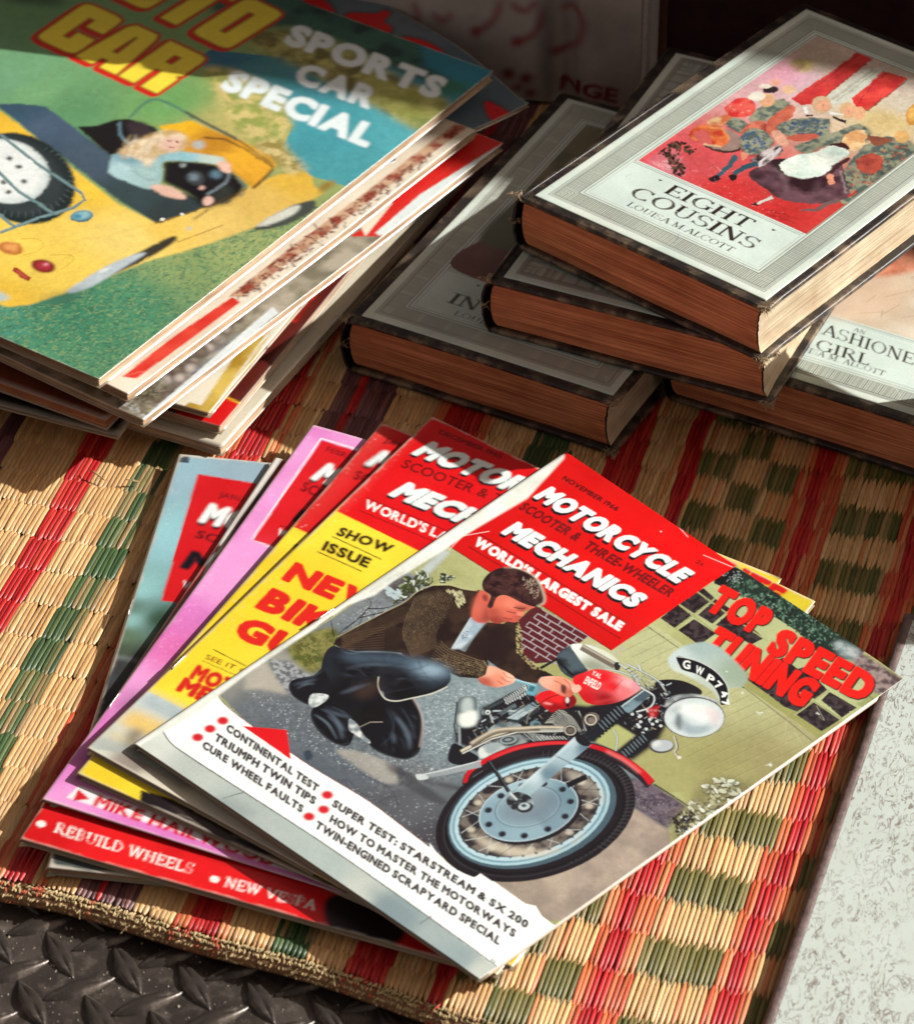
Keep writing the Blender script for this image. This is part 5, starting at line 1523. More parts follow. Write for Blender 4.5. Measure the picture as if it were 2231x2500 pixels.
    # fork leg, axle and brake stay
    P.poly([(462, 905), (600, 782), (786, 612), (878, 655), (700, 800), (525, 948)], P.fr(*F3).grad([((480, 900), (150, 176, 184)), ((560, 830), (186, 208, 214)), ((640, 820), (104, 132, 146)), ((760, 640), (178, 202, 208)), ((850, 670), (96, 122, 138)), ((700, 700), (160, 186, 194))])); P.line([(670, 712), (765, 758)], 4, (60, 74, 84)); P.line([(480, 896), (620, 774), (790, 622)], 7, (210, 224, 226), 1, .8)
    P.ell(832, 632, 46, 26, 28, (26, 28, 34), 0, 1); P.poly([(838, 600), (905, 545), (945, 590), (880, 640)], (28, 32, 38))
    P.line([(310, 745), (370, 830), (425, 915)], 22, (24, 24, 30)); P.line([(316, 745), (376, 830), (430, 912)], 4, (110, 120, 126), 0, .7)
    P.blob([(420, 940), (470, 915), (540, 940), (560, 990), (520, 1025), (460, 1020), (415, 980)], P.tex((36, 38, 44), (150, 164, 170), 10)); P.ell(512, 1000, 44, 28, -10, (40, 42, 48)); P.ell(508, 994, 32, 20, -10, (176, 190, 194)); P.ell(506, 990, 14, 9, 0, (70, 76, 82)); P.line([(430, 920), (470, 960)], 12, (196, 206, 206))
    # stand to the left of the wheel
    P.fr(*F2); P.line([(890, 1215), (1020, 1190), (1220, 1150)], 26, (146, 156, 160), 0, 1, taper=(.4, 1.3, 1)); P.line([(900, 1205), (1030, 1178), (1220, 1130)], 5, (210, 218, 218)); P.blob([(885, 1200), (930, 1200), (950, 1220), (900, 1228)], (196, 206, 206))
    # wrench and hands
    P.line([(1370, 702), (1510, 742)], 13, (116, 168, 182)); P.line([(1372, 698), (1505, 736)], 4, (186, 220, 226)); P.poly([(1468, 730), (1516, 742), (1496, 792), (1450, 780)], (100, 160, 176)); P.poly([(1474, 738), (1500, 744), (1488, 770), (1462, 764)], (60, 104, 118))
    hs = P.fr(*F2).grad([((1240, 660), (236, 172, 146)), ((1320, 700), (226, 140, 112)), ((1230, 720), (176, 86, 70)), ((1370, 690), (244, 190, 164))])
    P.blob([(1256, 633), (1320, 652), (1384, 686), (1392, 716), (1345, 738), (1290, 746), (1225, 730), (1200, 700), (1240, 678)], hs); 
    for q in ([(1330, 664), (1352, 690), (1384, 700)], [(1318, 690), (1346, 712), (1376, 720)], [(1300, 712), (1330, 732)]): P.line(q, 3, (150, 64, 54), smooth=True)
    hs2 = P.fr(*F2).grad([((1560, 700), (240, 176, 152)), ((1640, 710), (232, 150, 122)), ((1690, 770), (196, 100, 82)), ((1720, 745), (240, 180, 160))])
    P.blob([(1518, 712), (1540, 692), (1590, 686), (1650, 692), (1700, 720), (1712, 748), (1690, 790), (1668, 796), (1640, 790), (1600, 770), (1545, 744)], hs2)
    P.blob([(1690, 745), (1725, 730), (1742, 750), (1720, 772), (1696, 768)], (240, 180, 158)); P.blob([(1636, 730), (1662, 740), (1658, 775), (1640, 770)], (44, 24, 24), 1)
    for q in ([(1600, 710), (1640, 730), (1660, 780)], [(1650, 700), (1680, 730), (1690, 770)]): P.line(q, 3.4, (150, 66, 56), smooth=True)
    P.line([(1668, 796), (1670, 850)], 16, (20, 20, 26)); P.ell(1668, 812, 10, 16, 0, (204, 206, 200))
    P.organic(0.7, 6, .07, 91) if False else None
    # --- white strip with the contents lines
    P.fr(*F5)
    P.poly([(400, 180), (430, 225), (520, 300), (740, 455), (860, 535), (1100, 680), (1300, 830), (1400, 905), (1470, 975), (1640, 1025), (1926, 1228), (1970, 1262), (1840, 1390), (1700, 1410), (1640, 1390), (1290, 1120), (900, 850), (545, 620), (330, 480), (215, 400), (165, 330), (100, 380), (30, 385), (380, 150)], (240, 247, 244))
    P.line([(400, 182), (430, 225), (520, 300), (740, 455), (860, 535), (1100, 680), (1300, 830), (1400, 905)], 3, (110, 20, 26), smooth=True)
    P.poly([(1200, 1000), (1820, 1130), (1900, 1260), (1760, 1350)], (240, 247, 244))
    P.fr(*F3); P.poly([(0, 1190), (60, 1270), (180, 1360), (330, 1400), (430, 1479), (0, 1479)], (240, 247, 244)); P.line([(330, 1398), (440, 1485)], 3, (80, 30, 30)); 
    P.ell(572, 1040, 556, 338, -17, (28, 24, 30), 0, 1, inner=.93, a0=60, a1=215)
    P.fr(*F1); P.poly([(370, 1430), (480, 1504), (560, 1560), (440, 1700), (200, 1540)], (240, 247, 244))
    P.fr(*F5)
    # pavement right of the strip, grey strip below it
    P.fr(0, 0, 1)
    P.fr(*F5); P.poly([(170, 332), (215, 400), (330, 482), (545, 622), (900, 852), (1290, 1122), (1690, 1410), (1740, 1440), (1560, 1520), (1300, 1330), (700, 900), (250, 560), (0, 400), (60, 360)], P.grad([((100, 400), (206, 214, 204)), ((300, 520), (182, 192, 186)), ((500, 700), (168, 180, 176)), ((900, 960), (170, 184, 180)), ((1100, 1080), (196, 204, 194)), ((1200, 1130), (138, 156, 158)), ((1500, 1350), (146, 164, 166)), ((1600, 1400), (190, 198, 190)), ((60, 380), (232, 238, 232))]))
    P.fr(*F5)
    P.line([(165, 330), (215, 400), (330, 482), (545, 622), (900, 852), (1290, 1122), (1700, 1412)], 4, (26, 26, 30), smooth=True)
    for q in ([(455, 655), (500, 640), (550, 628)], [(1330, 1205), (1380, 1170)]): P.line(q, 3, (50, 54, 60), smooth=True)
    P.blob([(1120, 1040), (1300, 1140), (1330, 1210), (1260, 1250), (1130, 1130)], (120, 140, 146), 8, .7); P.blob([(480, 640), (600, 720), (560, 730), (440, 660)], (140, 154, 154), 5, .7)
    P.text('G', (1628, 1358), (1648, 1368), (1632, 1348), (30, 26, 26), 0.02)
    P.poly([(525, 335), (722, 358), (748, 490)], (216, 20, 28))
    for x, y in ((436, 308), (382, 342), (330, 378), (915, 648), (902, 711), (840, 740)):
        P.ell(x, y, 26, 18, 8, (206, 30, 44), 0.4)
    for s_, A, B, C in (('CONTINENTAL TEST', (452, 352), (868, 636), (462, 322)), ('TRIUMPH TWIN TIPS', (402, 392), (858, 690), (414, 362)), ('CURE WHEEL FAULTS', (352, 424), (806, 724), (362, 394)),
                        ('SUPER TEST: STARSTREAM & SX 200', (936, 696), (1778, 1224), (950, 668)), ('HOW TO MASTER THE MOTORWAYS', (928, 764), (1726, 1262), (940, 734)), ('TWIN-ENGINED SCRAPYARD SPECIAL', (866, 788), (1662, 1294), (880, 758))):
        P.text(s_, A, B, C, (44, 34, 44), 0.065)
    # --- worn white spine
    P.fr(0, 0, 1)
    sp_ = FP(F1, [(655, -4), (652, 30), (520, 172), (300, 300), (240, 345), (60, 455), (0, 500)]) + FP(F2, [(500, 300), (330, 420), (0, 640)]) + [(480, 1742), (380, 1800), (330, 1830), (300, 1800)] + FP(F2, [(-100, 600), (400, 230)]) + FP(F1, [(500, 80), (630, -10)])
    P.poly(sp_, P.tex((216, 222, 210), (240, 243, 236), 40), 1.2, .97)
    P.fr(*F2)
    P.scatter([(0, 620), (340, 400), (520, 290), (860, 60), (900, 90), (540, 340), (340, 450), (0, 660)], 210, lambda x, y, r: P.line([(x, y), (x + 16, y - 9)], 2, (150, 144, 128), 0, .35), 36)
    for q in ([(340, 414), (420, 356)],): P.line(q, 5, (120, 86, 60), 0, .8)
    P.fr(*F1)
    for q in ([(250, 350), (350, 240), (370, 200)], [(240, 290), (330, 250)], [(300, 300), (390, 285)], [(360, 200), (430, 150)], [(1130, 360), (1230, 400)], [(1050, 265), (1080, 300)]):
        P.line(q, 2.2, (246, 236, 230), 0, .75, True)
    # creases and scuffs near the fore-edge
    P.fr(*F4)
    for x, y, k in ((925, 1172, 16), (835, 1060, 8), (960, 1460, 16), (1075, 1500, 15), (1255, 1165, 10), (750, 940, 6), (400, 130, 5)):
        r = np.random.default_rng(int(x))
        for j in range(7):
            a = r.uniform(0, 6.28); P.line([(x, y), (x + k * 1.2 * math.cos(a), y + k * math.sin(a))], 3, (226, 232, 224), 0, .8)
    for q in ([(1060, 1290), (1080, 1200)], [(1250, 1120), (1290, 1200), (1260, 1180)], [(1150, 1330), (1120, 1280)]): P.line(q, 2, (206, 206, 176), 0, .8)
    P.line([(1640, 1090), (1300, 1300), (1000, 1500), (780, 1650)], 14, (176, 166, 126), 2, .5)
    P.grain(0.035)
    return P

F7 = (200, 950, 1.6545); F8 = (0, 1800, 1.5167); F9 = (800, 650, 2.6); F10 = (0, 900, 2.04); F11 = (1200, 0, 1.7003); F12 = (1550, 150, 2.6726)
F13 = (0, 200, 2.2195); F14 = (0, 0, 2.275); F15 = (0, 0, 1.4); F16 = (700, 0, 2.6); F17 = (0, 600, 3.0333); F18 = (200, 800, 2.6); F19 = (1700, 500, 2.9138); F20 = (1200, 350, 3.64)
ALLQ = [(-3000, -3000), (6000, -3000), (6000, 6000), (-3000, 6000)]
def fill(P, col, a=1.0):
    s_ = P.f; P.fr(0, 0, 1); 
    Y0, X0 = 0, 0
    P.put(0, 0, np.ones((P.ny, P.nx)), col, a); P.f = s_
def spine_wear(P, seed=3, w=0.012, amt=0.55):
    """rubbed white along the fold and the trimmed edges"""
    n = fbm(P.ny, P.nx, 10, seed, 4)
    u = np.linspace(0, 1, P.nx)[None]; v = np.linspace(0, 1, P.ny)[:, None]
    k = np.exp(-(u / w) ** 2) + 0.8 * np.exp(-((1 - u) / (w * .5)) ** 2) + 0.8 * np.exp(-(v / (w * .5)) ** 2) + 0.8 * np.exp(-((1 - v) / (w * .5)) ** 2)
    a = np.clip((k * 1.3 + n - 1.0) * 2.2, 0, 1) * amt
    P.img[:] = P.img * (1 - a[..., None]) + lin((214, 206, 190)) * a[..., None]
def cracks(P, pts, n, seed, col=(230, 224, 214), L=14):
    def fn(x, y, r):
        a = r.choice([-25, 60, 15, 80]) + r.normal(0, 10); l = r.uniform(.3, 1) * L
        P.line([(x, y), (x + l * math.cos(R(a)) * .5, y + l * math.sin(R(a)) * .5 + 2), (x + l * math.cos(R(a)), y + l * math.sin(R(a)))], 1.8, col, 0, r.uniform(.3, .8))
    P.scatter(pts, n, fn, seed)

def art_dec(quad):
    P = Paint(340, 460, quad, (242, 216, 58), 40)
    fill(P, P.tex((246, 222, 62), (236, 208, 48), 60))
    P.fr(*F7)
    P.poly([(1030, 495), (1350, 650), (1480, 720), (1600, 560), (2300, 600), (2300, 0), (1400, 50)], (218, 16, 22))
    P.poly([(1030, 495), (1000, 480), (1420, 60), (1440, 100), (1060, 490)], (226, 70, 66), 3, .6)
    P.text('DECEMBER 1965', (1440, 182), (1692, 284), (1450, 165), (96, 6, 12), 0.03)
    for s_, A, B, C in (('MOTORCYCLE', (1333, 262), (2115, 566), (1418, 216)), ('MECHANICS', (1240, 428), (1950, 712), (1322, 380))):
        for k in (1, .66, .33):
            P.text(s_, A, B, C, (14, 16, 26), 0.075, shift=(-7 * k, 8 * k))
        P.text(s_, A, B, C, (230, 240, 238), 0.075)
    P.text('SCOOTER & THREE', (1285, 316), (1830, 520), (1310, 284), (110, 8, 16), 0.02)
    P.text("WORLD'S LARGEST", (1135, 480), (1640, 690), (1152, 446), (238, 240, 236), 0.035)
    P.line([(1150, 440), (1500, 585)], 3, (110, 6, 14)); P.line([(1120, 492), (1440, 625)], 3, (110, 6, 14))
    P.text('SHOW', (1024, 590), (1240, 666), (1048, 558), (46, 30, 14), 0.06); P.text('ISSUE', (966, 650), (1150, 724), (988, 614), (46, 30, 14), 0.06)
    P.line([(1010, 596), (1210, 690)], 4, (60, 40, 14)); P.line([(950, 657), (1130, 738)], 4, (60, 40, 14))
    P.text('NEW', (808, 768), (1200, 930), (866, 702), (216, 36, 26), 0.075); P.text('BIKE', (700, 880), (1060, 1034), (772, 806), (216, 36, 26), 0.075); P.text('GUIDE', (606, 992), (1110, 1210), (672, 918), (216, 36, 26), 0.075)
    P.line([(528, 1050), (665, 1120)], 3.5, (70, 44, 14)); P.text('SEE IT ON', (495, 1088), (700, 1170), (507, 1070), (120, 60, 20), 0.01); P.line([(485, 1096), (620, 1156)], 2.4, (90, 54, 14))
    P.text('MOTOR', (433, 1166), (700, 1278), (470, 1114), (206, 32, 26), 0.085); P.text('MECH', (380, 1216), (640, 1330), (418, 1166), (206, 32, 26), 0.085)
    # blurred street photograph at the foot
    P.poly([(262, 1218), (390, 1284), (560, 1380), (900, 1500), (700, 1800), (-200, 1600), (0, 1400)], (196, 206, 200))
    P.poly([(262, 1218), (390, 1284), (460, 1320), (430, 1370), (300, 1300), (225, 1262)], P.tex((150, 168, 176), (178, 192, 196), 20), 5)
    P.poly([(200, 1290), (300, 1330), (440, 1400), (400, 1480), (250, 1400), (140, 1350)], (222, 192, 116), 4)
    P.poly([(110, 1370), (200, 1400), (330, 1470), (300, 1500), (90, 1420)], (206, 196, 160), 4); P.poly([(60, 1400), (200, 1440), (300, 1510), (180, 1520), (20, 1440)], (170, 178, 172), 4)
    P.blob([(180, 1390), (230, 1370), (250, 1400), (200, 1440)], (90, 70, 50), 3, .7)
    P.fr(*F8)
    P.poly([(320, 40), (460, 60), (700, 180), (1200, 500), (1100, 520), (800, 330), (520, 170), (340, 80)], P.grad([((340, 50), (206, 210, 196)), ((480, 100), (150, 140, 130)), ((560, 160), (214, 208, 188)), ((900, 360), (200, 200, 186))])); P.line([(470, 20), (520, 90), (700, 190)], 30, (60, 50, 50), 4, .8)
    P.fr(*F4)
    P.poly([(500, 0), (1400, 430), (1300, 700), (1100, 700), (500, 400)], P.tex((226, 206, 58), (206, 186, 44), 50))
    P.text('SPRITE', (480, 235), (1010, 520), (565, 160), (206, 20, 24), 0.09)
    P.fr(*F7); cracks(P, [(1000, 480), (1060, 500), (620, 980), (520, 990)], 26, 41); cracks(P, [(1380, 100), (1430, 120), (1080, 500), (1030, 480)], 26, 42, (240, 160, 150))
    spine_wear(P, 43); P.grain(.03)
    return P

def art_jan(quad):
    P = Paint(200, 300, quad, (240, 214, 56), 50)
    fill(P, P.tex((242, 218, 60), (232, 202, 46), 50))
    P.fr(*F7)
    P.poly([(855, 555), (930, 590), (1500, 800), (2000, 600), (1250, 60), (1150, 100)], (208, 18, 24))
    P.poly([(855, 555), (880, 565), (1260, 140), (1200, 120)], (226, 80, 74), 4, .6)
    P.text('JANUARY', (1218, 212), (1420, 290), (1232, 194), (70, 6, 12), 0.03)
    P.text('MOTORCYCLE', (1145, 302), (1900, 600), (1222, 248), (14, 16, 26), 0.075, shift=(-8, 10)); P.text('MOTORCYCLE', (1145, 302), (1900, 600), (1222, 248), (230, 240, 238), 0.075)
    P.text('SCOOTER', (1092, 360), (1350, 450), (1112, 326), (80, 6, 12), 0.02); P.text('SCOOTER', (840, 668), (1100, 780), (862, 620), (50, 36, 16), 0.03); P.line([(850, 640), (1000, 700)], 4, (60, 44, 16))
    P.fr(*F8)
    P.poly([(522, 196), (640, 230), (1200, 520), (1500, 700), (1300, 760), (900, 440), (515, 250)], P.tex((26, 18, 22), (52, 40, 40), 12)); 
    for q in ([(655, 285), (700, 300), (740, 330)], [(660, 300), (750, 345)], [(860, 360), (960, 400)]): P.line(q, 4, (150, 140, 130), 0, .6)
    P.poly([(1000, 430), (1300, 560), (1280, 580), (1000, 460)], (150, 130, 90), 2, .6)
    P.fr(*F7); cracks(P, [(1180, 150), (1230, 150), (560, 980), (480, 990)], 34, 51); spine_wear(P, 52); P.grain(.03)
    return P

def art_pink(quad):
    P = Paint(220, 320, quad, (226, 140, 206), 60)
    fill(P, P.tex((232, 156, 214), (214, 120, 192), 46))
    P.fr(*F7)
    P.poly([(968, 206), (1110, 250), (1700, 420), (1500, 800), (772, 640), (690, 606)], (212, 26, 34))
    P.line([(1400, 330), (1100, 240), (966, 198), (826, 402), (686, 606), (772, 640), (1000, 720)], 7, (240, 236, 238))
    P.text('FEBRUARY', (984, 250), (1180, 318), (992, 230), (126, 8, 20), 0.02)
    P.text('MOTORCYCLE', (926, 360), (1680, 640), (998, 300), (14, 16, 26), 0.075, shift=(-7, 9)); P.text('MOTORCYCLE', (926, 360), (1680, 640), (998, 300), (236, 244, 242), 0.075)
    P.text('SCOOTER', (880, 408), (1130, 500), (900, 372), (96, 8, 16), 0.02); P.text('MECHANICS', (850, 530), (1480, 760), (888, 486), (14, 16, 26), 0.075); P.text("WORLD'S", (784, 588), (980, 660), (798, 560), (236, 240, 238), 0.04); P.line([(800, 548), (960, 606)], 3, (110, 8, 16))
    P.blob([(330, 1000), (420, 1010), (480, 1100), (380, 1120), (280, 1080)], (222, 70, 110), 12, .6)
    P.blob([(180, 1230), (260, 1210), (260, 1300), (150, 1310)], (70, 30, 60), 6, .6)
    P.poly([(600, 700), (760, 660), (640, 820), (500, 900)], (240, 170, 226), 14, .5)
    P.fr(*F8)
    P.poly([(292, 178), (245, 222), (640, 345), (1010, 478), (1200, 540), (1230, 520), (640, 300)], (234, 232, 236))
    P.poly([(290, 190), (332, 228), (270, 234)], (206, 26, 40)); P.text('MIKE HAILWOOD', (342, 252), (1010, 480), (366, 212), (206, 26, 44), 0.06)
    P.blob([(700, 260), (900, 330), (1200, 480), (900, 400), (720, 330)], (60, 44, 50), 4, .85)
    P.fr(*F7); cracks(P, [(900, 160), (930, 180), (300, 1090), (200, 1180)], 90, 61, (250, 214, 244), 20); cracks(P, [(600, 600), (800, 640), (400, 1080), (300, 1080)], 40, 62, (248, 206, 238), 20)
    spine_wear(P, 63); P.grain(.03)
    return P

def art_red(quad):
    P = Paint(300, 300, quad, (206, 20, 26), 70)
    fill(P, P.tex((214, 24, 28), (190, 12, 18), 50))
    P.fr(*F7)
    P.poly([(820, 260), (700, 260), (520, 620), (480, 780), (40, 1340), (100, 1400), (520, 800), (700, 500)], (104, 106, 108), 0)
    P.poly([(520, 700), (560, 760), (300, 1100), (120, 1330), (60, 1330)], (112, 112, 116)); P.poly([(740, 300), (820, 270), (640, 560), (540, 690), (520, 660)], (84, 20, 26))
    P.line([(796, 274), (708, 400), (618, 520), (560, 625)], 30, (228, 226, 218), 1); P.line([(818, 284), (720, 424), (584, 624)], 6, (40, 26, 30)); P.line([(562, 600), (566, 640), (522, 690), (490, 760)], 11, (206, 200, 190))
    P.fr(*F8)
    P.poly([(0, 230), (140, 262), (560, 380), (1300, 640), (1800, 900), (1700, 1000), (-100, 500)], P.tex((222, 22, 26), (202, 14, 20), 60))
    P.blob([(1210, 600), (1300, 580), (1420, 630), (1500, 700), (1480, 760), (1400, 778), (1270, 745), (1205, 680)], (24, 14, 22), 1)
    for st, A, B, C in (('REBUILD WHEELS', (197, 352), (708, 508), (212, 316)), ('NEW VESPA', (828, 552), (1164, 642), (840, 518))):
        P.serif(st, A, B, C, (238, 234, 228), 0.17, 0.3)
    P.ell(152, 322, 18, 12, 10, (238, 236, 230)); P.ell(795, 527, 18, 13, 10, (238, 236, 230))
    spine_wear(P, 71, .01, .5)
    for q in ([(500, 505), (560, 545), (700, 600)], [(960, 655), (1040, 665), (1090, 690)]): P.line(q, 7, (214, 196, 176), 1, .9, taper=(.2, 1, .2))
    cracks(P, [(80, 290), (700, 460), (1200, 650), (500, 500)], 30, 72, (236, 90, 80)); P.grain(.03)
    return P

def art_blue(quad):
    P = Paint(220, 300, quad, (150, 192, 204), 80)
    P.fr(*F10)
    fill(P, P.grad([((900, 480), (146, 182, 196)), ((800, 850), (146, 196, 204)), ((1200, 500), (150, 176, 190)), ((700, 1100), (140, 190, 192)), ((660, 1190), (96, 128, 118)), ((640, 1250), (138, 186, 184)), ((620, 1330), (92, 116, 92)), ((600, 1400), (70, 84, 66)), ((560, 1480), (54, 54, 58)), ((500, 1650), (40, 36, 44)), ((800, 1250), (50, 78, 60)), ((700, 1450), (44, 46, 46)), ((300, 2040), (60, 56, 54))]))
    P.poly([(985, 525), (1250, 568), (1900, 700), (1700, 1350), (868, 1165), (803, 1158)], (206, 22, 30))
    P.poly([(866, 415), (945, 425), (940, 470), (862, 462)], (62, 74, 86))
    P.text('JANUARY', (1090, 640), (1320, 690), (1098, 612), (116, 10, 20), 0.02)
    P.text('MOTOR', (992, 762), (1540, 900), (1052, 674), (14, 16, 26), 0.075, shift=(-4, 14)); P.text('MOTOR', (992, 762), (1540, 900), (1052, 674), (236, 244, 242), 0.075)
    P.text('SCOOTER', (968, 842), (1400, 950), (990, 806), (70, 8, 16), 0.02); P.text('MECH', (900, 990), (1500, 1150), (960, 910), (14, 16, 26), 0.075); P.text("WORLD'S", (900, 1094), (1200, 1170), (915, 1055), (220, 220, 220), 0.03)
    P.line([(575, 1435), (640, 1445), (900, 1520)], 8, (150, 158, 160), 1, .8); P.line([(560, 1480), (540, 1600)], 5, (120, 120, 126), 1, .6)
    cracks(P, [(860, 500), (960, 520), (640, 1200), (560, 1400)], 50, 81, (206, 228, 228), 26); spine_wear(P, 82, .014, .8); P.grain(.03)
    return P

# ---- book labels
def label_base(nx, quad, seed):
    ny = int(nx * LH / LW)
    P = Paint(nx, ny, quad, (214, 226, 214), seed)
    k = nx / (LW * 1000)
    fill(P, P.tex((208, 224, 214), (220, 230, 218), 70))
    P.f = None
    W, H = LW * 1000, LH * 1000
    ink = (74, 62, 50)
    def rect(m, w, col=ink, a=.85):
        for q in ([(m, m), (W - m, m)], [(W - m, m), (W - m, H - m)], [(W - m, H - m), (m, H - m)], [(m, H - m), (m, m)]):
            P.line(np.array(q) * k, max(w * k, .9), col, 0, a)
    m0, m1 = 6.6, 14.6
    P.poly(np.array([(m0, m0), (W - m0, m0), (W - m0, H - m0), (m0, H - m0)]) * k, (196, 206, 192), 0, .8)
    P.poly(np.array([(m1, m1), (W - m1, m1), (W - m1, H - m1), (m1, H - m1)]) * k, (212, 226, 216))
    st = 1.15
    n = int((W - 2 * m0) / st)
    for i in range(n):
        x = m0 + i * st; d = min(x, W - x, m1)
        for (ya, yb) in ((m0, d), (H - m0, H - d)):
            P.line(np.array([(x, ya), (x, yb)]) * k, .46 * k, ink, 0, .85)
    n = int((H - 2 * m0) / st)
    for i in range(n):
        y = m0 + i * st; d = min(y, H - y, m1)
        for (xa, xb) in ((m0, d), (W - m0, W - d)):
            P.line(np.array([(xa, y), (xb, y)]) * k, .46 * k, ink, 0, .8)
    for m, w in ((4.6, .35), (5.6, .35), (6.5, .45), (14.8, .5), (16.4, .3), (18.4, .25)):
        rect(m, w)
    P.poly(np.array([(18.4, 18.4), (W - 18.4, 18.4), (W - 18.4, 53.5), (18.4, 53.5)]) * k, (214, 230, 222))
    P.line(np.array([(18.4, 53.5), (W - 18.4, 53.5)]) * k, .35 * k, ink, 0, .9); P.line(np.array([(18.4, 52.2), (W - 18.4, 52.2)]) * k, .3 * k, ink, 0, .8)
    return P, k
def mmtxt(P, k, st, x0, x1, y0, y1, wt=.165):
    P.f = None
    P.serif(st, (x0 * k, y0 * k), (x1 * k, y0 * k), (x0 * k, y1 * k), (44, 32, 28), wt)
def orn(P, k, x, y):
    P.f = None; P.poly(np.array([(x - 1.3, y + .7), (x + 1.3, y + .7), (x, y - .8)]) * k, (44, 32, 28))

def art_cousins(quad):
    P, k = label_base(370, quad, 90)
    mmtxt(P, k, 'EIGHT', 45, 93.8, 40.2, 48.8); mmtxt(P, k, 'COUSINS', 33.5, 105.5, 28.2, 37.2); mmtxt(P, k, 'LOUISA.M.ALCOTT', 38.5, 99.8, 20.2, 24.4, .14)
    orn(P, k, 38, 47.5); orn(P, k, 104, 47.5)
    P.f = None
    pic = np.array([(19.6, 55), (118, 55), (118, 201.7), (19.6, 201.7)]) * k
    P.poly(pic, (214, 200, 176))
    P.line(np.concatenate([pic, pic[:1]]), .4 * k, (90, 70, 60))
    keep = P.img.copy()
    P.fr(*F12)
    P.poly(ALLQ, P.grad([((200, 680), (224, 84, 92)), ((600, 850), (206, 52, 52)), ((1000, 1000), (200, 48, 46)), ((500, 650), (214, 84, 88)), ((900, 60), (214, 160, 170)), ((1060, 100), (214, 176, 190)), ((1300, 200), (214, 206, 184)), ((1600, 400), (214, 196, 150)), ((1750, 300), (206, 196, 176)), ((1400, 960), (196, 60, 54)), ((1200, 0), (196, 180, 160)), ((1700, 150), (206, 190, 176))]))
    P.poly([(1100, 190), (1300, 60), (1480, -80), (1600, -60), (1440, 80), (1180, 290), (1080, 290), (1020, 250)], P.tex((214, 66, 62), (190, 44, 50), 30)); P.line([(1180, 170), (1460, -40)], 5, (150, 40, 50)); P.line([(1200, 270), (1560, -20)], 5, (130, 60, 60))
    P.poly([(1240, 250), (1500, 60), (1640, 40), (1420, 250), (1300, 300)], (206, 210, 196)); P.line([(1280, 260), (1560, 60)], 12, (176, 172, 150), 1); P.line([(1310, 270), (1580, 70)], 4, (120, 90, 70), 0, .7)
    P.poly([(1410, 250), (1500, 180), (1620, 70), (1780, 120), (1640, 240), (1510, 335), (1440, 300)], P.tex((226, 76, 66), (200, 50, 50), 26)); P.line([(1450, 290), (1560, 150), (1640, 80)], 5, (150, 34, 44)); P.line([(1510, 335), (1780, 130)], 6, (110, 60, 40))
    P.blob([(1500, 360), (1620, 330), (1760, 380), (1810, 470), (1700, 480), (1560, 480), (1500, 430)], (214, 190, 130), 10, .8)
    P.ell(1810, 360, 46, 70, 10, (206, 150, 70)); P.ell(1812, 350, 30, 46, 10, (224, 180, 100), 2)
    # plants and pot in the corner, table with a red cloth
    P.blob([(80, 660), (150, 600), (260, 560), (300, 640), (330, 700), (300, 760), (200, 730)], (206, 120, 130), 4, .8)
    P.scatter([(150, 600), (270, 520), (400, 560), (420, 600), (300, 600), (340, 700), (310, 750), (260, 740), (200, 620)], 90, lambda x, y, r: P.ell(x, y, r.uniform(8, 17), r.uniform(6, 12), r.uniform(0, 180), [(46, 26, 24), (66, 44, 34), (96, 70, 54)][r.integers(3)]), 91)
    P.scatter([(90, 660), (200, 640), (260, 740)], 30, lambda x, y, r: P.line([(x, y), (x + 20, y + 14)], 5, (226, 170, 176), 0, .8), 92)
    P.ell(560, 520, 150, 76, 12, (70, 44, 40)); P.ell(555, 508, 148, 72, 12, (150, 126, 116)); P.blob([(350, 480), (420, 420), (560, 430), (610, 520), (560, 560), (440, 540)], P.tex((186, 60, 34), (224, 124, 70), 16)); P.blob([(380, 470), (460, 450), (500, 540), (430, 540)], (206, 96, 92)); P.line([(480, 430), (570, 440), (610, 510)], 14, (230, 150, 90), 1); P.line([(440, 540), (560, 560)], 12, (216, 176, 140))
    P.blob([(470, 390), (560, 360), (640, 350), (620, 400), (520, 430)], P.tex((206, 110, 70), (226, 190, 140), 14))
    P.blob([(590, 300), (680, 240), (770, 260), (780, 340), (680, 370), (610, 350)], P.tex((206, 50, 50), (226, 96, 84), 14)); 
    for x, y in ((700, 340), (690, 290), (640, 320), (740, 330)): P.ell(x, y, 24, 20, 0, (228, 88, 80)); P.ell(x + 2, y - 2, 9, 7, 0, (240, 150, 130))
    # the group of children
    pl = P.tex((84, 98, 92), (146, 150, 126), 8, 2)
    def kid(body, head=None, hr=34, hair=(214, 170, 120), face=(226, 168, 134)):
        P.blob([(x + 4, y + 7) for x, y in body], (58, 40, 36), 2, .7); P.blob(body, pl)
        if head:
            P.ell(head[0], head[1], hr, hr * .86, 0, hair); P.ell(head[0] + 6, head[1] + 6, hr * .66, hr * .56, 0, face); P.line([(head[0] + 2, head[1] + 4), (head[0] + 12, head[1] + 6)], 3, (120, 60, 50)); P.line([(head[0], head[1] + 14), (head[0] + 10, head[1] + 16)], 3, (170, 70, 60))
    kid([(740, 380), (820, 300), (960, 250), (1010, 300), (960, 360), (800, 400)], (860, 260), 52); P.blob([(740, 230), (790, 200), (850, 220), (820, 260), (770, 260)], (226, 220, 206)); P.ell(885, 190, 52, 22, 0, (46, 30, 34)); P.ell(850, 165, 40, 18, 0, (224, 214, 200)); P.ell(920, 140, 40, 26, 0, (226, 170, 140)); P.ell(1000, 190, 44, 30, 0, (230, 190, 150))
    P.blob([(860, 400), (930, 340), (1000, 290), (1050, 310), (1010, 380), (940, 420), (920, 480), (860, 470)], P.tex((176, 84, 66), (206, 110, 86), 16)); 
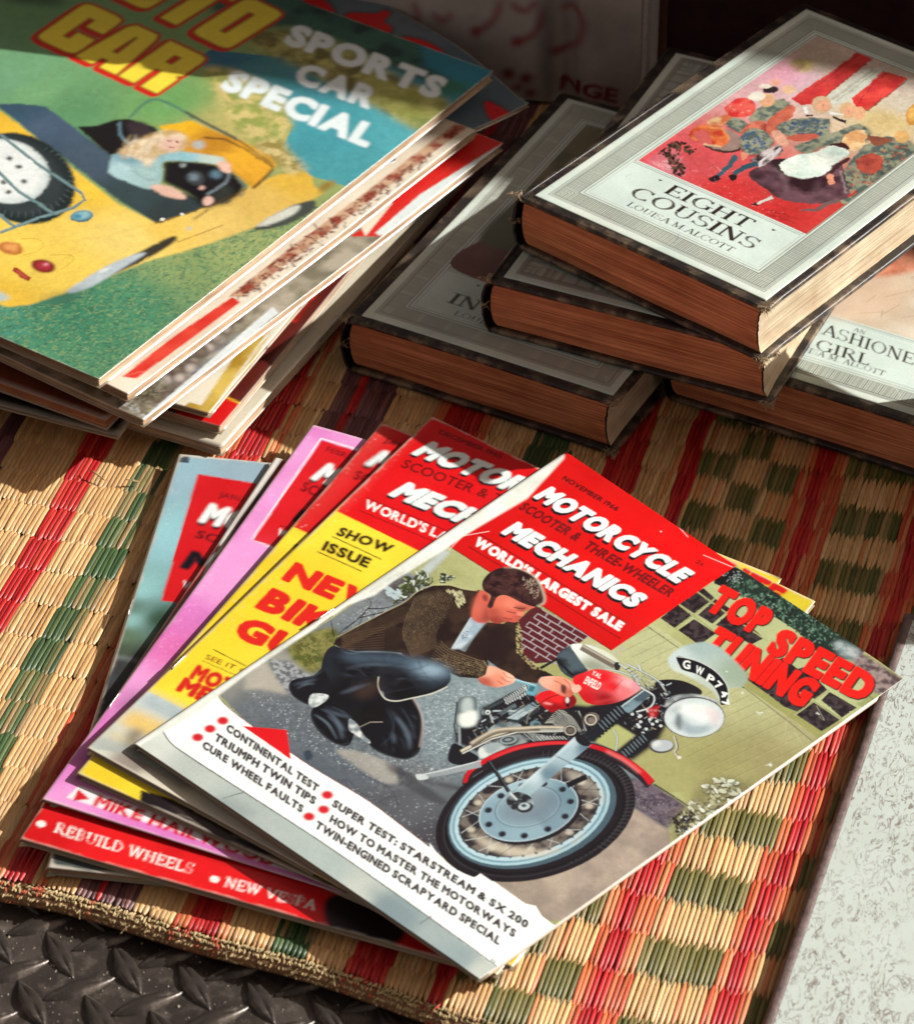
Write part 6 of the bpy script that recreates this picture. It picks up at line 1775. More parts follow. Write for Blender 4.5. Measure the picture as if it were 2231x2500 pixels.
    kid([(600, 400), (660, 370), (740, 420), (760, 460), (700, 470), (620, 440)]); P.blob([(690, 470), (760, 400), (840, 400), (860, 450), (800, 500)], P.tex((150, 60, 50), (206, 120, 96), 14))
    kid([(700, 480), (780, 440), (860, 470), (900, 540), (820, 600), (740, 610), (690, 560)]); P.scatter([(700, 490), (780, 450), (880, 500), (820, 590), (740, 600)], 40, lambda x, y, r: P.ell(x, y, 9, 7, 0, (54, 84, 126), 0, .85), 93)
    kid([(930, 420), (1050, 380), (1240, 380), (1270, 430), (1240, 520), (1060, 500), (950, 470)], (1220, 290), 66, (206, 176, 140)); P.scatter([(950, 410), (1100, 385), (1240, 390), (1240, 500), (1000, 470)], 46, lambda x, y, r: P.ell(x, y, 11, 7, 0, (56, 82, 116), 0, .8), 94); P.line([(1110, 300), (1120, 350)], 22, (226, 232, 228)); P.line([(1110, 360), (1160, 360)], 12, (30, 22, 26))
    kid([(1040, 560), (1160, 520), (1300, 470), (1460, 420), (1530, 480), (1480, 540), (1240, 560), (1120, 610)], (1390, 330), 58, (214, 176, 130)); P.ell(1460, 350, 44, 46, 20, (222, 172, 130)); P.line([(1270, 340), (1360, 360)], 14, (228, 232, 226)); P.line([(1290, 372), (1380, 408)], 18, (36, 24, 28))
    P.blob([(890, 470), (940, 460), (1000, 530), (990, 560), (930, 540)], (228, 172, 146)); P.blob([(1000, 500), (1090, 480), (1190, 486), (1180, 510), (1080, 530), (1010, 520)], (196, 96, 76))
    P.blob([(1350, 520), (1400, 470), (1500, 460), (1500, 540), (1430, 590), (1360, 560)], P.tex((214, 160, 106), (236, 200, 150), 12)); P.blob([(1280, 550), (1360, 540), (1400, 580), (1300, 580)], (66, 28, 28))
    kid([(1440, 620), (1500, 560), (1640, 500), (1800, 540), (1820, 640), (1700, 760), (1560, 800), (1380, 930), (1330, 880), (1380, 700)], None); P.scatter([(1400, 700), (1600, 560), (1800, 560), (1780, 660), (1560, 800), (1380, 900)], 130, lambda x, y, r: P.ell(x, y, r.uniform(5, 14), 6, r.uniform(0, 180), [(120, 52, 44), (176, 140, 90), (60, 60, 60), (70, 90, 80), (190, 80, 60)][r.integers(5)], 0, .75), 95)
    P.blob([(1440, 650), (1560, 610), (1620, 660), (1580, 730), (1480, 730)], P.tex((150, 52, 44), (190, 84, 66), 12)); P.ell(1740, 500, 50, 40, 0, (220, 176, 110)); P.blob([(1520, 500), (1640, 510), (1680, 530), (1560, 560)], (140, 80, 60))
    # legs of the boy, the girl's skirt and apron
    P.blob([(760, 640), (900, 560), (960, 560), (940, 620), (820, 690), (790, 680)], P.tex((60, 40, 44), (206, 196, 196), 12)); P.line([(800, 680), (900, 600)], 14, (214, 210, 210)); P.line([(880, 650), (950, 570)], 12, (206, 200, 204))
    P.line([(520, 760), (600, 700), (660, 620)], 34, (56, 92, 104), taper=(.7, .9, 1.1)); P.line([(640, 740), (700, 700), (800, 672)], 32, (50, 86, 98), taper=(.8, 1, 1)); P.blob([(478, 770), (520, 745), (560, 765), (520, 790)], (26, 18, 22)); P.blob([(615, 750), (660, 745), (665, 775), (630, 782)], (26, 18, 22)); P.blob([(690, 600), (740, 610), (700, 650)], (222, 150, 120))
    P.blob([(740, 745), (860, 670), (960, 640), (1300, 640), (1380, 800), (1390, 890), (1240, 930), (1080, 930), (940, 900), (860, 840)], P.tex((44, 20, 28), (110, 76, 86), 24, 3, .38, .7)); P.line([(900, 700), (960, 760), (1000, 860)], 16, (150, 120, 126), 3, .7, True); P.line([(1200, 780), (1180, 880)], 18, (130, 98, 106), 4, .7); P.line([(1340, 720), (1380, 870)], 8, (200, 190, 190), 1, .7)
    P.blob([(950, 670), (1040, 620), (1180, 600), (1280, 560), (1400, 600), (1300, 680), (1240, 740), (1120, 770), (1000, 750), (955, 710)], P.tex((206, 224, 214), (232, 240, 228), 30)); P.line([(960, 740), (1100, 772), (1240, 745)], 4, (150, 150, 140), 0, .7, True)
    P.line([(1270, 740), (1330, 680), (1400, 640)], 24, (70, 40, 40)); P.blob([(1255, 750), (1290, 750), (1300, 800), (1260, 805)], (222, 150, 120)); P.line([(780, 940), (900, 890)], 20, (206, 214, 206), taper=(.4, 1.2)); P.blob([(750, 940), (790, 925), (800, 945)], (40, 24, 30)); P.line([(1080, 975), (1180, 975), (1260, 930), (1330, 910)], 24, (110, 90, 90), taper=(.5, 1, .9)); P.line([(1390, 890), (1440, 855)], 12, (196, 46, 40))
    for x in (830, 1020): P.line([(x, 990), (x + 40, 960)], 4, (150, 30, 34))
    for q in ([(850, 970), (960, 1000), (1060, 1030)], [(850, 1000), (940, 1020), (1030, 1060)], [(900, 985), (1000, 1010)]): P.line(q, 5, (150, 36, 36), 0, .8)
    P.scatter([(80, 660), (500, 620), (1000, 960), (1080, 1120)], 90, lambda x, y, r: P.ell(x, y, 3, 2, 0, (240, 190, 186), 0, .6), 96)
    P.blob([(1000, 20), (1060, -10), (1160, 0), (1150, 60), (1060, 80)], P.tex((140, 124, 60), (206, 186, 120), 12), 3, .9); P.blob([(900, 80), (1000, 20), (1080, 80), (1060, 140), (960, 160)], (214, 150, 170), 8, .7)
    P.organic(1.2, 6, .22, 97)
    # restore everything outside the picture
    m = np.zeros((P.ny, P.nx, 1)); x0, x1, y0, y1 = [int(q * k) for q in (19.8, 117.8, 55.2, 201.5)]; m[y0:y1, x0:x1] = 1
    P.img = P.img * m + keep * (1 - m)
    P.f = None
    for i in range(46):
        r = np.random.default_rng(900 + i); x, y = r.uniform(0, 134), r.uniform(0, 220); P.line(np.array([(x, y), (x + r.normal(0, 3), y + r.normal(0, 3))]) * k, .25 * k, (235, 240, 230) if i % 3 else (120, 104, 84), 0, .5)
    P.line(np.array([(75, 9), (74, 13), (72, 17)]) * k, .5 * k, (110, 130, 150), 0, .6)
    P.grain(.03)
    return P

def art_rose(quad):
    P, k = label_base(270, quad, 100)
    mmtxt(P, k, 'ROSE', 46, 92, 39.6, 48.4); mmtxt(P, k, 'IN BLOOM', 31, 106, 28.2, 37.2); mmtxt(P, k, 'LOUISA.M.ALCOTT', 38.5, 99.8, 20.2, 24.4, .14)
    orn(P, k, 38, 47.5); P.f = None
    x = lambda a: np.array(a) * k
    P.poly(x([(19.6, 55), (118, 55), (118, 201.7), (19.6, 201.7)]), P.tex((70, 76, 52), (120, 112, 74), 20))
    P.blob(x([(20, 55), (70, 55), (60, 78), (36, 86), (20, 80)]), (96, 24, 30)); P.blob(x([(20, 84), (50, 86), (60, 120), (30, 130), (20, 120)]), (62, 78, 50), 3); P.blob(x([(30, 150), (60, 160), (64, 201), (40, 201)]), (150, 124, 48), 2); P.blob(x([(60, 160), (90, 160), (90, 201), (66, 201)]), (150, 34, 30), 2)
    P.poly(x([(0, 0), (134, 0), (134, 220), (0, 220)]), P.tex((190, 180, 166), (214, 208, 196), 40), 0, .18)
    P.grain(.04)
    return P
def art_second(quad):
    P, k = label_base(150, quad, 110)
    mmtxt(P, k, 'LITTLE MEN', 33, 105, 32, 42); mmtxt(P, k, 'LOUISA.M.ALCOTT', 38.5, 99.8, 20.2, 24.4, .14)
    P.f = None; P.poly(np.array([(19.6, 55), (118, 55), (118, 201.7), (19.6, 201.7)]) * k, P.tex((120, 104, 84), (170, 140, 110), 16)); P.poly(np.array([(0, 0), (134, 0), (134, 220), (0, 220)]) * k, (160, 150, 138), 0, .15)
    return P
def art_fashioned(quad):
    P, k = label_base(250, quad, 120)
    P.f = None
    x = lambda a: np.array(a) * k
    P.poly(x([(19.6, 55), (118, 55), (118, 201.7), (19.6, 201.7)]), P.tex((214, 196, 170), (226, 216, 196), 26))
    P.blob(x([(20, 56), (60, 56), (80, 80), (60, 120), (20, 130)]), (222, 190, 160), 8, .7); P.blob(x([(19.6, 90), (60, 96), (80, 130), (40, 150), (19.6, 140)]), P.tex((196, 110, 84), (226, 150, 120), 12), 3)
    P.blob(x([(60, 130), (110, 120), (117, 190), (60, 200)]), P.tex((150, 110, 90), (206, 160, 130), 14), 3)
    for i in range(40):
        r = np.random.default_rng(1200 + i); a, b = r.uniform(24, 110), r.uniform(58, 130); P.line(x([(a, b), (a + r.normal(2, 5), b + r.uniform(4, 16))]), .5 * k, (176, 128, 90), 0, .5)
    P.fr(*F19)
    for st, A, B, C, w in (('AN', (1112, 906), (1196, 934), (1124, 880), .14), ('FASHIONED', (806, 900), (1640, 1186), (832, 824), .15), ('GIRL', (838, 1034), (1222, 1156), (862, 962), .15), ('LOUISA M. ALCOTT', (640, 1016), (1330, 1232), (660, 980), .14)):
        P.serif(st, A, B, C, (44, 32, 28), w)
    P.line([(1390, 1280), (1450, 1370)], 3, (230, 234, 226), 0, .8); P.line([(1600, 1480), (1700, 1440)], 3, (230, 234, 226), 0, .6)
    P.grain(.03)
    return P

# ---- the tall pile of magazines
def art_autocar(quad):
    P = Paint(500, 600, quad, (104, 148, 110), 130)
    P.fr(*F13)
    gr = P.grad([((200, 60), (116, 168, 118)), ((400, 150), (96, 150, 104)), ((900, 120), (110, 164, 96)), ((1000, 1000), (136, 156, 100)), ((700, 1200), (78, 140, 106)), ((1300, 900), (160, 172, 110)), ((1600, 700), (150, 164, 100)), ((500, 1250), (64, 130, 100)), ((1200, 250), (190, 180, 110)), ((-200, 1300), (70, 140, 120)), ((0, 0), (110, 160, 122))])
    P.poly(ALLQ, gr)
    blades = [(70, 124, 88), (130, 160, 104), (50, 98, 78), (150, 168, 112), (100, 148, 104), (56, 108, 90)]
    def blade(x, y, r):
        a = r.uniform(-70, 40); L = r.uniform(10, 30); P.line([(x, y), (x + L * math.cos(R(a)), y + L * math.sin(R(a)))], 4.4, blades[r.integers(6)], 0, .75)
    P.scatter([(-200, 1230), (300, 1200), (800, 980), (1400, 780), (1820, 620), (1300, 1100), (700, 1700), (200, 1560), (-200, 1500)], 4600, blade, 131)
    P.scatter([(-60, 20), (600, 0), (1100, 120), (1300, 260), (700, 200), (300, 130)], 260, lambda x, y, r: P.line([(x, y), (x + 26, y + 10)], 3, [(90, 140, 96), (140, 176, 126)][r.integers(2)], 1, .5), 132)
    # water, bank and field at the top
    P.fr(*F15)
    P.poly([(720, 170), (900, 190), (1700, 250), (1640, 390), (1200, 640), (1060, 600), (960, 520), (1000, 430), (860, 330), (760, 270), (660, 210)], P.grad([((760, 190), (40, 110, 140)), ((1100, 450), (70, 156, 168)), ((1400, 470), (86, 172, 180)), ((1650, 260), (56, 150, 176)), ((1200, 600), (76, 158, 166)), ((900, 260), (70, 140, 150))]))
    P.scatter([(960, 430), (1500, 400), (1200, 620), (1040, 560)], 240, lambda x, y, r: P.line([(x, y), (x + 14, y + 4)], 3, [(92, 176, 184), (56, 140, 156)][r.integers(2)], 1, .5), 133)
    P.poly([(850, 110), (1000, 100), (1200, 180), (1530, 340), (1540, 400), (1440, 450), (1250, 350), (1000, 220), (860, 160)], P.tex((110, 104, 60), (176, 174, 104), 14), 5)
    P.poly([(1250, 250), (1520, 340), (1500, 430), (1430, 440), (1290, 350)], P.tex((160, 164, 84), (190, 190, 112), 10), 4)
    P.poly([(600, -40), (1100, -40), (1500, 150), (1690, 240), (1640, 330), (1400, 260), (1180, 150), (1000, 90), (840, 100)], P.tex((26, 62, 58), (52, 104, 92), 22), 5)
    P.poly([(1440, 150), (1700, 240), (1660, 320), (1560, 290), (1450, 220)], (40, 132, 158), 4, .9); P.poly([(1450, 260), (1600, 280), (1560, 340), (1470, 320)], (44, 110, 80), 6, .8)
    P.poly([(1180, 290), (1300, 350), (1440, 455), (1480, 400), (1380, 400), (1240, 300)], (50, 96, 66), 6, .5)
    P.blob([(700, 230), (830, 250), (960, 330), (1000, 430), (960, 470), (1010, 560), (900, 520), (800, 430), (740, 330)], P.tex((150, 160, 84), (206, 190, 124), 9, 3), 4)
    P.poly([(-20, -20), (200, -20), (230, 20), (60, 10)], (50, 84, 70), 6, .8)
    # the open car
    P.fr(*F13)
    Y = P.grad([((100, 230), (236, 190, 60)), ((500, 560), (240, 200, 70)), ((300, 1000), (238, 208, 92)), ((900, 800), (236, 200, 96)), ((1400, 650), (222, 186, 96)), ((1600, 520), (226, 184, 70)), ((0, 1200), (226, 186, 66)), ((1200, 750), (230, 198, 110)), ((700, 850), (240, 214, 120))])
    P.poly([(-300, 60), (0, 150), (110, 230), (230, 330), (400, 470), (640, 660), (840, 760), (1200, 640), (1350, 560), (1500, 500), (1640, 480), (1690, 510), (1700, 560), (1755, 600), (1600, 690), (1400, 780), (1150, 870), (960, 930), (840, 960), (760, 990), (350, 1150), (160, 1210), (40, 1222), (-300, 1100)], Y, 1)
    P.poly([(-30, 115), (100, 112), (250, 130), (330, 190), (420, 260), (600, 390), (700, 520), (1000, 600), (1090, 640), (1180, 620), (1290, 610), (1060, 700), (850, 768), (640, 640), (400, 450), (230, 325), (100, 215)], P.grad([((100, 150), (58, 84, 104)), ((300, 250), (72, 92, 114)), ((500, 400), (70, 88, 104)), ((700, 640), (56, 72, 76)), ((900, 720), (50, 62, 64))]), 1)
    P.poly([(415, 240), (520, 238), (620, 205), (700, 200), (840, 250), (880, 300), (800, 350), (600, 400), (560, 370)], (24, 22, 24), 1); P.line([(650, 215), (655, 290), (720, 350)], 10, (120, 156, 170), 1, 1, True); P.blob([(690, 220), (780, 220), (830, 270), (760, 300), (700, 270)], (54, 44, 50), 2)
    P.poly([(860, 240), (1040, 210), (1150, 260), (1290, 310), (1480, 400), (1500, 450), (1380, 580), (1250, 480), (1000, 380), (900, 280)], P.grad([((950, 230), (240, 186, 40)), ((1300, 400), (234, 176, 50)), ((1400, 540), (226, 166, 50)), ((1180, 330), (200, 140, 40))]), 1)
    P.line([(1120, 360), (1300, 380), (1200, 340)], 8, (176, 124, 40), 2, .7); P.line([(1280, 450), (1360, 520)], 10, (196, 140, 40), 2, .7); P.line([(1090, 360), (1220, 440), (1380, 570)], 6, (150, 106, 36), 1, .6)
    # windscreen frame, steering wheel, dashboard
    P.line([(700, 195), (780, 120), (850, 95), (960, 140), (1100, 220), (1290, 310)], 9, (56, 100, 106), 1, 1, True); P.line([(1100, 300), (1220, 310), (1340, 370), (1480, 460), (1450, 510), (1370, 575)], 8, (44, 30, 30), 1); P.line([(1000, 160), (1300, 320), (1470, 440), (1480, 470), (1370, 578)], 8, (50, 44, 40), 1)
    P.poly([(885, 430), (1000, 425), (1150, 440), (1250, 480), (1330, 560), (1300, 610), (1120, 690), (1010, 600), (880, 540)], (24, 22, 26), 2)
    P.ell(1060, 520, 52, 40, 10, (58, 62, 66), 1); P.ell(1050, 515, 24, 20, 0, (120, 140, 150), 2); P.ell(990, 450, 16, 13, 0, (150, 160, 160), 1); P.ell(1095, 572, 14, 12, 0, (214, 170, 160), 1); P.ell(1170, 500, 30, 24, 0, (92, 124, 140), 2); P.ell(1210, 610, 50, 60, 30, (50, 54, 50), 3); P.line([(1240, 480), (1225, 540), (1120, 610)], 12, (126, 140, 150), 1, 1, True); P.line([(1290, 510), (1325, 580), (1300, 620)], 10, (110, 116, 120), 1, .9, True)
    # driver
    P.blob([(590, 470), (610, 400), (700, 380), (860, 390), (960, 375), (1100, 390), (1210, 410), (1200, 445), (1060, 432), (890, 430), (880, 500), (860, 560), (800, 580), (660, 530), (600, 500)], P.grad([((640, 480), (176, 210, 214)), ((800, 500), (164, 196, 196)), ((1000, 400), (150, 200, 210)), ((700, 400), (120, 160, 176)), ((1150, 410), (190, 210, 200))]), 1)
    P.blob([(820, 560), (900, 560), (990, 600), (1000, 635), (900, 620), (830, 585)], (232, 190, 170), 1); P.blob([(1180, 430), (1240, 440), (1250, 490), (1200, 480)], (230, 190, 170), 1); P.ell(1128, 645, 30, 26, -30, (230, 190, 176), 1)
    P.blob([(640, 380), (720, 330), (830, 280), (930, 260), (1005, 290), (1010, 350), (930, 380), (860, 400), (800, 460), (760, 420), (690, 400)], P.tex((196, 166, 112), (238, 218, 186), 12, 3), 2); P.blob([(870, 320), (950, 300), (985, 330), (960, 372), (880, 372)], (236, 196, 178), 3)
    P.ell(1075, 340, 32, 24, 0, (186, 196, 196), 2); P.line([(905, 318), (930, 322)], 5, (120, 84, 70)); P.line([(950, 322), (966, 330)], 5, (120, 84, 70)); P.line([(915, 352), (945, 356)], 5, (176, 80, 76)); P.line([(720, 480), (780, 520), (840, 530)], 5, (110, 140, 146), .5, .8, True); P.line([(880, 400), (870, 470), (850, 540)], 5, (110, 146, 150), .5, .8, True); P.line([(640, 440), (700, 470)], 6, (206, 226, 226), 1, .8)
    for i in range(30):
        r = np.random.default_rng(1500 + i); x0 = r.uniform(700, 900); P.line([(x0, 290 + r.uniform(-10, 40)), (x0 - 30, 330 + r.uniform(0, 40)), (x0 - 50, 400 + r.uniform(-10, 30))], 4, [(226, 204, 160), (150, 118, 76), (246, 232, 206)][i % 3], .3, .7, True)
    # spare wheel, luggage rack
    P.ell(110, 520, 310, 236, 24, (32, 44, 46), 1); P.ell(60, 500, 300, 200, 24, (56, 66, 68), 4, .8); P.ell(30, 480, 240, 172, 12, (214, 226, 224), 1); P.ell(20, 470, 214, 150, 12, (236, 242, 240), 3)
    for x, y in ((130, 535), (45, 592), (100, 455), (50, 410), (20, 540)): P.ell(x, y, 17, 12, 10, (50, 54, 56), 1)
    for i in range(24):
        a = R(-60 + i * 8); P.line([(110 + 296 * math.cos(a), 530 + 205 * math.sin(a)), (110 + 262 * math.cos(a), 520 + 180 * math.sin(a))], 5, (96, 110, 108), 0, .6)
    for q in ([(0, 280), (200, 440), (440, 600), (460, 640), (400, 680), (200, 740), (0, 815)], [(-60, 430), (100, 590), (290, 712)], [(-40, 690), (80, 785)]):
        P.line(q, 15, (66, 100, 104), 0, 1); P.line([(x, y - 2) for x, y in q], 8, (146, 176, 178), 1, 1)
    P.ell(442, 728, 62, 32, -8, (40, 90, 110)); P.ell(442, 722, 52, 25, -8, (150, 196, 206), 2); P.ell(420, 728, 22, 14, 0, (70, 140, 170), 1)
    # rear lamps
    P.ell(58, 900, 66, 34, 10, (170, 86, 40), 1); P.ell(58, 896, 46, 24, 10, (226, 160, 90), 2); P.ell(235, 1000, 66, 36, 10, (120, 30, 30), 1); P.ell(235, 998, 44, 24, 10, (170, 50, 60), 1); P.ell(250, 990, 14, 9, 0, (230, 150, 160), 1)
    P.line([(75, 1012), (160, 1075)], 28, (150, 44, 30)); P.line([(85, 1020), (150, 1068)], 8, (216, 110, 90), 1)
    P.line([(110, 850), (200, 850), (235, 880), (200, 920), (120, 940)], 3, (176, 136, 40), 0, .8, True); P.line([(270, 940), (380, 940), (395, 970), (330, 1020)], 3, (176, 136, 40), 0, .8, True)
    # wheels and arch shadows
    P.blob([(370, 1150), (600, 1010), (900, 850), (960, 848), (900, 900), (760, 980), (560, 1070)], (60, 56, 46), 1); P.blob([(360, 1140), (560, 1010), (720, 940), (790, 930), (700, 990), (480, 1120)], (186, 200, 206), 1); P.line([(540, 1035), (600, 1010)], 12, (236, 240, 240), 1)
    P.blob([(260, 1170), (500, 1110), (560, 1080), (400, 1180), (280, 1200)], (60, 92, 84), 6, .7)
    P.blob([(1380, 790), (1560, 680), (1700, 640), (1690, 700), (1560, 770), (1430, 800)], (70, 76, 70), 1); P.blob([(1390, 780), (1520, 700), (1620, 665), (1600, 710), (1480, 765)], (206, 210, 196), 1)
    P.line([(840, 768), (1060, 700), (1200, 640), (1340, 575)], 5, (90, 60, 30), 0, .8); P.line([(960, 870), (1210, 775)], 5, (150, 110, 50), 0, .8); P.line([(0, 940), (300, 880), (600, 830), (1000, 720)], 3, (206, 166, 70), 1, .6); P.line([(1050, 745), (1130, 690)], 8, (110, 84, 50), 1); P.ell(1025, 795, 16, 12, 0, (206, 200, 180), 1); P.ell(880, 745, 12, 9, 0, (230, 230, 220)); P.ell(985, 718, 12, 9, 0, (230, 230, 220))
    P.blob([(-60, 1120), (20, 1150), (50, 1175), (0, 1190), (-60, 1190)], (176, 196, 196), 2); P.blob([(1740, 560), (1800, 530), (1815, 545), (1760, 590), (1730, 600)], (150, 120, 50), 2)
    P.blob([(1380, 350), (1500, 300), (1560, 380), (1660, 470), (1560, 500), (1500, 440)], P.tex((150, 130, 70), (216, 196, 136), 8, 3), 4, .85)
    P.organic(0.55, 7, .12, 98)
    # lettering
    P.fr(*F14)
    for st, A, B, C in (('AUTO', (380, -150), (1262, 278), (700, -350)), ('CAR', (196, 205), (872, 520), (480, 10))):
        for k in (1.0, .75, .5, .25, 0): P.block(st, A, B, C, (206, 30, 24), 3.2, shift=(-24 * k, 10 * k))
        P.block(st, A, B, C, (60, 30, 20), 1.0); P.block(st, A, B, C, (244, 222, 70), 0.1)
    P.fr(*F15)
    for st, A, B, C in (('SPORTS', (968, 148), (1490, 338), (1010, 82)), ('CAR', (1000, 278), (1260, 372), (1040, 214)), ('SPECIAL', (752, 302), (1250, 502), (800, 236))):
        P.text(st, A, B, C, (230, 242, 244), 0.062, soft=.4)
    spine_wear(P, 134, .006, .4); P.grain(.03)
    return P

def art_simple(quad, kind, nx=200, ny=280):
    P = Paint(nx, ny, quad, (226, 214, 190), 140 + len(kind))
    if kind == 'redbrick':
        fill(P, P.tex((226, 214, 192), (236, 228, 208), 30))
        P.fr(*F17); P.poly([(905, 975), (1010, 985), (1480, 640), (1780, 410), (1720, 370), (1300, 660)], P.tex((206, 44, 36), (226, 76, 60), 24)); P.line([(905, 975), (1040, 935), (1130, 925)], 4, (240, 150, 130), 0, .7)
        P.fr(*F15)
        P.poly([(780, 1010), (830, 1010), (1000, 880), (1240, 700), (1480, 520), (1640, 400), (1580, 400), (1240, 660), (980, 850)], P.tex((150, 70, 56), (206, 170, 140), 5, 3))
        P.scatter([(790, 1010), (1000, 840), (1460, 520), (1470, 545), (1000, 900), (840, 1015)], 220, lambda x, y, r: P.line([(x, y), (x + r.normal(0, 9), y + r.normal(0, 9))], 5, (96, 34, 28), 0, .9), 141)
    elif kind == 'stone':
        fill(P, P.tex((130, 124, 104), (186, 176, 158), 12, 4))
        P.fr(*F18)
        P.scatter([(140, 390), (400, 560), (900, 60), (1000, -60), (800, -60), (300, 400)], 150, lambda x, y, r: (P.blob([(x - 44, y + 3), (x - 10, y - 38), (x + 38, y - 22), (x + 36, y + 26), (x - 14, y + 34)], (62, 48, 42), .6), P.blob([(x - 36, y), (x - 8, y - 30), (x + 32, y - 18), (x + 28, y + 18), (x - 12, y + 24)], [(172, 160, 148), (196, 186, 176), (150, 138, 124), (128, 114, 100)][r.integers(4)], .8)), 142)
        P.scatter([(140, 390), (400, 560), (560, 400), (480, 320), (300, 400)], 260, lambda x, y, r: P.ell(x, y, 8, 5, r.uniform(0, 180), [(70, 70, 44), (110, 106, 66), (150, 150, 120), (44, 40, 34)][r.integers(4)], 0, .85), 143)
        P.scatter([(140, 400), (260, 480), (360, 560), (400, 560), (300, 440)], 50, lambda x, y, r: P.ell(x, y, 6, 4, 0, (196, 200, 200)), 144)
        P.line([(396, 600), (730, 322), (1030, 62), (1230, -110)], 54, (228, 236, 236)); P.line([(690, 300), (1000, 36)], 6, (150, 176, 206), 1, .8)
        P.fr(*F16)
        P.poly([(400, 1500), (560, 1400), (830, 1125), (1140, 920), (1240, 830), (1300, 800), (1400, 910), (1250, 985), (900, 1220), (600, 1500)], (216, 40, 36)); P.poly([(500, 1500), (830, 1100), (1140, 900), (1200, 800), (1000, 800), (400, 1300)], (236, 228, 206)); P.poly([(850, 1235), (1270, 975), (1400, 900), (1420, 960), (1270, 1050), (800, 1360), (600, 1500), (560, 1480)], (226, 236, 232))
        P.poly([(650, 1290), (830, 1130), (1140, 925), (1240, 830), (1360, 905), (1262, 975), (860, 1225), (740, 1300)], (216, 40, 36))
    elif kind == 'gold':
        fill(P, (232, 226, 206)); P.fr(*F18)
        P.poly([(680, 480), (760, 500), (1000, 140), (1200, -60), (1260, -60), (1100, 200), (820, 560), (620, 530)], P.tex((176, 140, 50), (216, 186, 90), 12)); P.line([(810, 565), (1120, 130), (1260, -60)], 14, (238, 232, 218))
    elif kind == 'brown':
        fill(P, (96, 34, 26)); P.fr(*F18); P.poly([(905, 425), (1000, 470), (890, 640), (560, 560), (800, 440)], (212, 22, 22)); P.line([(880, 412), (1010, 472)], 12, (230, 180, 50)); P.poly([(560, 500), (640, 480), (800, 440), (900, 425), (840, 560), (700, 560)], (212, 22, 22))
        P.scatter([(930, 400), (1200, 80), (1240, 170), (1020, 440)], 60, lambda x, y, r: P.ell(x, y, 10, 6, 0, (70, 22, 20), 1, .7), 145)
        P.fr(*F15); P.poly([(970, 1090), (1010, 1100), (1080, 1010), (1180, 880), (1140, 900)], P.tex((150, 30, 20), (206, 50, 34), 8))
    elif kind == 'blueletters':
        fill(P, P.tex((84, 104, 116), (104, 122, 130), 40)); P.fr(*F16)
        for q in ([(40, -60), (200, -20), (290, 50), (300, 100), (180, 60), (90, 0)], [(360, 110), (400, 80), (560, 85), (620, 62), (665, 90), (620, 140), (670, 180), (655, 225), (560, 200), (480, 160)], [(700, 240), (800, 240), (900, 270), (990, 320), (1020, 370), (940, 370), (820, 330)], [(1250, 545), (1340, 560), (1430, 610), (1480, 690), (1400, 700), (1280, 640)]):
            P.blob([(x + 3, y + 0) for x, y in q], (40, 22, 34), 1); P.blob([((x - sum(a for a, b in q) / len(q)) * .93 + sum(a for a, b in q) / len(q), (y - sum(b for a, b in q) / len(q)) * .9 + sum(b for a, b in q) / len(q)) for x, y in q], (216, 16, 26))
        for x, y in ((720, 130), (800, 160), (880, 190), (960, 225), (1150, 290), (1210, 350)): P.line([(x, y), (x + 46, y + 20)], 10, (40, 46, 52), 1, .7)
    elif kind == 'dark':
        fill(P, P.tex((20, 24, 20), (36, 38, 32), 30)); 
    elif kind == 'bundle':
        fill(P, P.tex((92, 38, 24), (120, 56, 36), 20))
    elif kind == 'white':
        fill(P, P.tex((214, 206, 184), (230, 226, 208), 30))
    spine_wear(P, 150 + len(kind), .006, .4); P.grain(.03)
    return P

# ================================================================== objects on the mat
def quad_px(C4):
    return [tuple(PR(c)) for c in C4]
# --- books
def book_quad(o, yaw, z):
    c, s_ = math.cos(yaw), math.sin(yaw)
    f = lambda u, v: np.array([o[0] + u * c - v * s_, o[1] + u * s_ + v * c, z])
    return quad_px([f(0, 0), f(LW, 0), f(LW, LH), f(0, LH)])
for lab, o, yaw, z, art, sd in (
        ('old book Rose in Bloom with faded grey label, lowest at the left of the pile', (-0.0459, 0.1118), -0.4886, BT, art_rose, 3),
        ('old book Fashioned Girl with cream picture, half hidden under the pile', (0.1084, 0.0883), -0.4887, BT, art_fashioned, 9),
        ('black bound book squeezed between Eight Cousins and the books below', (0.0220, 0.0996), -0.4240, BT * 2 + 0.0012, art_second, 15),
        ('sunlit Eight Cousins book with red room picture on top of the pile', (0.0365, 0.1209), -0.6917, BT * 3 + 0.0018, art_cousins, 21)):
    q = book_quad(o, yaw, z)
    book(lab, o, yaw, z, art(q), sd)

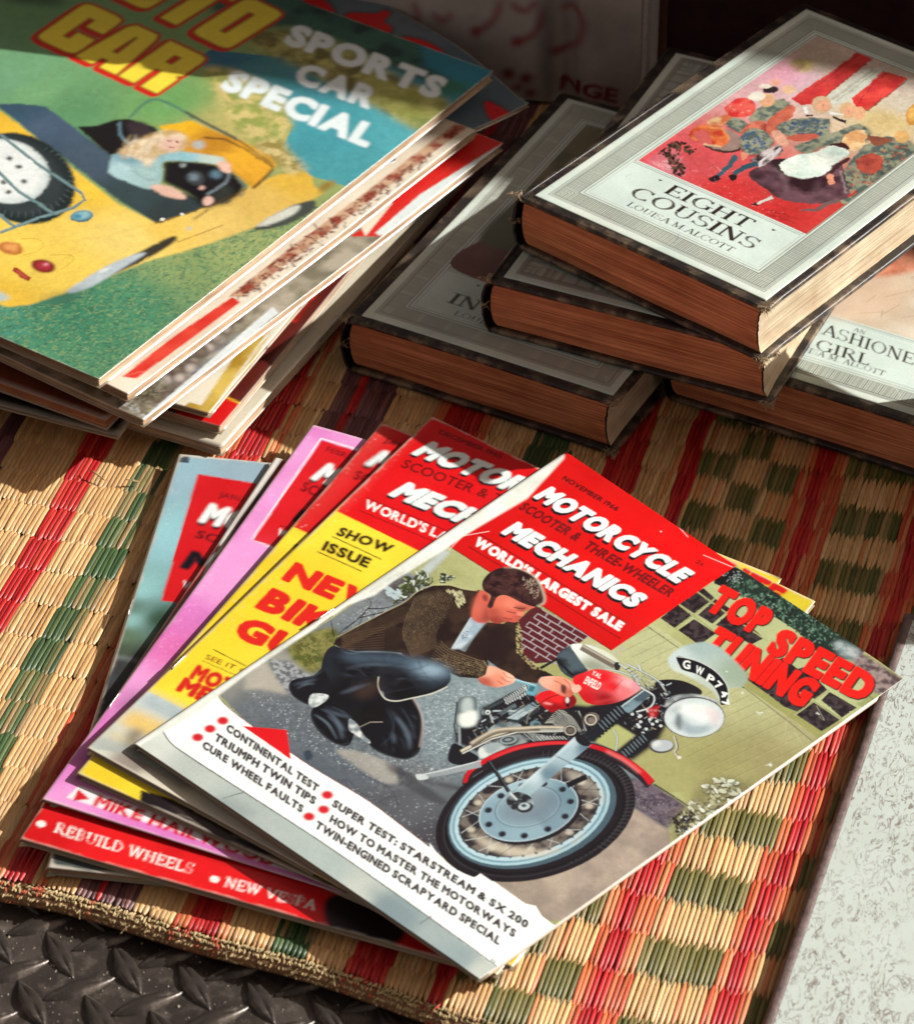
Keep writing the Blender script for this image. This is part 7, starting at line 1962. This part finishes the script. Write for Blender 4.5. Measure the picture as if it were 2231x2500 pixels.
# --- fan of motorcycle magazines
FG = 'motorcycle magazines fanned out on the mat'
def quad4(bl, tl, W, zbl, ztl, zr, tr=None):
    a = G(*bl, zbl); d = G(*tl, ztl)
    e = (d - a)[:2]; e /= np.linalg.norm(e); n = np.array([e[1], -e[0]])
    if tr is not None:
        c = G(*tr, zr)
    else:
        c = np.array([*(d[:2] + n * W), zr])
    b = np.array([*(a[:2] + (c[:2] - d[:2])), zr])
    return [a, b, c, d]
specs = (
    ('light blue magazine with red title box, undermost and leftmost of the fan', (109, 2116), (431, 1108), .203, .0062, .0066, .0034, None, art_blue, .0040, 5, (150, 140, 120)),
    ('red magazine reading Rebuild Wheels and New Vespa along its foot', (43, 2047), (667, 1115), .203, .0094, .0096, .0054, None, art_red, .0030, 6, None),
    ('pink magazine with white framed red title box in the fan', (96, 1948), (758, 1035), .178, .0124, .0126, .0064, None, art_pink, .0030, 7, None),
    ('yellow magazine with narrow visible strip between pink and yellow show issue', (181, 1886), (927, 1029), .203, .0153, .0155, .0070, (1909, 1412), art_jan, .0028, 8, None),
    ('yellow magazine reading Show Issue New Bike Guide, second from top', (208, 1823), (1050, 1015), .203, .0182, .0184, .0080, (1990, 1468), art_dec, .0028, 9, None))
for lab, bl, tl, W, z0, z1, zr, tr, art, T, sd, bc in specs:
    C4 = quad4(bl, tl, W, z0, z1, zr, tr)
    root, S = magazine('motorcycle_magazine', lab, 'magazine', FG, C4, T, art(quad_px(C4)), r=0.0022, wav=0.00022, seed=sd, back_col=bc)
    if sd == 9:
        staple(root, S, 0.24, 0.010)
    if sd == 7:
        staple(root, S, 0.24, 0.010)
    if sd == 5:
        staple(root, S, 0.60, 0.006)
HZ = (.0214, .0160, .0080, .0216)
C4 = [G(322, 1811, HZ[0]), G(1170, 2387, HZ[1]), G(2206, 1655, HZ[2]), G(1375, 1100, HZ[3])]
print('hero sides', [round(float(np.linalg.norm((C4[i] - C4[(i + 1) % 4])[:2])), 4) for i in range(4)])
root, S = magazine('motorcycle_magazine', 'topmost magazine, man kneeling at a red motorcycle, reading Top Speed Tuning', 'magazine', FG, C4, 0.0025, art_hero(quad_px(C4)), r=0.0030, wav=0.00018, seed=10,
    sink=lambda u, v: -0.0006 * np.exp(-((1 - u) / .05) ** 2))
staple(root, S, 0.42, 0.008)

# --- the tall pile of car magazines at the left
BROWNP = paper_edge('browned_page_edges', (0.26, 0.09, 0.04), (0.50, 0.22, 0.10))
PG = 'car magazines stacked in the tall pile'
def pile(lab, br, tr, z, W, T, art, sd, wav=.0007, L=None, ztr=None, zl=None, sink=None, pn=6, r=0.0015, pages=None):
    b = G(*br, z); c = G(*tr, z if ztr is None else ztr)
    e = (c - b)[:2]; e /= np.linalg.norm(e); n = np.array([e[1], -e[0]])
    if L:
        c = np.array([*(b[:2] + e * L), c[2]])
    zl = z if zl is None else zl
    a = np.array([*(b[:2] - n * W), zl]); d = np.array([*(c[:2] - n * W), zl])
    C4 = [a, b, c, d]
    return magazine('car_magazine', lab, 'magazine', PG, C4, T, art(quad_px(C4)), r=r, wav=wav, seed=sd, sink=sink, page_n=pn, pages=pages)
pile('black covered magazine at the bottom of the tall pile, pale page edge', (287, 1058), (560, 700), .0170, .215, .0026, lambda q: art_simple(q, 'dark', 60, 60), 31, L=.28)
pile('white magazine low in the tall pile behind the blue magazine', (541, 1094), (930, 660), .0110, .16, .0055, lambda q: art_simple(q, 'white', 80, 80), 32, L=.27)
pile('dark magazine beneath the white one, lifted corner beside the fan', (610, 1031), (1010, 500), .0042, .19, .0034, lambda q: art_simple(q, 'dark', 60, 60), 33, L=.27)
pile('brown magazine with red foot and thin yellow line in the tall pile', (538, 1038), (950, 545), .0190, .205, .0048, lambda q: art_simple(q, 'brown', 200, 260), 34, L=.28)
pile('cream and gold magazine above the red and brown one', (511, 1012), (860, 600), .0240, .205, .0030, lambda q: art_simple(q, 'gold', 180, 240), 35, L=.27)
pile('magazine with dry stone wall photograph and white border in the tall pile', (350, 1025), (1228, 352), .0340, .215, .0046, lambda q: art_simple(q, 'stone', 260, 300), 36)
pile('brown edged bundle of loose pages in the tall pile above the black one', (258, 1010), (640, 640), .0290, .20, .0060, lambda q: art_simple(q, 'bundle', 60, 60), 40, L=.24, pages=BROWNP, sink=lambda u, v: -0.004 * (1 - v) ** 2)
pile('creased magazine with red and brick strip just below the yellow car cover', (312, 963), (1160, 315), .0430, .215, .0050, lambda q: art_simple(q, 'redbrick', 240, 300), 37, pn=9)
pile('grey blue magazine with red letters sticking out behind the yellow car cover', (70, 832), (1292, 208), .0470, .215, .0026, lambda q: art_simple(q, 'blueletters', 240, 240), 38,
     sink=lambda u, v: -0.010 * np.exp(-(((1 - u) / .16) ** 2)) * np.exp(-(((1 - v) / .30) ** 2)))
pile('yellow open car on grass cover reading Auto Car Sports Car Special, top of pile', (242, 928), (1204, 173), .0540, .275, .0056, art_autocar, 39, wav=.0003, pn=9)

# --- two slivers of straw lying loose on the mat, left of the fan
for lab, a, b in (('longer loose sliver of straw on the mat left of the blue magazine', (216, 1146), (256, 1173)), ('short pale sliver of straw on the mat next to the longer one', (308, 1172), (345, 1178))):
    p0, p1 = G(*a, 0.0022), G(*b, 0.0012)
    d = p1 - p0; n = np.array([-d[1], d[0], 0]); n /= np.linalg.norm(n)
    V = []
    for k in range(5):
        c = p0 + d * k / 4 + np.array([0, 0, 0.0006 * math.sin(k * .8)]); w_ = 0.0006 * (1 - abs(k - 2) / 3)
        V += [c + n * w_, c + np.array([0, 0, 0.0004]), c - n * w_]
    F = [(k * 3 + j, k * 3 + 3 + j, k * 3 + 4 + j, k * 3 + 1 + j) for k in range(4) for j in range(2)]
    tag(mesh_obj('straw_sliver', V, F, TUFT), lab, 'straw', 'loose straws on the mat')

# ================================================================== things behind
def art_carton(quad_):
    P = Paint(300, 150, quad_, (150, 140, 132), 160)
    fill(P, P.tex((176, 166, 158), (196, 188, 180), 40)); 
    P.fr(1100, 0, 2.6)
    rd = (150, 16, 34)
    for q, w in (([(370, -60), (350, 30), (290, 100), (200, 150)], 34), ([(640, 0), (620, 110), (560, 180), (460, 215)], 36), ([(740, 20), (850, 40), (890, 130), (860, 240), (780, 290), (700, 275)], 32), ([(430, -40), (520, 20), (600, -40)], 30)):
        P.line(q, w, rd, 1, 1, True, taper=(.6, 1, 1, .9, 1.3))
    P.ell(205, 140, 24, 30, 0, rd, 1); P.ell(470, 205, 28, 30, 0, rd, 1); P.ell(720, 285, 26, 22, 0, rd, 1)
    for x, y, r in ((420, 410, 46), (535, 445, 46), (560, 540, 40), (480, 500, 34)): P.ell(x, y, r, r * .8, 0, (120, 16, 26), 1)
    for q in ([(-300, 40), (-240, 100), (-160, 60), (-200, -40)], [(-60, 30), (0, 80), (60, 20)]): P.line(q, 26, rd, 1, 1, True)
    P.text('NGE', (735, 545), (1110, 640), (745, 455), (120, 16, 26), 0.04)
    P.line([(672, -100), (672, 140), (690, 600)], 78, (44, 22, 26), 3)
    return P
c0, c1 = np.array([-0.30, 0.445, 0.0]), np.array([0.1015, 0.345, 0.0])
fabric = plain('printed_cotton', (0.50, 0.45, 0.42), 0.9, 0, 500, 0.2, 0.5)
root, w, h = wall_box('printed_carton', c0, c1, 0.12, 0.20, fabric, 'white carton with dark red scroll print and lettering standing behind the books', 'carton')
# printed face, 3 mm proud, softly buckled
d = (c1 - c0) / np.linalg.norm(c1 - c0)
qd = quad_px([c0 + [0, 0, 0.002], c1 + [0, 0, 0.002], c1 + [0, 0, 0.196], c0 + [0, 0, 0.196]])
P = art_carton(qd)
U, V = np.meshgrid(np.linspace(0, 1, P.nx), np.linspace(0, 1, P.ny))
bk = 0.004 * np.sin(U * 14) * np.sin(V * 5 + 1) + 0.006 * np.exp(-((U - .905) / .012) ** 2)
Vt = np.stack([0.004 + U * (w - 0.008), -0.0065 + np.clip(bk, -.003, .006), 0.004 + V * (h - .008)], -1).reshape(-1, 3)
quads_mesh('printed_face', Vt, grid_faces(P.nx, P.ny), printed('printed_carton_face', 0.8, 0.0, 0.15), root, P.cols())

case, w2, h2 = wall_box('dark_case', (0.108, 0.372, 0), (0.62, 0.215, 0), 0.22, 0.21, DARK, 'very dark maroon case standing behind the stack of old books', 'case')
# piping along its top, a stud row and a corner post
def tube(name, pts, rad, mat, parent=None, n=8, closed=False):
    pts = [np.array(p, float) for p in pts]; V = []; m = len(pts)
    for i, p in enumerate(pts):
        t_ = pts[min(i + 1, m - 1)] - pts[max(i - 1, 0)]; t_ /= np.linalg.norm(t_) + 1e-12
        a = np.cross(t_, [0, 0, 1.0]); 
        if np.linalg.norm(a) < 1e-3: a = np.array([1.0, 0, 0])
        a /= np.linalg.norm(a); b = np.cross(t_, a)
        for k in range(n):
            V.append(p + rad * (a * math.cos(2 * math.pi * k / n) + b * math.sin(2 * math.pi * k / n)))
    F = [(i * n + k, i * n + (k + 1) % n, (i + 1) * n + (k + 1) % n, (i + 1) * n + k) for i in range(m - 1) for k in range(n)]
    return quads_mesh(name, np.array(V), np.array(F), mat, parent)
BR_ = plain('brown_leather_trim', (0.10, 0.035, 0.025), 0.5, 0, 200, 0.4)
tube('corner_piping', [(0.002, -0.0015, z) for z in np.linspace(0.004, h2, 12)], 0.0028, BR_, case)
tube('edge_piping', [(x, -0.0015, 0.006) for x in np.linspace(0.002, w2, 30)], 0.0024, BR_, case)
# loop of red cord hanging on the case
CORD = plain('red_cord', (0.32, 0.02, 0.025), 0.6, 0, 600, 0.4, 0.5)
o = np.array([0.2216, 0.322, 0.105])
loop = [G(1960 + 0, 0, .14) * 0 + np.array([0.155 + .062 * math.sin(a) * 1.0, 0.345 - 0.02 * math.sin(a), 0.128 + 0.034 * math.cos(a)]) for a in np.linspace(-1.3, 1.75, 22)]
cordo = tube('cord_loop', loop, 0.0016, CORD)
tag(cordo, 'thin red cord looping in the dark above the top book', 'cord')
# box added out of view on the right to shade the mat
WOOD = plain('shade_box_wood', (0.20, 0.10, 0.05), 0.7, 0, 40, 0.4, 0.3)
sb, w3, h3 = wall_box('shade_box', (0.247, 0.0465, 0), (0.247 + .17 * .747, 0.0465 - .17 * .665, 0), 0.014, 0.120, WOOD, 'unseen thin wooden box added beside the old books to shade the mat', 'box')
tb, w4, h4 = wall_box('shade_slab', (0.247, 0.0465, 0), (0.247 + .07 * .747, 0.0465 - .07 * .665, 0), 0.080, 0.014, CLOTH, 'unseen thin dark slab added across the wooden box to shade the mat', 'book')  # slab added out of view, overhanging to shade a sunlit gap on the mat
tb.location.z = 0.1185
# unseen canopy added above and behind: its straight edge throws the shade across the back
CANV = plain('shade_canopy_canvas', (0.20, 0.07, 0.05), 0.9, 0, 30, 0.3)
e_ = np.array([0.951, -0.309, 0.0]); m_ = np.array([0.309, 0.951, 0.0])
can = empty('shade_canopy', (0, 0, 0), 0, 'unseen dark canvas canopy added overhead, its edge shading the books', 'canopy')
Zc = 0.90; base = m_ * 0.952
V = []
for z in (Zc, Zc + 0.006):
    for b in np.linspace(0, 1.8, 12):
        for a in np.linspace(-2.2, 2.6, 30):
            p = base + e_ * a + m_ * b; V.append((p[0], p[1], z + 0.10 * b + (0.0 if b == 0 else 0.006 * math.sin(a * 5))))
n1 = 360
F = np.concatenate([grid_faces(30, 12)[:, ::-1], grid_faces(30, 12, n1)])
quads_mesh('canvas', np.array(V), F, CANV, can)
tube('edge_rail', [base + e_ * a + np.array([0, 0, Zc]) for a in np.linspace(-2.2, 2.6, 20)], 0.006, BR_, can)
for a in (-2.15, 2.55):
    tube('post', [base + e_ * a + np.array([0, 0, z]) for z in np.linspace(PLATE_Z, Zc, 8)], 0.014, BR_, can)
print('total faces', sum(len(o.data.polygons) for o in scene.objects if o.type == 'MESH'))
